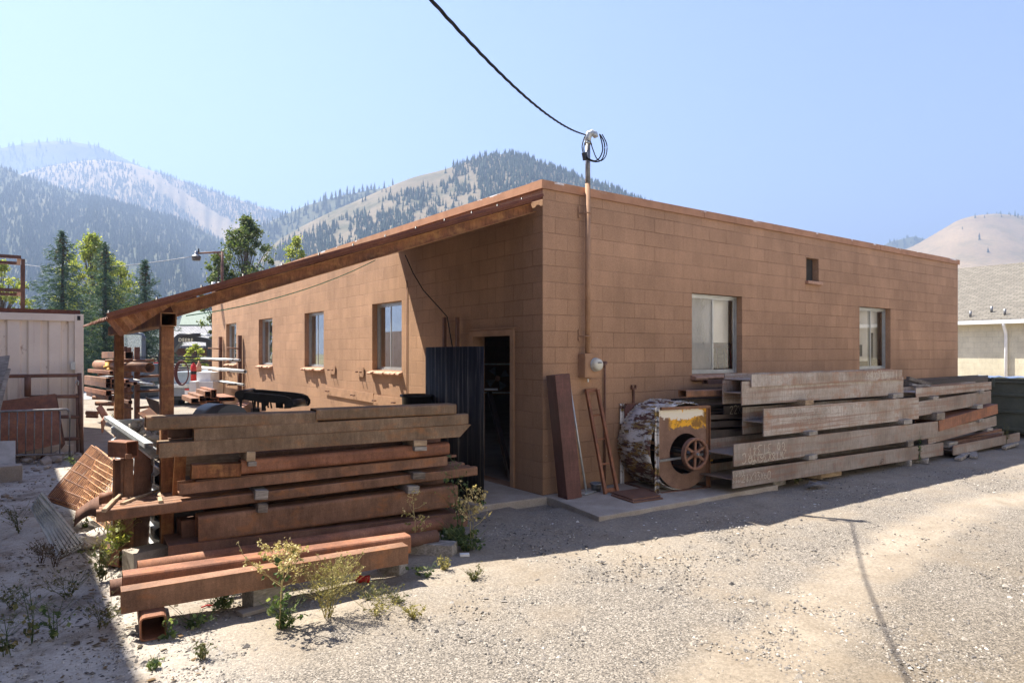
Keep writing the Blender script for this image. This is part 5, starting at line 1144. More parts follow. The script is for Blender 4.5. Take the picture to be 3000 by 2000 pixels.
hb('steel_beam', -.50, (2090, 1345, 1385), (2700, 1300), .25, 'h', MT['steel_dark'], 'hidden dark beam deep behind the bottom beam')
q = ony(2084, 1343, -.84); m = MB(); m.box((q.x, -.845, q.z), (.055, .003, .06)); o = m.build('yellow_sticker', MT['yellow'], None, origin=q); tag(o, 'small yellow sticker beside the fan housing on the beam behind', 'sticker')
# second group to the right
hb('steel_beam', -1.30, (2684, 1136.7, 1163.5), (2904.8, 1140.6), .30, 'h', MT['steel_pale'], 'top beam of the far right stack, rust striped')
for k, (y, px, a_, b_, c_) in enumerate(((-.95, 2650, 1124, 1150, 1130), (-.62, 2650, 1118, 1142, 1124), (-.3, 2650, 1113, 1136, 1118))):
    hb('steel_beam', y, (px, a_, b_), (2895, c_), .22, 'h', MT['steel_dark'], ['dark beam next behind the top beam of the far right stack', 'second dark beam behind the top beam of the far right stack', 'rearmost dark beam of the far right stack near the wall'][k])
hb('steel_beam', -1.32, (2660, 1181, 1224), (2903.8, 1180), .32, 'h', MT['steel_grey'], 'second beam of the far right stack under the top one')
hb('steel_channel', -1.40, (2752, 1232, 1263), (2923.5, 1210.7), .40, 'n', MT['rust_red'], 'orange red channel lying askew in the far right stack', 'steel channel')
hb('steel_beam', -1.36, (2720, 1268, 1301), (2919.6, 1246), .3, 'h', MT['steel_grey'], 'grey beam under the orange channel')
hb('steel_beam', -1.15, (2795, 1290, 1305), (2935, 1269), .1, 'c', MT['rust'], 'thin brown angle below the grey beam', 'steel angle')
hb('steel_beam', -1.25, (2764, 1296, 1310), (2936, 1281), .15, 'c', MT['rust_dark'], 'thin dark angle just above the last beam', 'steel angle')
B7 = hb('steel_beam', -1.45, (2792.9, 1305, 1333.7), (2987.8, 1291), .3, 'h', MT['steel_grey'], 'lowest rightmost beam lying on the gravel by the dumpster')
q = ony(2850, 1108, -.5); m = MB(); m.box((9.9, -.45, 1.21), (1.5, .14, .10)); o = m.build('steel_tube', MT['steel_dark'], None, origin=(9.9, -.45, 1.2), bevel=.006); tag(o, 'short dark tube on top of the far right stack at the building end', 'steel tube')
def plank(a, b, w, h, lab, mt=None): m = MB(); m.ext(rect(w, h), a, b); o = m.build('plank', mt or MT['wood_grey'], None, origin=a, bevel=.004); tag(o, lab, 'plank')
plank(ony(2664, 1109, -.9)+Vector((0, 0, -.03)), ony(2728, 1132, -1.1), .09, .07, 'weathered plank leaning up on the far right stack', MT['wood_dark']); plank(ony(2672, 1126, -1.05)+Vector((0, 0, -.02)), ony(2728, 1132, -1.25), .10, .03, 'flat splintered plank beneath the leaning one')
def rsp(px0, px1, yt, yb, yp, lab, mt=None, dpt=.5):
    a, b = ony(px0, yb, yp), ony(px1, yb, yp); h = (yb-yt)/2000*depth(a); m = MB(); m.ext(rect(dpt, h), a, Vector((b.x, a.y, a.z))); o = m.build('wood_block', mt or MT['wood_grey'], None, origin=a, bevel=.004); tag(o, lab, 'wood block', 'wood spacers in the right stacks')
S = lambda x: 2500+x/3.92
Sy = lambda y: 1050+y/3.92
rsp(2360, 2384, 1172, 1187, -1.33, 'orange stained spacer between the two upper pale beams, left', MT['wood_tan'])
rsp(2617, 2647, 1154, 1167, -1.28, 'grey spacer between the two upper pale beams, right')
rsp(2371, 2396, 1264, 1276, -1.42, 'grey spacer under the pale deep beam, left'); rsp(2649, 2673, 1230, 1243, -1.42, 'round ended spacer under the pale deep beam, right')
rsp(2370, 2395, 1334, 1348, -1.45, 'blue grey spacer between the two bottom beams, left'); rsp(2660, 2677, 1292, 1309, -1.42, 'dark spacer between the two bottom beams, right', MT['wood_dark'])
rsp(2745, 2769, 1210, 1231, -1.40, 'dark doubled spacer left above the orange channel', MT['wood_dark']); rsp(2735, 2750, 1161, 1170, -1.36, 'spacer under the left of the far right top beam'); rsp(2872, 2884, 1144, 1153, -1.36, 'spacer under the right of the far right top beam')
rsp(2864, 2880, 1186, 1197, -1.40, 'spacer resting on the orange channel'); rsp(2870, 2885, 1228, 1237, -1.42, 'pale spacer under the orange channel'); rsp(2893, 2910, 1255, 1263, -1.40, 'spacer under the grey beam at the far right')
rsp(2781, 2807, 1297, 1312, -1.38, 'pale block on the web of the lowest rightmost beam', None, .2)
for px, py, sz, rz, lab in ((2378, 1397, (.25, .3, .09), .4, 'reddish block under the bottom beam'), (2425, 1395, (.5, .12, .07), -.1, 'timber under the bottom beam right of the reddish block'), (2680, 1352, (.3, .4, .07), .3, 'stacked boards under the bottom beam at its right part'), (2640, 1362, (.12, .3, .10), .1, 'dark block under the bottom beam next to the stacked boards'), (2820, 1340, (.9, .10, .05), .2, 'long board under the lowest rightmost beam'), (2852, 1334, (.8, .12, .04), .35, 'second board under the lowest rightmost beam'), (2960, 1308, (1.0, .08, .05), .1, 'thin board at the foot of the dumpster'), (2235, 1415, (.35, .5, .10), .1, 'timber hidden under the left part of the bottom beam')):
    gblock(px, py, sz, rz, MT['wood_grey'] if 'red' not in lab else MT['wood_tan'], lab, z=-.07 if px < 2500 else -.11)
q = onz(2395, 1425, -.06); m = MB(); rs = random.Random(2); V = []
for i in range(7): V += [q+Vector((i*.06-.2, rs.uniform(-.09, -.05), .03+rs.uniform(0, .03))), q+Vector((i*.06-.18, rs.uniform(.06, .14), .02+rs.uniform(0, .05)))]
m.add(V, [(2*i, 2*i+2, 2*i+3, 2*i+1) for i in range(6)]); o = m.build('crumpled_sheet', MT['galv_dark'], None, origin=q, rec=False); o.modifiers.new('s', 'SOLIDIFY').thickness = .004; tag(o, 'crumpled grey scrap sheet on the gravel below the bottom beam', 'scrap sheet')
# chalk writing
def fontmesh(name, cu):
    t = bpy.data.objects.new(name, cu); COL.objects.link(t); bpy.context.view_layer.update(); me = bpy.data.meshes.new_from_object(t.evaluated_get(bpy.context.evaluated_depsgraph_get())); bpy.data.objects.remove(t)
    o = bpy.data.objects.new(name, me); COL.objects.link(o); return o
GL = {'0': ['0123', 'o'], }
STK = {'0': [[(1, 0), (3, 0), (4, 2), (4, 4), (3, 6), (1, 6), (0, 4), (0, 2), (1, 0)]], '1': [[(2, 0), (2, 6)]], '2': [[(0, 5), (1, 6), (3, 6), (4, 5), (3, 3), (0, 0), (4, 0)]], '3': [[(0, 6), (4, 6), (2, 3.5), (4, 2), (3, 0), (0, 0)]],
 '4': [[(3, 0), (3, 6), (0, 2), (4, 2)]], '5': [[(4, 6), (1, 6), (0, 3.5), (3, 4), (4, 2), (3, 0), (0, 0)]], '6': [[(4, 6), (1, 4), (0, 2), (1, 0), (3, 0), (4, 2), (2, 3), (0, 2)]], '7': [[(0, 6), (4, 6), (1, 0)]],
 '8': [[(2, 3), (0, 5), (2, 6), (4, 5), (2, 3), (0, 1), (2, 0), (4, 1), (2, 3)]], '9': [[(4, 4), (2, 3), (0, 4), (1, 6), (3, 6), (4, 4), (3, 0)]], 'X': [[(0, 0), (4, 6)], [(0, 6), (4, 0)]], 'W': [[(0, 6), (1, 0), (2, 4), (3, 0), (4, 6)]],
 'T': [[(0, 6), (4, 6)], [(2, 6), (2, 0)]], 'R': [[(0, 0), (0, 6), (3, 6), (4, 4.5), (3, 3), (0, 3)], [(2, 3), (4, 0)]], 'C': [[(4, 5), (3, 6), (1, 6), (0, 4), (0, 2), (1, 0), (3, 0), (4, 1)]], 'S': [[(4, 5), (2, 6), (0, 5), (4, 2), (2, 0), (0, 1)]],
 'A': [[(0, 0), (2, 6), (4, 0)], [(1, 2), (3, 2)]], 'B': [[(0, 0), (0, 6), (3, 5), (0, 3), (4, 1.5), (0, 0)]], 'E': [[(4, 6), (0, 6), (0, 0), (4, 0)], [(0, 3), (3, 3)]], 'M': [[(0, 0), (0, 6), (2, 3), (4, 6), (4, 0)]], 'L': [[(0, 6), (0, 0), (4, 0)]],
 'F': [[(4, 6), (0, 6), (0, 0)], [(0, 3), (3, 3)]], 'I': [[(2, 0), (2, 6)]], '/': [[(0, 0), (4, 6)]], 'H': [[(0, 0), (0, 6)], [(4, 0), (4, 6)], [(0, 3), (4, 3)]], 'N': [[(0, 0), (0, 6), (4, 0), (4, 6)]], 'G': [[(4, 5), (2, 6), (0, 4), (0, 2), (2, 0), (4, 1), (4, 3), (2, 3)]],
 'Q': [[(1, 0), (3, 0), (4, 3), (3, 6), (1, 6), (0, 3), (1, 0)], [(2, 2), (4, 0)]], 'V': [[(0, 6), (2, 0), (4, 6)]]}
def write(txt, beam, px, py, size, flip=False, mt='chalk', yoff=-.002, shear=.15, sp=1.0):
    """hand drawn chalk strokes lying 2 mm proud of the flange"""
    p0, p1, h, o = beam; q = ony(px, py, p0.y); rs = random.Random(len(txt)*7+int(px)); k = size/6; wd = .0042*size/.1; adv = 5.6*k*sp; x0 = -adv*len(txt)/2; dx = (p1-p0).normalized(); m = MB(); Y = p0.y+yoff
    for i, ch in enumerate(txt):
        jy = rs.uniform(-.6, .6)*k; sc = rs.uniform(.82, 1.1); sl_ = rs.uniform(.0, .3)
        for st in STK.get(ch, []):
            P = [(x0+adv*i+(a*.95+b*sl_*.4+rs.uniform(-.25, .25))*k*sc, (b-3)*k*sc+jy+rs.uniform(-.25, .25)*k) for a, b in st]
            for (ax, az), (bx, bz) in zip(P[:-1], P[1:]):
                if rs.random() < .06: continue
                L_ = math.hypot(bx-ax, bz-az) or 1e-6; nx, nz = -(bz-az)/L_*wd*rs.uniform(.6, 1.2), (bx-ax)/L_*wd*rs.uniform(.6, 1.2); V = []
                for (u, v_) in ((ax+nx, az+nz), (bx+nx, bz+nz), (bx-nx, bz-nz), (ax-nx, az-nz)):
                    if flip: u, v_ = -u, -v_
                    V.append(Vector((q.x+u, Y, q.z+v_+dx.z/dx.x*u)))
                m.add(V, [(0, 1, 2, 3)])
    m.build('chalk_writing', MT[mt], o, rec=False)
Rx = lambda x: 2000+x/3.92
Ry = lambda y: 1050+y/3.92
write('GQ 31341', B2, Rx(960), Ry(1030), .115, True); write('2W18X36X50', B2, Rx(975), Ry(1130), .11, True, sp=.85); write('TRCO', B2, Rx(728), Ry(1145), .115, True)
write('TW50', B1, Rx(640), Ry(1325), .07); write('S36096', B1, Rx(665), Ry(1388), .065); write('21X93X60', B1, Rx(850), Ry(1352), .10, sp=.85)
write('14X90WT BEAMS SL 2FEB', B3, Rx(1610), Ry(605), .115, mt='chalk_dim', sp=.9); write('H7S08395', B3, Rx(1480), Ry(700), .10, mt='chalk_dim')
write('S/9/1335', B4, Rx(1330), Ry(440), .075, mt='chalk_dim'); write('94X3XV IIII', B5, 2500+380/3.92, 1050+190/3.92, .13, mt='chalk'); write('A SN', B5, 2500+380/3.92, 1050+228/3.92, .08, mt='chalk')
write('22X', BB, Rx(612), Ry(590), .10)

# ================================================================ INSIDE THE BUILDING
m = MB(); m.bb((4.9, .25, .0), (5.0, 6.0, 3.5)); m.build('partition', MT['white_block'], BL)
m = MB(); m.bb((2.2, 3.2, .0), (4.85, 3.3, 3.5)); m.build('partition', MT['white_block'], BL)
for (x0, x1, z0, z1, lab) in ((2.7, 4.7, 1.95, 2.72, 'near'), (7.7, 9.9, 1.62, 2.72, 'far')):  # added pale sheets stand in for the bright reflection in the panes
    m = MB(); m.bb((x0, .30, z0), (x1, .303, z1)); o = m.build('window_blind', plain('blind_'+lab, (.80, .78, .72), .9, 0, .04, 3), None, origin=(x0, .30, z1)); tag(o, 'pale sheet hanging inside the ' + ('wider looking window nearer the corner' if lab == 'near' else 'window at the far end of the shaded wall'), 'blind')
TS = thing('tool_rack', 'tool rack with red handled clamps seen through the window nearer the corner', 'tool rack', (3.6, .5, 1.3))
m = MB(); m.bb((3.7, .40, 1.86), (4.8, .55, 1.94)); m.build('shelf', MT['paint_red_brown'], TS)
m = MB(); m.bb((3.6, .40, 1.40), (4.80, .62, 1.50)); m.build('bench', MT['galv_dark'], TS)
m = MB(); m.bb((3.7, .64, 1.40), (4.9, .66, 1.92)); m.build('back_board', MT['wood_tan'], TS)
for k, (x, mt) in enumerate(((3.95, 'black'), (4.06, 'rust_dark'), (4.25, 'black'), (4.33, 'red'), (4.42, 'red'))):
    m = MB(); m.tube([(x, .45, 1.86), (x+.03, .45, 1.70), (x+.05, .45, 1.50)], .014, 6); m.build('clamp', MT[mt], TS)
# added flat pieces imitating pipe shapes reflected in the far window
for k, (x0, x1, z0, z1) in enumerate(((8.10, 8.50, 1.72, 1.95), (8.15, 8.25, 1.48, 1.72), (8.85, 8.95, 1.50, 2.2), (8.98, 9.25, 1.48, 1.66))):
    m = MB(); m.bb((x0, .26, z0), (x1, .29, z1)); o = m.build('machine_part', MT['galv_dark'] if k % 2 else MT['black'], None, origin=(x0, .26, z0), bevel=.005); tag(o, ['dark boxy machine part high behind the left pane of the far window', 'grey strut below the boxy part behind the far window', 'tall dark strip behind the middle of the far window', 'grey low part behind the right pane of the far window'][k], 'machine part')
# things just inside the door
FN = thing('box_fan', 'pale square box fan in the dark inside the doorway', 'fan', (1.9, 2.8, 1.3))
q = at(1458, 1108, 11.5); e1 = Vector((.806, -.592, 0))
def fq(a, z, o=0): return q + e1*a + Vector((0, 0, z)) - FW*o
m = MB(); 
for a, z, w_, h_ in ((-.24, 0, .02, .5), (.24, 0, .02, .5), (0, .24, .5, .02), (0, -.24, .5, .02)): m.box(fq(a, z), (w_ if w_ < .1 else w_, .10, h_), rz=math.atan2(e1.y, e1.x))
m.build('frame', MT['galv'], FN); m = MB(); m.tube([fq(0, 0, -.01), fq(0, 0, .04)], .045, 16); m.build('hub', MT['sill'], FN)
for k in range(4):
    t = R_(90*k+30); m = MB(); m.add([fq(.04*math.cos(t), .04*math.sin(t)), fq(.2*math.cos(t-.35), .2*math.sin(t-.35), .02), fq(.2*math.cos(t+.35), .2*math.sin(t+.35), -.02)], [(0, 1, 2)]); m.build('blade', MT['galv_dark'], FN, rec=False)
a, b = at(1495, 1395, 9.6), at(1430, 1145, 10.4); m = MB(); m.ext(rect(.07, .05), a, b, up=(0, 1, 0)); o = m.build('leaning_bar', MT['steel_dark'], None, origin=a); tag(o, 'dark bar leaning just inside the open doorway', 'bar')
a = at(1437, 1140, 10.3); m = MB(); m.box(a, (.22, .10, .025), -.6); o = m.build('white_paper', MT['white'], None, origin=a); tag(o, 'white sheet on top of the leaning bar inside the doorway', 'paper')
# ================================================================ YARD THINGS AGAINST AND BESIDE THE SUNLIT WALL
WRK = thing('wall_rack', 'rusty two post pipe rack on the sunlit wall holding white pipes', 'pipe rack', (-.1, 14.8, -.06))
ys_ = []
for px, ytop in ((648, 986), (705, 982)):
    q = onx(px, ytop, -.08); ys_.append(q.y); m = MB(); m.ext(rect(.10, .10), (-.03, q.y+.05, -.1), (-.03, q.y+.05, q.z), up=(-1, 0, 0)); m.build('upright', T['rust_dark'], WRK)
    for z in (q.z-.38, q.z-.75, q.z-1.05, q.z-1.42, q.z-1.75): m = MB(); m.tube([(-.12, q.y, z), (-.46, q.y, z+.02)], .02, 8); m.build('arm', T['rust'], WRK)
def yp(n, x, z, y0, y1, r, mt, lab, cat='pipe'): m = MB(); m.pipe((x, y0, z), (x, y1, z+.02), r, r*.75, 14); o = m.build(n, mt, None, origin=(x, y0, z)); tag(o, lab, cat, 'pipes on the wall rack')
zt_ = onx(705, 982, -.08).z
yp('white_pipe', -.30, zt_-.70, 12.9, 17.2, .035, MT['pvc'], 'white pipe on the top arm of the wall rack, nearer one'); yp('white_pipe', -.38, zt_-.70, 13.3, 17.2, .03, MT['galv'], 'silvery pipe beside the white one on the top arm of the wall rack')
yp('white_pipe', -.34, zt_-1.0, 12.2, 18.3, .052, MT['pvc'], 'thickest white pipe on the middle arm of the wall rack'); yp('white_pipe', -.24, zt_-1.0, 13.6, 17, .02, MT['pvc'], 'thin white pipe behind the thickest one on the wall rack')
yp('white_pipe', -.32, zt_-1.36, 12.4, 17.8, .035, MT['pvc'], 'white pipe on the lower arm of the wall rack, nearer one'); yp('white_pipe', -.40, zt_-1.36, 12.9, 17.5, .028, MT['galv_dark'], 'grey pipe on the lower arm of the wall rack')
# black loader arms
LA = thing('loader_arms', 'black curved steel loader arms standing behind the left pile', 'attachment', (-2.4, 1.4, -.06))
def arm(dd, x0, y0, sc, mt):
    out = [(445, 1105), (470, 1092), (560, 1096), (700, 1108), (840, 1120), (900, 1130), (945, 1150), (968, 1185), (968, 1215), (950, 1240), (885, 1243), (888, 1205), (860, 1190), (800, 1192), (748, 1185), (745, 1205), (715, 1225), (720, 1262), (680, 1262), (675, 1190), (600, 1172), (618, 1262), (602, 1262), (590, 1175), (520, 1160), (500, 1165), (492, 1275), (478, 1275), (475, 1180), (452, 1140)]
    P = [at(550+(x+x0)/3.136, 800+(y+y0)/3.136, dd) for x, y in out]; n = len(P); b = Vector((.3, .95, 0)).normalized()*.05
    m = MB(); m.add(P+[p+b for p in P], [tuple(range(n)), tuple(range(2*n-1, n-1, -1))]+[(i, (i+1) % n, n+(i+1) % n, n+i) for i in range(n)]); m.build('arm_plate', mt, LA, bevel=0)
bl = plain('black_steel', (.022, .022, .024), .5, 0, .2, 20, (.012, .012, .013), .4)
arm(8.2, 0, 0, 1, bl); arm(8.7, 130, -25, 1, bl); arm(8.8, 160, -22, 1, bl)
for a, b in (((470, 1115), (600, 1090)), ((930, 1200), (1090, 1180))): m = MB(); m.tube([at(550+a[0]/3.136, 800+a[1]/3.136, 8.15), at(550+b[0]/3.136, 800+b[1]/3.136, 8.85)], .05, 12); m.build('cross_tube', bl, LA)
q = at(480, 1290, 8.3)
m = MB(); m.bb((q.x, q.y, 0), (q.x, q.y, 0)); 
for px in (606, 748): a = at(px, 1200, 8.3); m = MB(); m.bb((a.x-.04, a.y-.04, -.08), (a.x+.04, a.y+.04, a.z+.02)); m.build('stand_leg', bl, LA)
a = at(612, 1205, 8.0); b = at(680, 1215, 7.7); m = MB(); m.tube([a+Vector((0, 0, -.12)), b+Vector((0, 0, -.10))], .22, 24); o = m.build('grey_drum', plain('drum_grey', (.10, .105, .115), .4, .2, .1, 5), None, origin=a); tag(o, 'grey rounded drum lying left of the black loader arms', 'drum')
# sunlit I beam lying toward the camera
a = at(512, 1205, 13.2); b = at(640, 1290, 8.6); a.z = .25; b.z = .20
m = MB(); m.ext(isec(.18, .40, .02, .012), Vector((a.x, a.y, .12)), Vector((b.x, b.y, .12))); o = m.build('i_beam', MT['steel_pale'], None, origin=a); tag(o, 'sunlit grey I beam lying behind the loader arms', 'steel beam')
# small stack of rusty tubes below the wall rack
for k, (px, py, w_, h_) in enumerate(((600, 1160, .30, .14), (618, 1163, .2, .2), (584, 1173, .5, .14), (640, 1172, .6, .1), (560, 1178, .5, .12), (605, 1186, .5, .12))):
    p = at(px, py+4, 15.5); p.z = max(.02, p.z); m = MB(); o_, h2 = boxsec(w_*.6, h_, .01, .01); m.ext([(-x_, y_) for x_, y_ in o_], p, p+Vector((.1, 1.4+.2*(k % 3), 0)), [(-x_, y_) for x_, y_ in h2])
    o = m.build('tube_offcut', T['rust_red'] if k % 2 else T['rust'], None, origin=p); tag(o, 'short rusty tube offcut in the heap below the wall rack', 'tube offcut', 'tube offcuts below the wall rack')
a = onx(690, 1180, -.35); m = MB(); P = [Vector((-.75, 12.6, .02)), Vector((-.7, 13.6, .02)), Vector((-.12, 13.6, .42)), Vector((-.12, 12.6, .42))]; o = quadplate('rusty_sheet', P, .01, T['rust_red'], 'small rusty sheet leaning on the sunlit wall under the pipe rack', 'steel sheet')
# ================================================================ STOCK RACK IN THE OPEN YARD
XD = 17.5
SR = thing('stock_rack', 'open rusty pipe stock rack with horizontal arms in the yard behind the awning', 'stock rack', at(395, 1235, XD))
def mp_(px, py, d=XD): return at(220+px/3.92, 880+py/3.92, d)
for (px, y0, w_) in ((684, 535, .12), (600, 538, .10), (562, 530, .08)):
    dd = XD + (0 if px > 650 else 1.2); a = mp_(px, y0, dd); m = MB(); m.ext(rect(w_, w_), Vector((a.x, a.y, -.1)), a, up=(0, 1, 0)); m.build('upright', T['rust_dark'], SR)
for (x0, x1, y) in ((540, 905, 690), (350, 660, 685), (385, 660, 878), (715, 1000, 865), (345, 660, 1062), (715, 1000, 1035), (370, 660, 1245), (720, 850, 1225), (265, 440, 845), (300, 440, 815)):
    m = MB(); m.tube([mp_(x0, y+8), mp_(x1, y-4)], .032, 8); m.build('arm', T['rust'], SR)
for (x0, y0, x1, y1) in ((600, 560, 680, 1200), (640, 870, 600, 1180), (720, 870, 660, 1240)):
    pass
def stube(px, py, s, lab, mt='rust', ln=2.6, k=0):   # square tube, open end toward the camera
    p = mp_(px, py, XD-1.0); m = MB(); o_, h_ = boxsec(s, s, .01, .01); m.ext([(-a, b) for a, b in o_], p, p+Vector((-.25, ln, 0)), [(-a, b) for a, b in h_]); o = m.build('square_tube', T[mt], None, origin=p); tag(o, lab, 'square tube', 'square tubes stored in the yard rack')
for i, (px, py) in enumerate(((352, 950), (415, 958), (352, 1005), (415, 1010), (352, 1095), (380, 1150), (430, 1160), (575, 950), (590, 1000), (668, 975), (395, 850), (610, 1190), (575, 670))):
    stube(px, py, (.125 if i < 7 else .09) if i != 12 else .17, 'square tube end stored in the yard rack behind the awning posts', ('rust', 'rust_red', 'rust_dark')[i % 3], 2.6)
a = mp_(858, 772, XD-.5); m = MB(); m.pipe(a, a+Vector((-.9, 2.6, .05)), .125, .112, 28); o = m.build('large_pipe', T['rust'], None, origin=a); tag(o, 'large rusty round pipe with open dark end on the yard rack', 'pipe')
a = mp_(880, 950, XD-.6); m = MB(); m.pipe(a, a+Vector((-.9, 2.0, .12)), .062, .052, 20); o = m.build('grey_pipe', MT['galv_dark'], None, origin=a); tag(o, 'mid sized grey pipe below the large rusty one on the yard rack', 'pipe')
a = mp_(903, 968, XD-.9); m = MB(); m.pipe(a, a+Vector((-.9, 1.9, .12)), .035, .028, 16); o = m.build('grey_pipe', MT['galv'], None, origin=a); tag(o, 'thin silver pipe inside the mid sized grey pipe', 'pipe')
for k, (p4, lab, mt) in enumerate((([(250, 1230), (300, 1190), (380, 1310), (330, 1370)], 'bent rusty plate at the foot of the yard rack, left', 'rust_red'), ([(310, 1380), (345, 1330), (350, 1400), (320, 1520)], 'rusty plate upright on the ground left of the corrugated bin', 'rust_red'), ([(720, 1290), (860, 1230), (960, 1320), (840, 1390)], 'flat rusty channel at the foot of the yard rack, right', 'rust'))):
    d_ = (14.5, 11.0, 13)[k]; P = [mp_(x, y, d_+(.5 if i in (1, 2) else 0)) for i, (x, y) in enumerate(p4)]; quadplate('steel_plate', P, .02, T[mt], lab, 'steel plate')
a = [mp_(*p, 14.2) for p in ((805, 1105), (960, 1160), (975, 1310), (890, 1305))]; quadplate('perforated_sheet', a, .01, T['steel_dark'] if 0 else MT['steel_dark'], 'dark perforated sheet leaning behind the near awning post', 'steel sheet')
for i, (x0, x1, y, dd, r) in enumerate(((125, 440, 1030, 20, .03), (205, 440, 1115, 17.5, .05), (240, 440, 1180, 16.5, .055), (130, 260, 1290, 15.5, .05), (130, 260, 1330, 15, .03))):
    a, b = mp_(x0, y, dd), mp_(x1, y+6, dd); m = MB(); m.tube([a, b], r, 8); o = m.build('steel_bar', T['rust'], None, origin=a); tag(o, ['highest', 'second highest', 'middle', 'second lowest', 'lowest'][i] + ' of the rusty bars sticking out left of the yard rack', 'steel bar')
for i, (x, y, c_) in enumerate(((395, 775, 'yellow'), (385, 735, 'yellow'), (650, 770, 'yellow'))):
    a = mp_(x, y+30, XD+.5); m = MB(); m.lathe([(.12, 0), (.12, .03), (.085, .04), (.07, .17), (.001, .18)], a, n=20); o = m.build('yellow_bucket', MT[c_], None, origin=a); tag(o, ['lower yellow tub on the yard rack', 'upper yellow tub on the yard rack', 'yellow tub behind the uprights of the yard rack'][i], 'tub')
# boxes
m = MB(); a = at(583, 1120, 20.5); 
def wbox(px0, px1, y0, y1, d, dp, name, lab, mt):
    a, b = at(px0, y1, d), at(px1, y1, d); c = at(px0, y0, d); h = c.z-a.z; m = MB(); e_ = (b-a); n_ = Vector((-e_.y, e_.x, 0)).normalized()*dp; z_ = Vector((0, 0, h)); V = [a, b, b+n_, a+n_]; m.add(V+[v+z_ for v in V], [(0, 1, 2, 3), (4, 5, 6, 7), (0, 1, 5, 4), (1, 2, 6, 5), (2, 3, 7, 6), (3, 0, 4, 7)]); o = m.build(name, mt, None, origin=a, bevel=.01); tag(o, lab, 'box'); return o, a, b, h
wbox(554, 574, 1117, 1175, 19.6, .5, 'white_box', 'narrow white box left of the lettered carton', MT['white'])
bx_, a, b, h = wbox(575, 624, 1117, 1175, 19.8, .7, 'white_carton', 'large white carton with black letters beside the building end', MT['white'])
cu = bpy.data.curves.new('lettering', 'FONT'); cu.body = 'PLC'; cu.size = .16; cu.offset = .002; cu.materials.append(MT['black']); t = fontmesh('lettering', cu); t.parent = bx_; dd_ = (b-a).normalized()
p = at(594, 1166, 19.77); t.rotation_euler = (R_(90), 0, math.atan2(dd_.y, dd_.x)); t.location = p-Vector(bx_.location)
wbox(576, 617, 1090, 1116, 19.9, .6, 'white_carton', 'smaller white carton on top of the lettered one', MT['white'])
FE = thing('fire_extinguisher', 'red fire extinguisher standing on the truck bed left of a brown gas bottle', 'fire extinguisher', at(567, 1115, 21))
a = at(567, 1115, 21); s_ = 21/2000; m = MB(); m.lathe([(.001, 0), (.085, 0), (.085, .42), (.06, .50), (.03, .52), (.03, .56), (.001, .56)], a, n=20); m.build('bottle', MT['red'], FE); m = MB(); m.lathe([(.0862, .20), (.0862, .30)], a, n=20); m.build('label_band', MT['black'], FE); m = MB(); m.box(a+Vector((0, 0, .58)), (.10, .03, .04)); m.build('valve', MT['black'], FE)
a = at(583, 1090, 21.3); m = MB(); m.lathe([(.001, 0), (.075, 0), (.075, .22), (.03, .30), (.02, .36), (.001, .36)], a, n=18); o = m.build('gas_bottle', MT['sill'], None, origin=a); tag(o, 'small tan gas bottle right of the fire extinguisher', 'gas bottle')
# ================================================================ TRUCK, EXCAVATOR
TR = thing('flatbed_truck', 'grey flatbed work truck with black rear rack behind the yard rack', 'truck', at(540, 1180, 24))
D = 24.0
def tb(px0, px1, y0, y1, mt, name, dp=.1, d=D, bev=.01, par=None):
    a, b, c = at(px0, y1, d), at(px1, y1, d), at(px0, y0, d); h = c.z-a.z; e_ = (b-a); n_ = Vector((-e_.y, e_.x, 0)).normalized()*dp; z_ = Vector((0, 0, h)); V = [a, b, b+n_, a+n_]; m = MB(); m.add(V+[v+z_ for v in V], [(0, 1, 2, 3), (4, 5, 6, 7), (0, 1, 5, 4), (1, 2, 6, 5), (2, 3, 7, 6), (3, 0, 4, 7)]); return m.build(name, mt, par or TR, bevel=bev)
tgrey = plain('truck_grey', (.22, .24, .26), .5, .1, .1, 4)
tb(462, 690, 1126, 1136, MT['galv'], 'bumper', .3, 23.9); tb(465, 690, 1137, 1160, tgrey, 'tailgate', .12); tb(480, 690, 1161, 1172, MT['black'], 'underbody', 2.5, 24.1)
tb(462, 700, 1090, 1125, plain('truck_body', (.30, .36, .40), .45, .1, .1, 4), 'bed_side', 4.5, 24.2)
tb(462, 468, 1035, 1135, MT['black'], 'rack_post', .08, 23.95)
for y in (1043, 1052, 1060): tb(440, 700, y, y+3.5, MT['black'], 'rack_rail', .06, 23.9+.0)
for y in (1066, 1073, 1080, 1087): tb(505, 560, y, y+2, MT['galv'], 'grille_bar', .04, 24.0)
tb(541, 553, 1138, 1155, MT['white'], 'licence_plate', .02, 23.85, 0); tb(541, 553, 1138, 1143, MT['red'], 'plate_band', .02, 23.82, 0); tb(450, 462, 1061, 1064, MT['red'], 'marker_light', .05, 23.8, 0)
for px in (500, 640):
    c = at(px, 1172, 24.6); m = MB(); m.tube([c, c+Vector((.25, .18, 0))], .36, 24); w_ = m.build('wheel', MT['black_rubber'], TR)
c = at(535, 1092, 23.8); m = MB()
for k in range(5):
    P = [];
    for i in range(25):
        t = 2*math.pi*i/24; P.append(c+e1*(.20+.012*k)*math.cos(t)+Vector((0, 0, (.38+.012*k)*math.sin(t)))-FW*(.02*k))
    m.tube(P, .018, 5, False)
o = m.build('hose_coil', plain('hose', (.10, .035, .035), .6), None, origin=c, rec=False); tag(o, 'long oval coil of dark red hose hung on the truck rack', 'hose')
EX = thing('excavator', 'mini excavator with glazed cab and black lettered boom beyond the yard rack', 'excavator', at(400, 1170, 28))
def eb(px0, px1, y0, y1, mt, name, dp=.1, d=28, bev=.01): return tb(px0, px1, y0, y1, mt, name, dp, d, bev, EX)
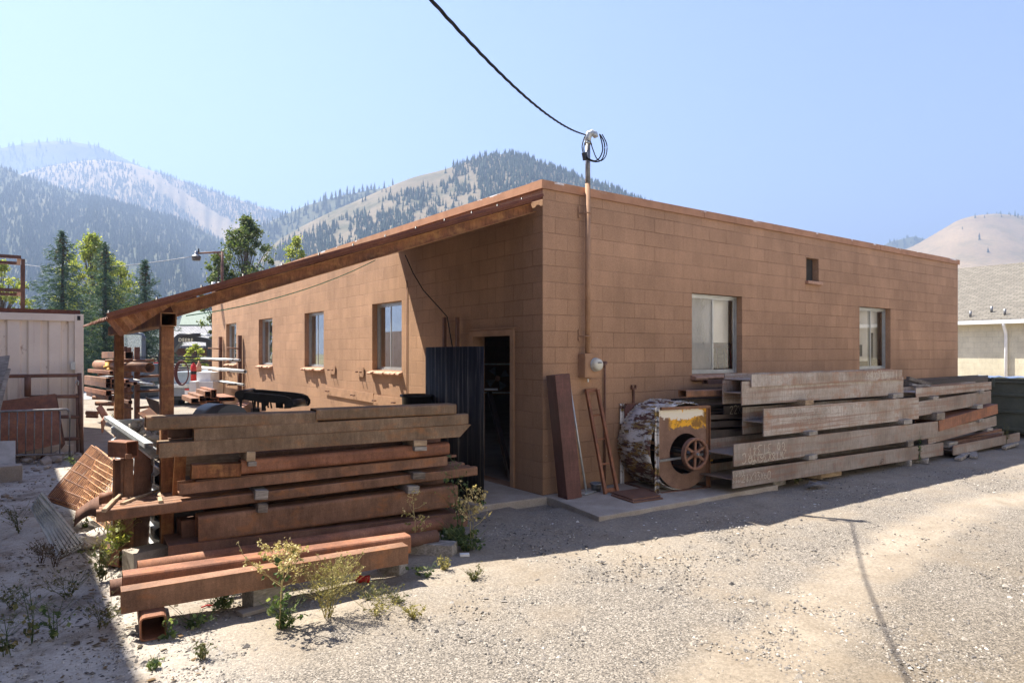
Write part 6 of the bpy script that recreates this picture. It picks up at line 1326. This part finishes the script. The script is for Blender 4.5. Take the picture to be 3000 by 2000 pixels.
dg = plain('cab_frame', (.07, .085, .11), .45, 0, .1, 5); yl = MT['yellow']
for x0, x1, y0, y1 in ((414, 424, 985, 1065), (352, 358, 985, 1065), (352, 424, 1043, 1050), (410, 418, 1050, 1065)): eb(x0, x1, y0, y1, dg, 'cab_pillar', .1, 28)
P = [at(352, 985, 28), at(353, 978, 28), at(358, 976, 28), at(405, 976, 28), at(417, 979, 28), at(421, 987, 28), at(422, 996, 28)]; m = MB(); m.tube(P, .06, 8); m.build('roof_frame', dg, EX)
eb(357, 416, 980, 1042, m_glass('cab_glass', 2.0, (.55, .65, .62), .35), 'cab_glass', .02, 28.2, 0); eb(352, 424, 978, 1065, m_glass('cab_glass_rear', 1.5, (.45, .52, .50), .2), 'cab_glass', .02, 29.3, 0)
eb(350, 424, 1066, 1120, dg, 'body', 1.4, 28.1, .05); eb(345, 430, 1135, 1168, MT['black'], 'track', 2.2, 28.0, .08)
def poly(pts, d, th, mt, name): 
    P = [mp_(x, y, d) for x, y in pts]; n = len(P); b_ = FW*th; m = MB(); m.add(P+[p+b_ for p in P], [tuple(range(n)), tuple(range(2*n-1, n-1, -1))]+[(i, (i+1) % n, n+(i+1) % n, n+i) for i in range(n)]); return m.build(name, mt, EX)
bk = plain('boom_black', (.028, .028, .03), .45, 0, .1, 8)
bo = poly([(1115, 440), (1180, 385), (1260, 395), (1430, 420), (1520, 435), (1560, 460), (1560, 490), (1490, 482), (1340, 470), (1200, 480), (1150, 540), (1115, 590)], 27, .3, bk, 'boom')
poly([(1500, 440), (1560, 440), (1560, 640), (1520, 640), (1505, 560)], 27.1, .25, bk, 'stick')
m = MB(); m.tube([mp_(1200, 395, 26.9), mp_(1440, 395, 26.9)], .07, 10); m.build('cylinder', bk, EX); m = MB(); m.tube([mp_(1440, 395, 26.9), mp_(1556, 400, 26.9)], .045, 10); m.build('piston_rod', MT['galv'], EX)
cu = bpy.data.curves.new('lettering', 'FONT'); cu.body = 'DEERE'; cu.size = .19; cu.offset = .003; cu.space_character = 1.1; cu.materials.append(plain('letter_cream', (.72, .66, .45), .6)); t = fontmesh('lettering', cu); t.parent = bo
p = mp_(1185, 470, 26.9); t.rotation_euler = (R_(90), R_(1.5), -math.atan2(.592, .806)); t.location = p-wloc(bo)
# ================================================================ FAR HOUSES, WALL, POLE LAMP
HS = thing('brown_house', 'brown two storey house with green roof far behind the building end', 'house', at(585, 1060, 60))
def hbx(px0, px1, y0, y1, d, dp, mt, name, par=None, bev=0): return tb(px0, px1, y0, y1, mt, name, dp, d, bev, par or HS)
hbx(540, 760, 955, 1090, 60, 9, plain('house_wall', (.32, .19, .15), .9), 'wall')
def roofp(px0, px1, y0, y1, d, ov, run, mt, par, name='roof'):
    a, b = at(px0, y1, d-ov), at(px1, y1, d-ov); c = at(px0+12, y0, d+run), ; e_ = at(px1+10, y0, d+run); c = c[0]; z_ = Vector((0, 0, .15)); m = MB(); V = [a, b, e_, c]; m.add(V+[v+z_ for v in V], [(0, 1, 2, 3), (4, 5, 6, 7), (0, 1, 5, 4), (1, 2, 6, 5), (2, 3, 7, 6), (3, 0, 4, 7)]); return m.build(name, mt, par, rec=False)
roofp(526, 780, 915, 956, 60, 1.6, 6, plain('green_roof', (.16, .20, .16), .8), HS)
for x0 in (579, 600): w_ = hbx(x0, x0+11, 957, 982, 59.95, .04, MT['white'], 'window'); hbx(x0+2, x0+5, 959, 980, 59.93, .02, bk, 'pane', w_) if 0 else None
H2 = thing('grey_roofed_shed', 'low brown shed with grey shingle roof behind the excavator boom', 'shed', at(550, 1080, 42))
hbx(500, 700, 1018, 1090, 42, 5, plain('shed_wall', (.22, .12, .085), .9), 'wall', H2); roofp(495, 720, 962, 1020, 42, .8, 4, m_shingle('grey_shingles', (.27, .27, .28), (.20, .20, .21)), H2)
H3 = thing('boundary_wall', 'low brown wall across the road behind the spruces', 'wall', at(260, 1110, 40)); hbx(120, 520, 1066, 1112, 40, .3, MT['brown_stucco'], 'panel', H3)
LP = thing('yard_lamp', 'old yard lamp on a short rusty pole at the far end of the roof', 'lamp', (.3, 16.6, 3.66))
d_ = depth((.3, 16.6, 3.7)); pt = at(651, 738, d_); bt = at(651, 845, d_)
m = MB(); m.tube([Vector((pt.x, pt.y, 3.6)), pt], .045, 8); m.build('pole', T['rust_dark'], LP); ae = at(578, 742, d_-.1); m = MB(); m.tube([pt, ae], .03, 8); m.tube([at(651, 756, d_), at(637, 741, d_)], .02, 6); m.build('arm', T['rust_dark'], LP)
k_ = .56; hc = ae+Vector((-.03, 0, -.10))
m = MB(); m.lathe([(.03*k_, .30*k_), (.09*k_, .28*k_), (.11*k_, .12*k_), (.12*k_, .10*k_), (.24*k_, .02*k_), (.26*k_, .0)], hc, n=22); m.build('housing', MT['galv_dark'], LP)
m = MB(); m.lathe([(.26*k_, .0), (.22*k_, -.24*k_), (.001, -.24*k_)], hc, n=22); m.build('reflector', plain('lamp_skirt', (.07, .07, .075), .4), LP); m = MB(); m.box(ae+Vector((.04, 0, .09)), (.04, .04, .12)); m.build('photocell', MT['black'], LP)
a, b = at(40, 770, 60), at(560, 752, 34); m = MB(); m.tube([a.lerp(b, i/20)+Vector((0, 0, -.5*4*(i/20)*(1-i/20))) for i in range(21)], .018, 4); o = m.build('power_line', MT['galv_dark'], None, origin=a); tag(o, 'thin power line crossing in front of the wooded slope', 'wire')
for px, y in ((566, 830), (572, 835)): 
    a = at(px, 870, 21); m = MB(); m.tube([at(px*1.0+58+(px-566)*2, 850, 22.3), at(px+58+(px-566)*2, 826, 22.3)], .05, 8); o = m.build('roof_vent', MT['white'], None, origin=at(px+58+(px-566)*2, 850, 22.3)); tag(o, ('left' if px == 566 else 'right') + ' of two white vent stubs on the roof by the lamp pole', 'vent')

# ================================================================ TREES
def leafcloud(C_, S_, n, size, rng, flat=.6):
    """n quads scattered in gaussian clumps C_ (k,3) of radius S_ (k)"""
    idx = rng.randint(0, len(C_), n); d = rng.normal(size=(n, 3)); d *= .55; r = 1.0
    P = C_[idx] + d*r*S_[idx][:, None]*np.array([1, 1, .8]); a = rng.normal(size=(n, 3)); a /= np.linalg.norm(a, axis=1)[:, None]; b = rng.normal(size=(n, 3)); b -= a*(a*b).sum(1)[:, None]; b /= np.linalg.norm(b, axis=1)[:, None]
    s = size*(.6+.8*rng.rand(n, 1)); V = np.stack([P-a*s*.5, P+b*s*.35, P+a*s*.5, P-b*s*.35], 1); return V.reshape(-1, 3), (np.arange(n)[:, None]*4+np.arange(4)[None])
def spruce(base, H, Rb, seed, lab, brown=True):
    rng = np.random.RandomState(seed); T_ = thing('spruce_tree', lab, 'tree', base, 'spruces across the road'); B_ = Vector(base)
    m = MB(); m.tube([B_, B_+Vector((0, 0, H*.5)), B_+Vector((.05, 0, H*.985))], [.19, .1, .015], 8); m.build('trunk', MT['bark'], T_)
    V = []; nb = int(H*17); hs = (np.linspace(.06, .985, nb)**1.0)
    for i, t in enumerate(hs):
        z = H*t; L_ = Rb*((1-t)**.95)*(.60+.62*rng.rand())+.07; az = i*2.399+rng.rand()*.6; dr = .28+.25*(1-t); up = .10 if t < .8 else .5
        ns = max(5, int(L_*15)); s = np.linspace(.06, 1, ns)
        px = L_*s*math.cos(az); py = L_*s*math.sin(az); pz = z - dr*L_*s + up*L_*s**2.2*1.1
        for j in range(ns):
            k = 6; w = .06+.20*L_*(.30+s[j])*(1.12-s[j])*.62
            off = rng.normal(size=(k, 3))*np.array([w*.62, w*.62, .05+.02*L_]); c = np.array([px[j], py[j], pz[j]])+off; c[:, 2] -= np.abs(off[:, 0]+off[:, 1])*.25
            dr_ = np.stack([math.cos(az)+rng.normal(size=k)*.7, math.sin(az)+rng.normal(size=k)*.7, rng.normal(size=k)*.35-.2], 1); dr_ /= np.linalg.norm(dr_, axis=1)[:, None]; ln = .15+.06*rng.rand(k, 1); sd = np.cross(dr_, rng.normal(size=(k, 3))); sd /= np.linalg.norm(sd, axis=1)[:, None]
            V.append(np.stack([c-dr_*ln*.5-sd*.022, c-dr_*ln*.5+sd*.022, c+dr_*ln*.6], 1).reshape(-1, 3))
    V = np.concatenate(V)+np.array(base); npmesh('crown', V, np.arange(len(V)).reshape(-1, 3), MT['needles'], T_)
    if brown:
        n = 60; z = H*(.80+.15*rng.rand(n)); rr2 = Rb*.22*(1-(z/H))*2.2; az = rng.rand(n)*6.28; P = np.stack([rr2*np.cos(az), rr2*np.sin(az), z], 1)+np.array(base)
        V, F = leafcloud(P, np.full(n, .06), 240, .09, rng); npmesh('cones', V, F, MT['needles_brown'], T_)
def broadleaf(name, base, H, Rb, seed, lab, mt, n=9000, size=.15, z0=.3, lean=0, sx=1.0, clumps=46, group=None):
    rng = np.random.RandomState(seed); T_ = thing(name, lab, 'tree', base, group); B_ = Vector(base); m = MB(); top = B_+Vector((lean, 0, H*.9))
    m.tube([B_, B_.lerp(top, .4)+Vector((.1, 0, 0)), top], [.10, .07, .015], 8); C_ = []; S_ = []
    for i in range(clumps):
        t = z0+(1-z0)*rng.rand()**.9; a = rng.rand()*6.28; prof = math.sin(min(1, (t-z0)/(1-z0)*.92+.12)*math.pi)**.6; r = Rb*prof*(.35+.65*rng.rand()); c = B_.lerp(top, t/.9*.9)+Vector((r*math.cos(a)*sx, r*math.sin(a), 0)); c.z = B_.z+H*t
        s = B_.lerp(top, max(.1, t-.22)); m.tube([s, s.lerp(c, .6)+Vector((0, 0, .12)), c], [  .022, .014, .005], 5, False); C_.append(c[:]); S_.append(Rb*(.07+.12*rng.rand()))
    m.build('trunk', MT['bark'], T_, rec=False); V, F = leafcloud(np.array(C_), np.array(S_), n, size, rng); npmesh('crown', V, F, mt, T_)
def tbase(px, d, z=-.1): p = at(px, 1035, d); return (p.x, p.y, z)
def th(py, d): return CAM.z+(1035-py)/2000*d+.1
spruce(tbase(182, 34), th(672, 34), 3.3, 11, 'leftmost tall spruce above the container with brown cones at its top')
spruce(tbase(307, 37), th(708, 37), 3.1, 12, 'middle spruce with yellow green leaves behind it, above the awning eave')
spruce(tbase(424, 36), th(760, 36), 3.0, 13, 'rightmost and shortest spruce, above the awning rafter')
broadleaf('aspen_tree', tbase(270, 43), th(690, 43), 2.2, 21, 'yellow green aspen behind the middle spruce', MT['leaves_yellow'], 17000, .13, .12, sx=1.1, clumps=190)
broadleaf('aspen_tree', tbase(352, 45), th(770, 45), 1.6, 26, 'smaller yellow green aspen right behind the middle spruce', MT['leaves_yellow'], 7000, .13, .12, clumps=110)
broadleaf('cottonwood_tree', tbase(722, 38), th(640, 38), 2.15, 22, 'tall green cottonwood rising behind the far end of the roof', MT['leaves'], 15000, .12, .2, sx=1.0, clumps=170)
broadleaf('cottonwood_tree', tbase(640, 37), th(745, 37), 1.1, 27, 'low green cottonwood branch mass left of the tall one, behind the lamp', MT['leaves'], 4200, .12, .3, clumps=60)
broadleaf('cottonwood_tree', tbase(870, 42), th(695, 42), 1.5, 23, 'small yellowish cottonwood showing over the middle of the roof', MT['leaves_yellow'], 5500, .12, .3, clumps=90)
broadleaf('aspen_tree', tbase(5, 30), th(770, 30), 1.3, 24, 'light green aspen at the left edge behind the steel cage', MT['leaves_yellow'], 6000, .10, .3, clumps=90)
broadleaf('shrub', tbase(575, 30), th(1010, 30), .75, 25, 'yellow green shrub growing behind the truck', MT['leaves_yellow'], 2500, .10, .3, clumps=26)
for i, (px, d, z, r) in enumerate(((235, 37, 1080, .7), (285, 38, 1075, .9), (200, 36, 1085, .6), (350, 38, 1078, .9))):
    broadleaf('hedge_bush', tbase(px, d), th(z, d), r, 40+i, ['low bush by the road left of the middle spruce trunk', 'low bush at the foot of the middle spruce', 'lowest roadside bush next to the container', 'low bush right of the middle spruce trunk'][i], MT['leaves_yellow'] if i % 2 else MT['leaves'], 1600, .12, .15, clumps=18, group='bushes along the road')

# ================================================================ WEEDS
def weed(base, H, spread, mt, seed, lab, stalks=1, br=10, leaves=40, leaf=.03, buds=60, bud=.008, name='weed', r=.004, group=None, leafmt=None, low=.15):
    rs = random.Random(seed); T_ = thing(name, lab, 'plant', base, group); B_ = Vector(base); m = MB(); tips = []; nodes = []
    for s in range(stalks):
        a = rs.uniform(0, 6.28); ln = rs.uniform(.0, .35)*spread if stalks > 1 else .05; top = B_+Vector((math.cos(a)*ln, math.sin(a)*ln, H*rs.uniform(.7, 1.0))); mid = B_.lerp(top, .5)+Vector((rs.uniform(-.02, .02), rs.uniform(-.02, .02), 0)); b0 = B_+Vector((math.cos(a)*.02*(stalks > 1), math.sin(a)*.02*(stalks > 1), 0)); m.tube([b0, mid, top], [r, r*.8, r*.4], 4, False); tips.append(top)
        for k in range(br):
            t = rs.uniform(low+.15, .95); p = b0.lerp(mid, t*2) if t < .5 else mid.lerp(top, t*2-1); a = rs.uniform(0, 6.28); L_ = spread*rs.uniform(.25, .6)*(1.15-t*.75); q = p+Vector((math.cos(a)*L_, math.sin(a)*L_, L_*rs.uniform(.35, 1.0))); qm = p.lerp(q, .5)+Vector((0, 0, -.1*L_)); m.tube([p, qm, q], [r*.55, r*.45, r*.25], 3, False); tips.append(q); nodes += [qm, q]
            for w_ in range(4):
                pp_ = p.lerp(q, rs.uniform(.35, .95)); a2 = a+rs.uniform(-1.2, 1.2); L2 = L_*rs.uniform(.15, .35); q2 = pp_+Vector((math.cos(a2)*L2, math.sin(a2)*L2, L2*rs.uniform(.2, 1))); m.tube([pp_, q2], r*.25, 3, False); tips.append(q2); nodes.append(q2)
        for w_ in range(6): nodes.append(b0.lerp(mid, rs.uniform(.05, 1)))
    m.build('stem', mt, T_, rec=False)
    rng = np.random.RandomState(seed); 
    if buds:
        P = np.array([tips[rs.randrange(len(tips))][:] for _ in range(buds)])+rng.normal(size=(buds, 3))*bud*1.2; V, F = leafcloud(P, np.full(buds, bud*.7), buds*3, bud*1.7, rng); npmesh('blossom', V, F, mt, T_)  # seed heads clustered at the stem tips
    if leaves:
        C_ = np.array([(B_.lerp(nodes[rs.randrange(len(nodes))], rs.uniform(.2, 1)))[:] for _ in range(max(6, leaves//3))]); C_[:, 2] = np.maximum(C_[:, 2], B_.z+.01); V, F = leafcloud(C_, np.full(len(C_), leaf*1.1), leaves, leaf*1.6, rng); V[:, 2] = np.maximum(V[:, 2], B_.z+.004); npmesh('leaves', V, F, leafmt or MT['weed_green'], T_)
    return T_
def g(px, py): return tuple(onz(px, py, -.058))
weed(g(818, 1842), .80, .62, MT['weed_dry'], 31, 'tallest dry branching weed in front of the left pile, green at its foot', 1, 17, 90, .022, 420, .010, r=.006, low=.3)
weed(g(960, 1810), .46, .50, MT['weed_olive'], 32, 'wide bushy dry weed right of the tallest weed', 13, 11, 420, .009, 420, .007, leafmt=MT['weed_olive'], r=.0025)
weed(g(1216, 1624), .66, .30, MT['weed_dry'], 33, 'slim dry weed standing in front of the round pipe ends', 1, 12, 60, .018, 110, .008, leafmt=MT['weed_olive'], r=.004)
weed(g(1385, 1606), .62, .42, MT['weed_dry'], 34, 'pale dry weed with curled heads right of the green weed', 2, 11, 60, .02, 240, .012)
weed(g(1352, 1592), .92, .40, MT['weed_green'], 35, 'tall green flowering weed between the pile and the door step', 3, 7, 70, .028, 60, .009, r=.0035)
weed(g(1372, 1612), .13, .55, MT['weed_green'], 36, 'low leafy green rosette below the green flowering weed', 7, 5, 200, .03, 0)
weed(g(1320, 1585), .12, .35, MT['weed_green'], 37, 'low broad leaves beside the round pipe ends', 5, 4, 120, .05, 0)
weed(g(497, 1868), .16, .12, MT['weed_green'], 38, 'small bright green plant right of the square stub opening', 2, 3, 22, .030, 0)
weed(g(565, 1838), .05, .40, MT['weed_green'], 39, 'flat green leaves on the dirt right of the square stub', 5, 4, 70, .022, 0)
weed(g(660, 1780), .07, .4, MT['weed_green'], 40, 'small green leaves in the shade under the front channel', 5, 4, 50, .025, 0)
weed(g(830, 1840), .14, .35, MT['weed_green'], 41, 'leafy green clump around the foot of the tallest weed', 5, 5, 90, .026, 0)
weed(g(340, 1655), .50, .42, MT['weed_olive'], 42, 'yellow green weed at the foot of the welded bracket', 6, 8, 300, .026, 60, .008, leafmt=MT['leaves_yellow'])
weed(g(300, 1700), .35, .35, MT['weed_dull'], 43, 'dull green weed left of the front channel end', 5, 7, 200, .02, 40, .007, leafmt=MT['weed_dull'])
for i, (px, py, h_, s_, k, lab) in enumerate(((100, 1880, .42, .35, 1, 'green stalked weed with drooping leaves at the lower left'), (165, 1870, .26, .28, 1, 'smaller green weed right of the stalked one at the lower left'), (20, 1920, .25, .3, 1, 'leafy weed in the bottom left corner'), (60, 1560, .25, .5, 0, 'grey green bush left of the grating'), (40, 1780, .12, .4, 0, 'low dull weed at the left edge'), (300, 1840, .14, .4, 0, 'dull bushy weed at the shadow edge left of the square stub'), (200, 1750, .12, .4, 0, 'low dull weed amid the brown stalks'), (160, 1660, .16, .5, 2, 'reddish brown dried weed patch below the grating'), (120, 1650, .18, .3, 2, 'thin reddish brown stalks left of the dried patch'), (210, 1365, .22, .25, 1, 'bright green plant behind the wire mesh'), (140, 1330, .35, .2, 0, 'tall thin grass tuft before the crowd barrier'), (15, 1300, .4, .3, 0, 'dry green weed at the left edge before the barrier'), (280, 1520, .25, .3, 1, 'climbing green leaves by the curved hood'), (255, 1545, .2, .25, 1, 'round green leaves under the curved hood'), (2330, 1415, .10, .2, 1, 'small green plant beneath the bottom beam of the right stack'), (2696, 1350, .55, .14, 1, 'tall slender green weed in front of the right stack'), (2570, 1372, .16, .2, 2, 'dry little weed before the right stack'), (2945, 1300, .45, .2, 0, 'green weed at the corner of the dumpster'), (1390, 1700, .07, .2, 0, 'grass tuft at the shadow edge'), (1300, 1670, .12, .15, 3, 'yellow grass tuft beside the timber end'), (1080, 1760, .05, .35, 0, 'flat weed on the dirt right of the can'), (1170, 1765, .05, .3, 0, 'flat weed farther right of the can'), (1100, 1800, .05, .4, 3, 'olive ground weed right of the bushy dry weed'), (1245, 1690, .06, .3, 1, 'creeping green weed by the small block'), (590, 1930, .10, .12, 0, 'small weed near the bottom of the gravel'), (450, 1960, .06, .1, 1, 'tiny green sprout at the bottom'), (1215, 1810, .05, .25, 3, 'low olive weed on the open gravel'), (330, 1235, .4, .35, 1, 'green weed growing behind the far awning post'))):
    weed(g(px, py), h_, s_, [MT['weed_dull'], MT['weed_green'], MT['needles_brown'], MT['weed_olive']][k], 60+i, lab, 5 if k != 1 else 3, 6, (120, 45, 60, 110)[k], (.012, .022, .008, .012)[k], (40, 6, 60, 60)[k], .007, leafmt=[MT['weed_dull'], MT['weed_green'] if i % 2 else MT['weed_dull'], MT['needles_brown'], MT['weed_olive']][k], r=.0028)
# ================================================================ GRAVEL
def gravel(n, seed, rmin, rmax, dmax, name, lab, ulo=-.8, uhi=.8, keepf=None, mt=None):
    rng = np.random.RandomState(seed); u = ulo+(uhi-ulo)*rng.rand(n); d = 3.3+(dmax-3.3)*rng.rand(n)**1.7
    x = CAM.x+d*(FW.x+u*RT.x); y = CAM.y+d*(FW.y+u*RT.y); nz = vnoise(x+20, y+20, .9, 3)*.6+vnoise(x+20, y+20, .3, 5)*.4
    k = ~((x > -.98) & (y > -.75) & (x < 14)) & ~((x > -4.3) & (x < -1.3) & (y > -.5) & (y < .1)) & (rng.rand(n) < np.clip((nz-.30)*3.2, .12, 1)*np.where(x < -4.9, .4, 1))
    if keepf is not None: k &= keepf(x, y)
    x, y = x[k], y[k]; n = len(x); s = (rmin+(rmax-rmin)*rng.rand(n)**3)[:, None, None]
    o8 = np.array([[1, 0, 0], [0, 1, 0], [-1, 0, 0], [0, -1, 0], [0, 0, .6], [0, 0, -.6]])[None]*(.65+.7*rng.rand(n, 6, 1)); a = rng.rand(n)*6.28; c, s_ = np.cos(a)[:, None], np.sin(a)[:, None]
    P = np.stack([o8[..., 0]*c-o8[..., 1]*s_, o8[..., 0]*s_+o8[..., 1]*c*.8, o8[..., 2]], -1)*s; z = -.06-.009*np.clip(x-1.5, 0, 9)+.001
    P += np.stack([x, y, z], -1)[:, None]; t = np.array([[0, 1, 4], [1, 2, 4], [2, 3, 4], [3, 0, 4], [1, 0, 5], [2, 1, 5], [3, 2, 5], [0, 3, 5]]); F = (t[None]+(np.arange(n)*6)[:, None, None]).reshape(-1, 3)
    o = npmesh(name, P.reshape(-1, 3), F, mt or MT['pebbles']); tag(o, lab, 'gravel', kind='stuff')
gravel(70000, 1, .004, .016, 11, 'gravel', 'loose grey and tan gravel scattered over the yard')
def debris(n, seed, name, lab, mt, smin, smax, reg, flat=.25):
    rng = np.random.RandomState(seed); x = reg[0]+(reg[1]-reg[0])*rng.rand(n); y = reg[2]+(reg[3]-reg[2])*rng.rand(n); s = smin+(smax-smin)*rng.rand(n)**2; a = rng.rand(n)*6.28; e = rng.rand(n)*.5+.25
    c, q = np.cos(a), np.sin(a); z = -.052-.009*np.clip(x-1.5, 0, 9); V = []
    for (u, v, w_) in ((-1, -1, 0), (1, -1, .2), (1, 1, .5), (-1, 1, .1)): V.append(np.stack([x+s*(u*c-v*e*q), y+s*(u*q+v*e*c), z+s*w_*flat*rng.rand(n)*2], -1))
    o = npmesh(name, np.stack(V, 1).reshape(-1, 3), np.arange(n*4).reshape(-1, 4), mt); tag(o, lab, 'debris', kind='stuff')
debris(1500, 5, 'dry_litter', 'dry brown leaf and stalk litter on the pale clay at the left', MT['needles_brown'], .006, .03, (-7.2, -4.4, -3, 7))
debris(260, 6, 'scrap_flakes', 'white and grey flakes of paint and paper strewn by the walls', MT['pebbles'], .006, .028, (-2.6, 8.5, -2.7, -.7))
debris(90, 7, 'paint_flakes', 'white paint flakes on the slab by the fan housing', MT['white'], .005, .016, (-.9, 3.2, -2.2, -.5))
gravel(1500, 2, .012, .032, 12, 'gravel', 'larger loose stones strewn among the gravel')
rs = np.random.RandomState(9)
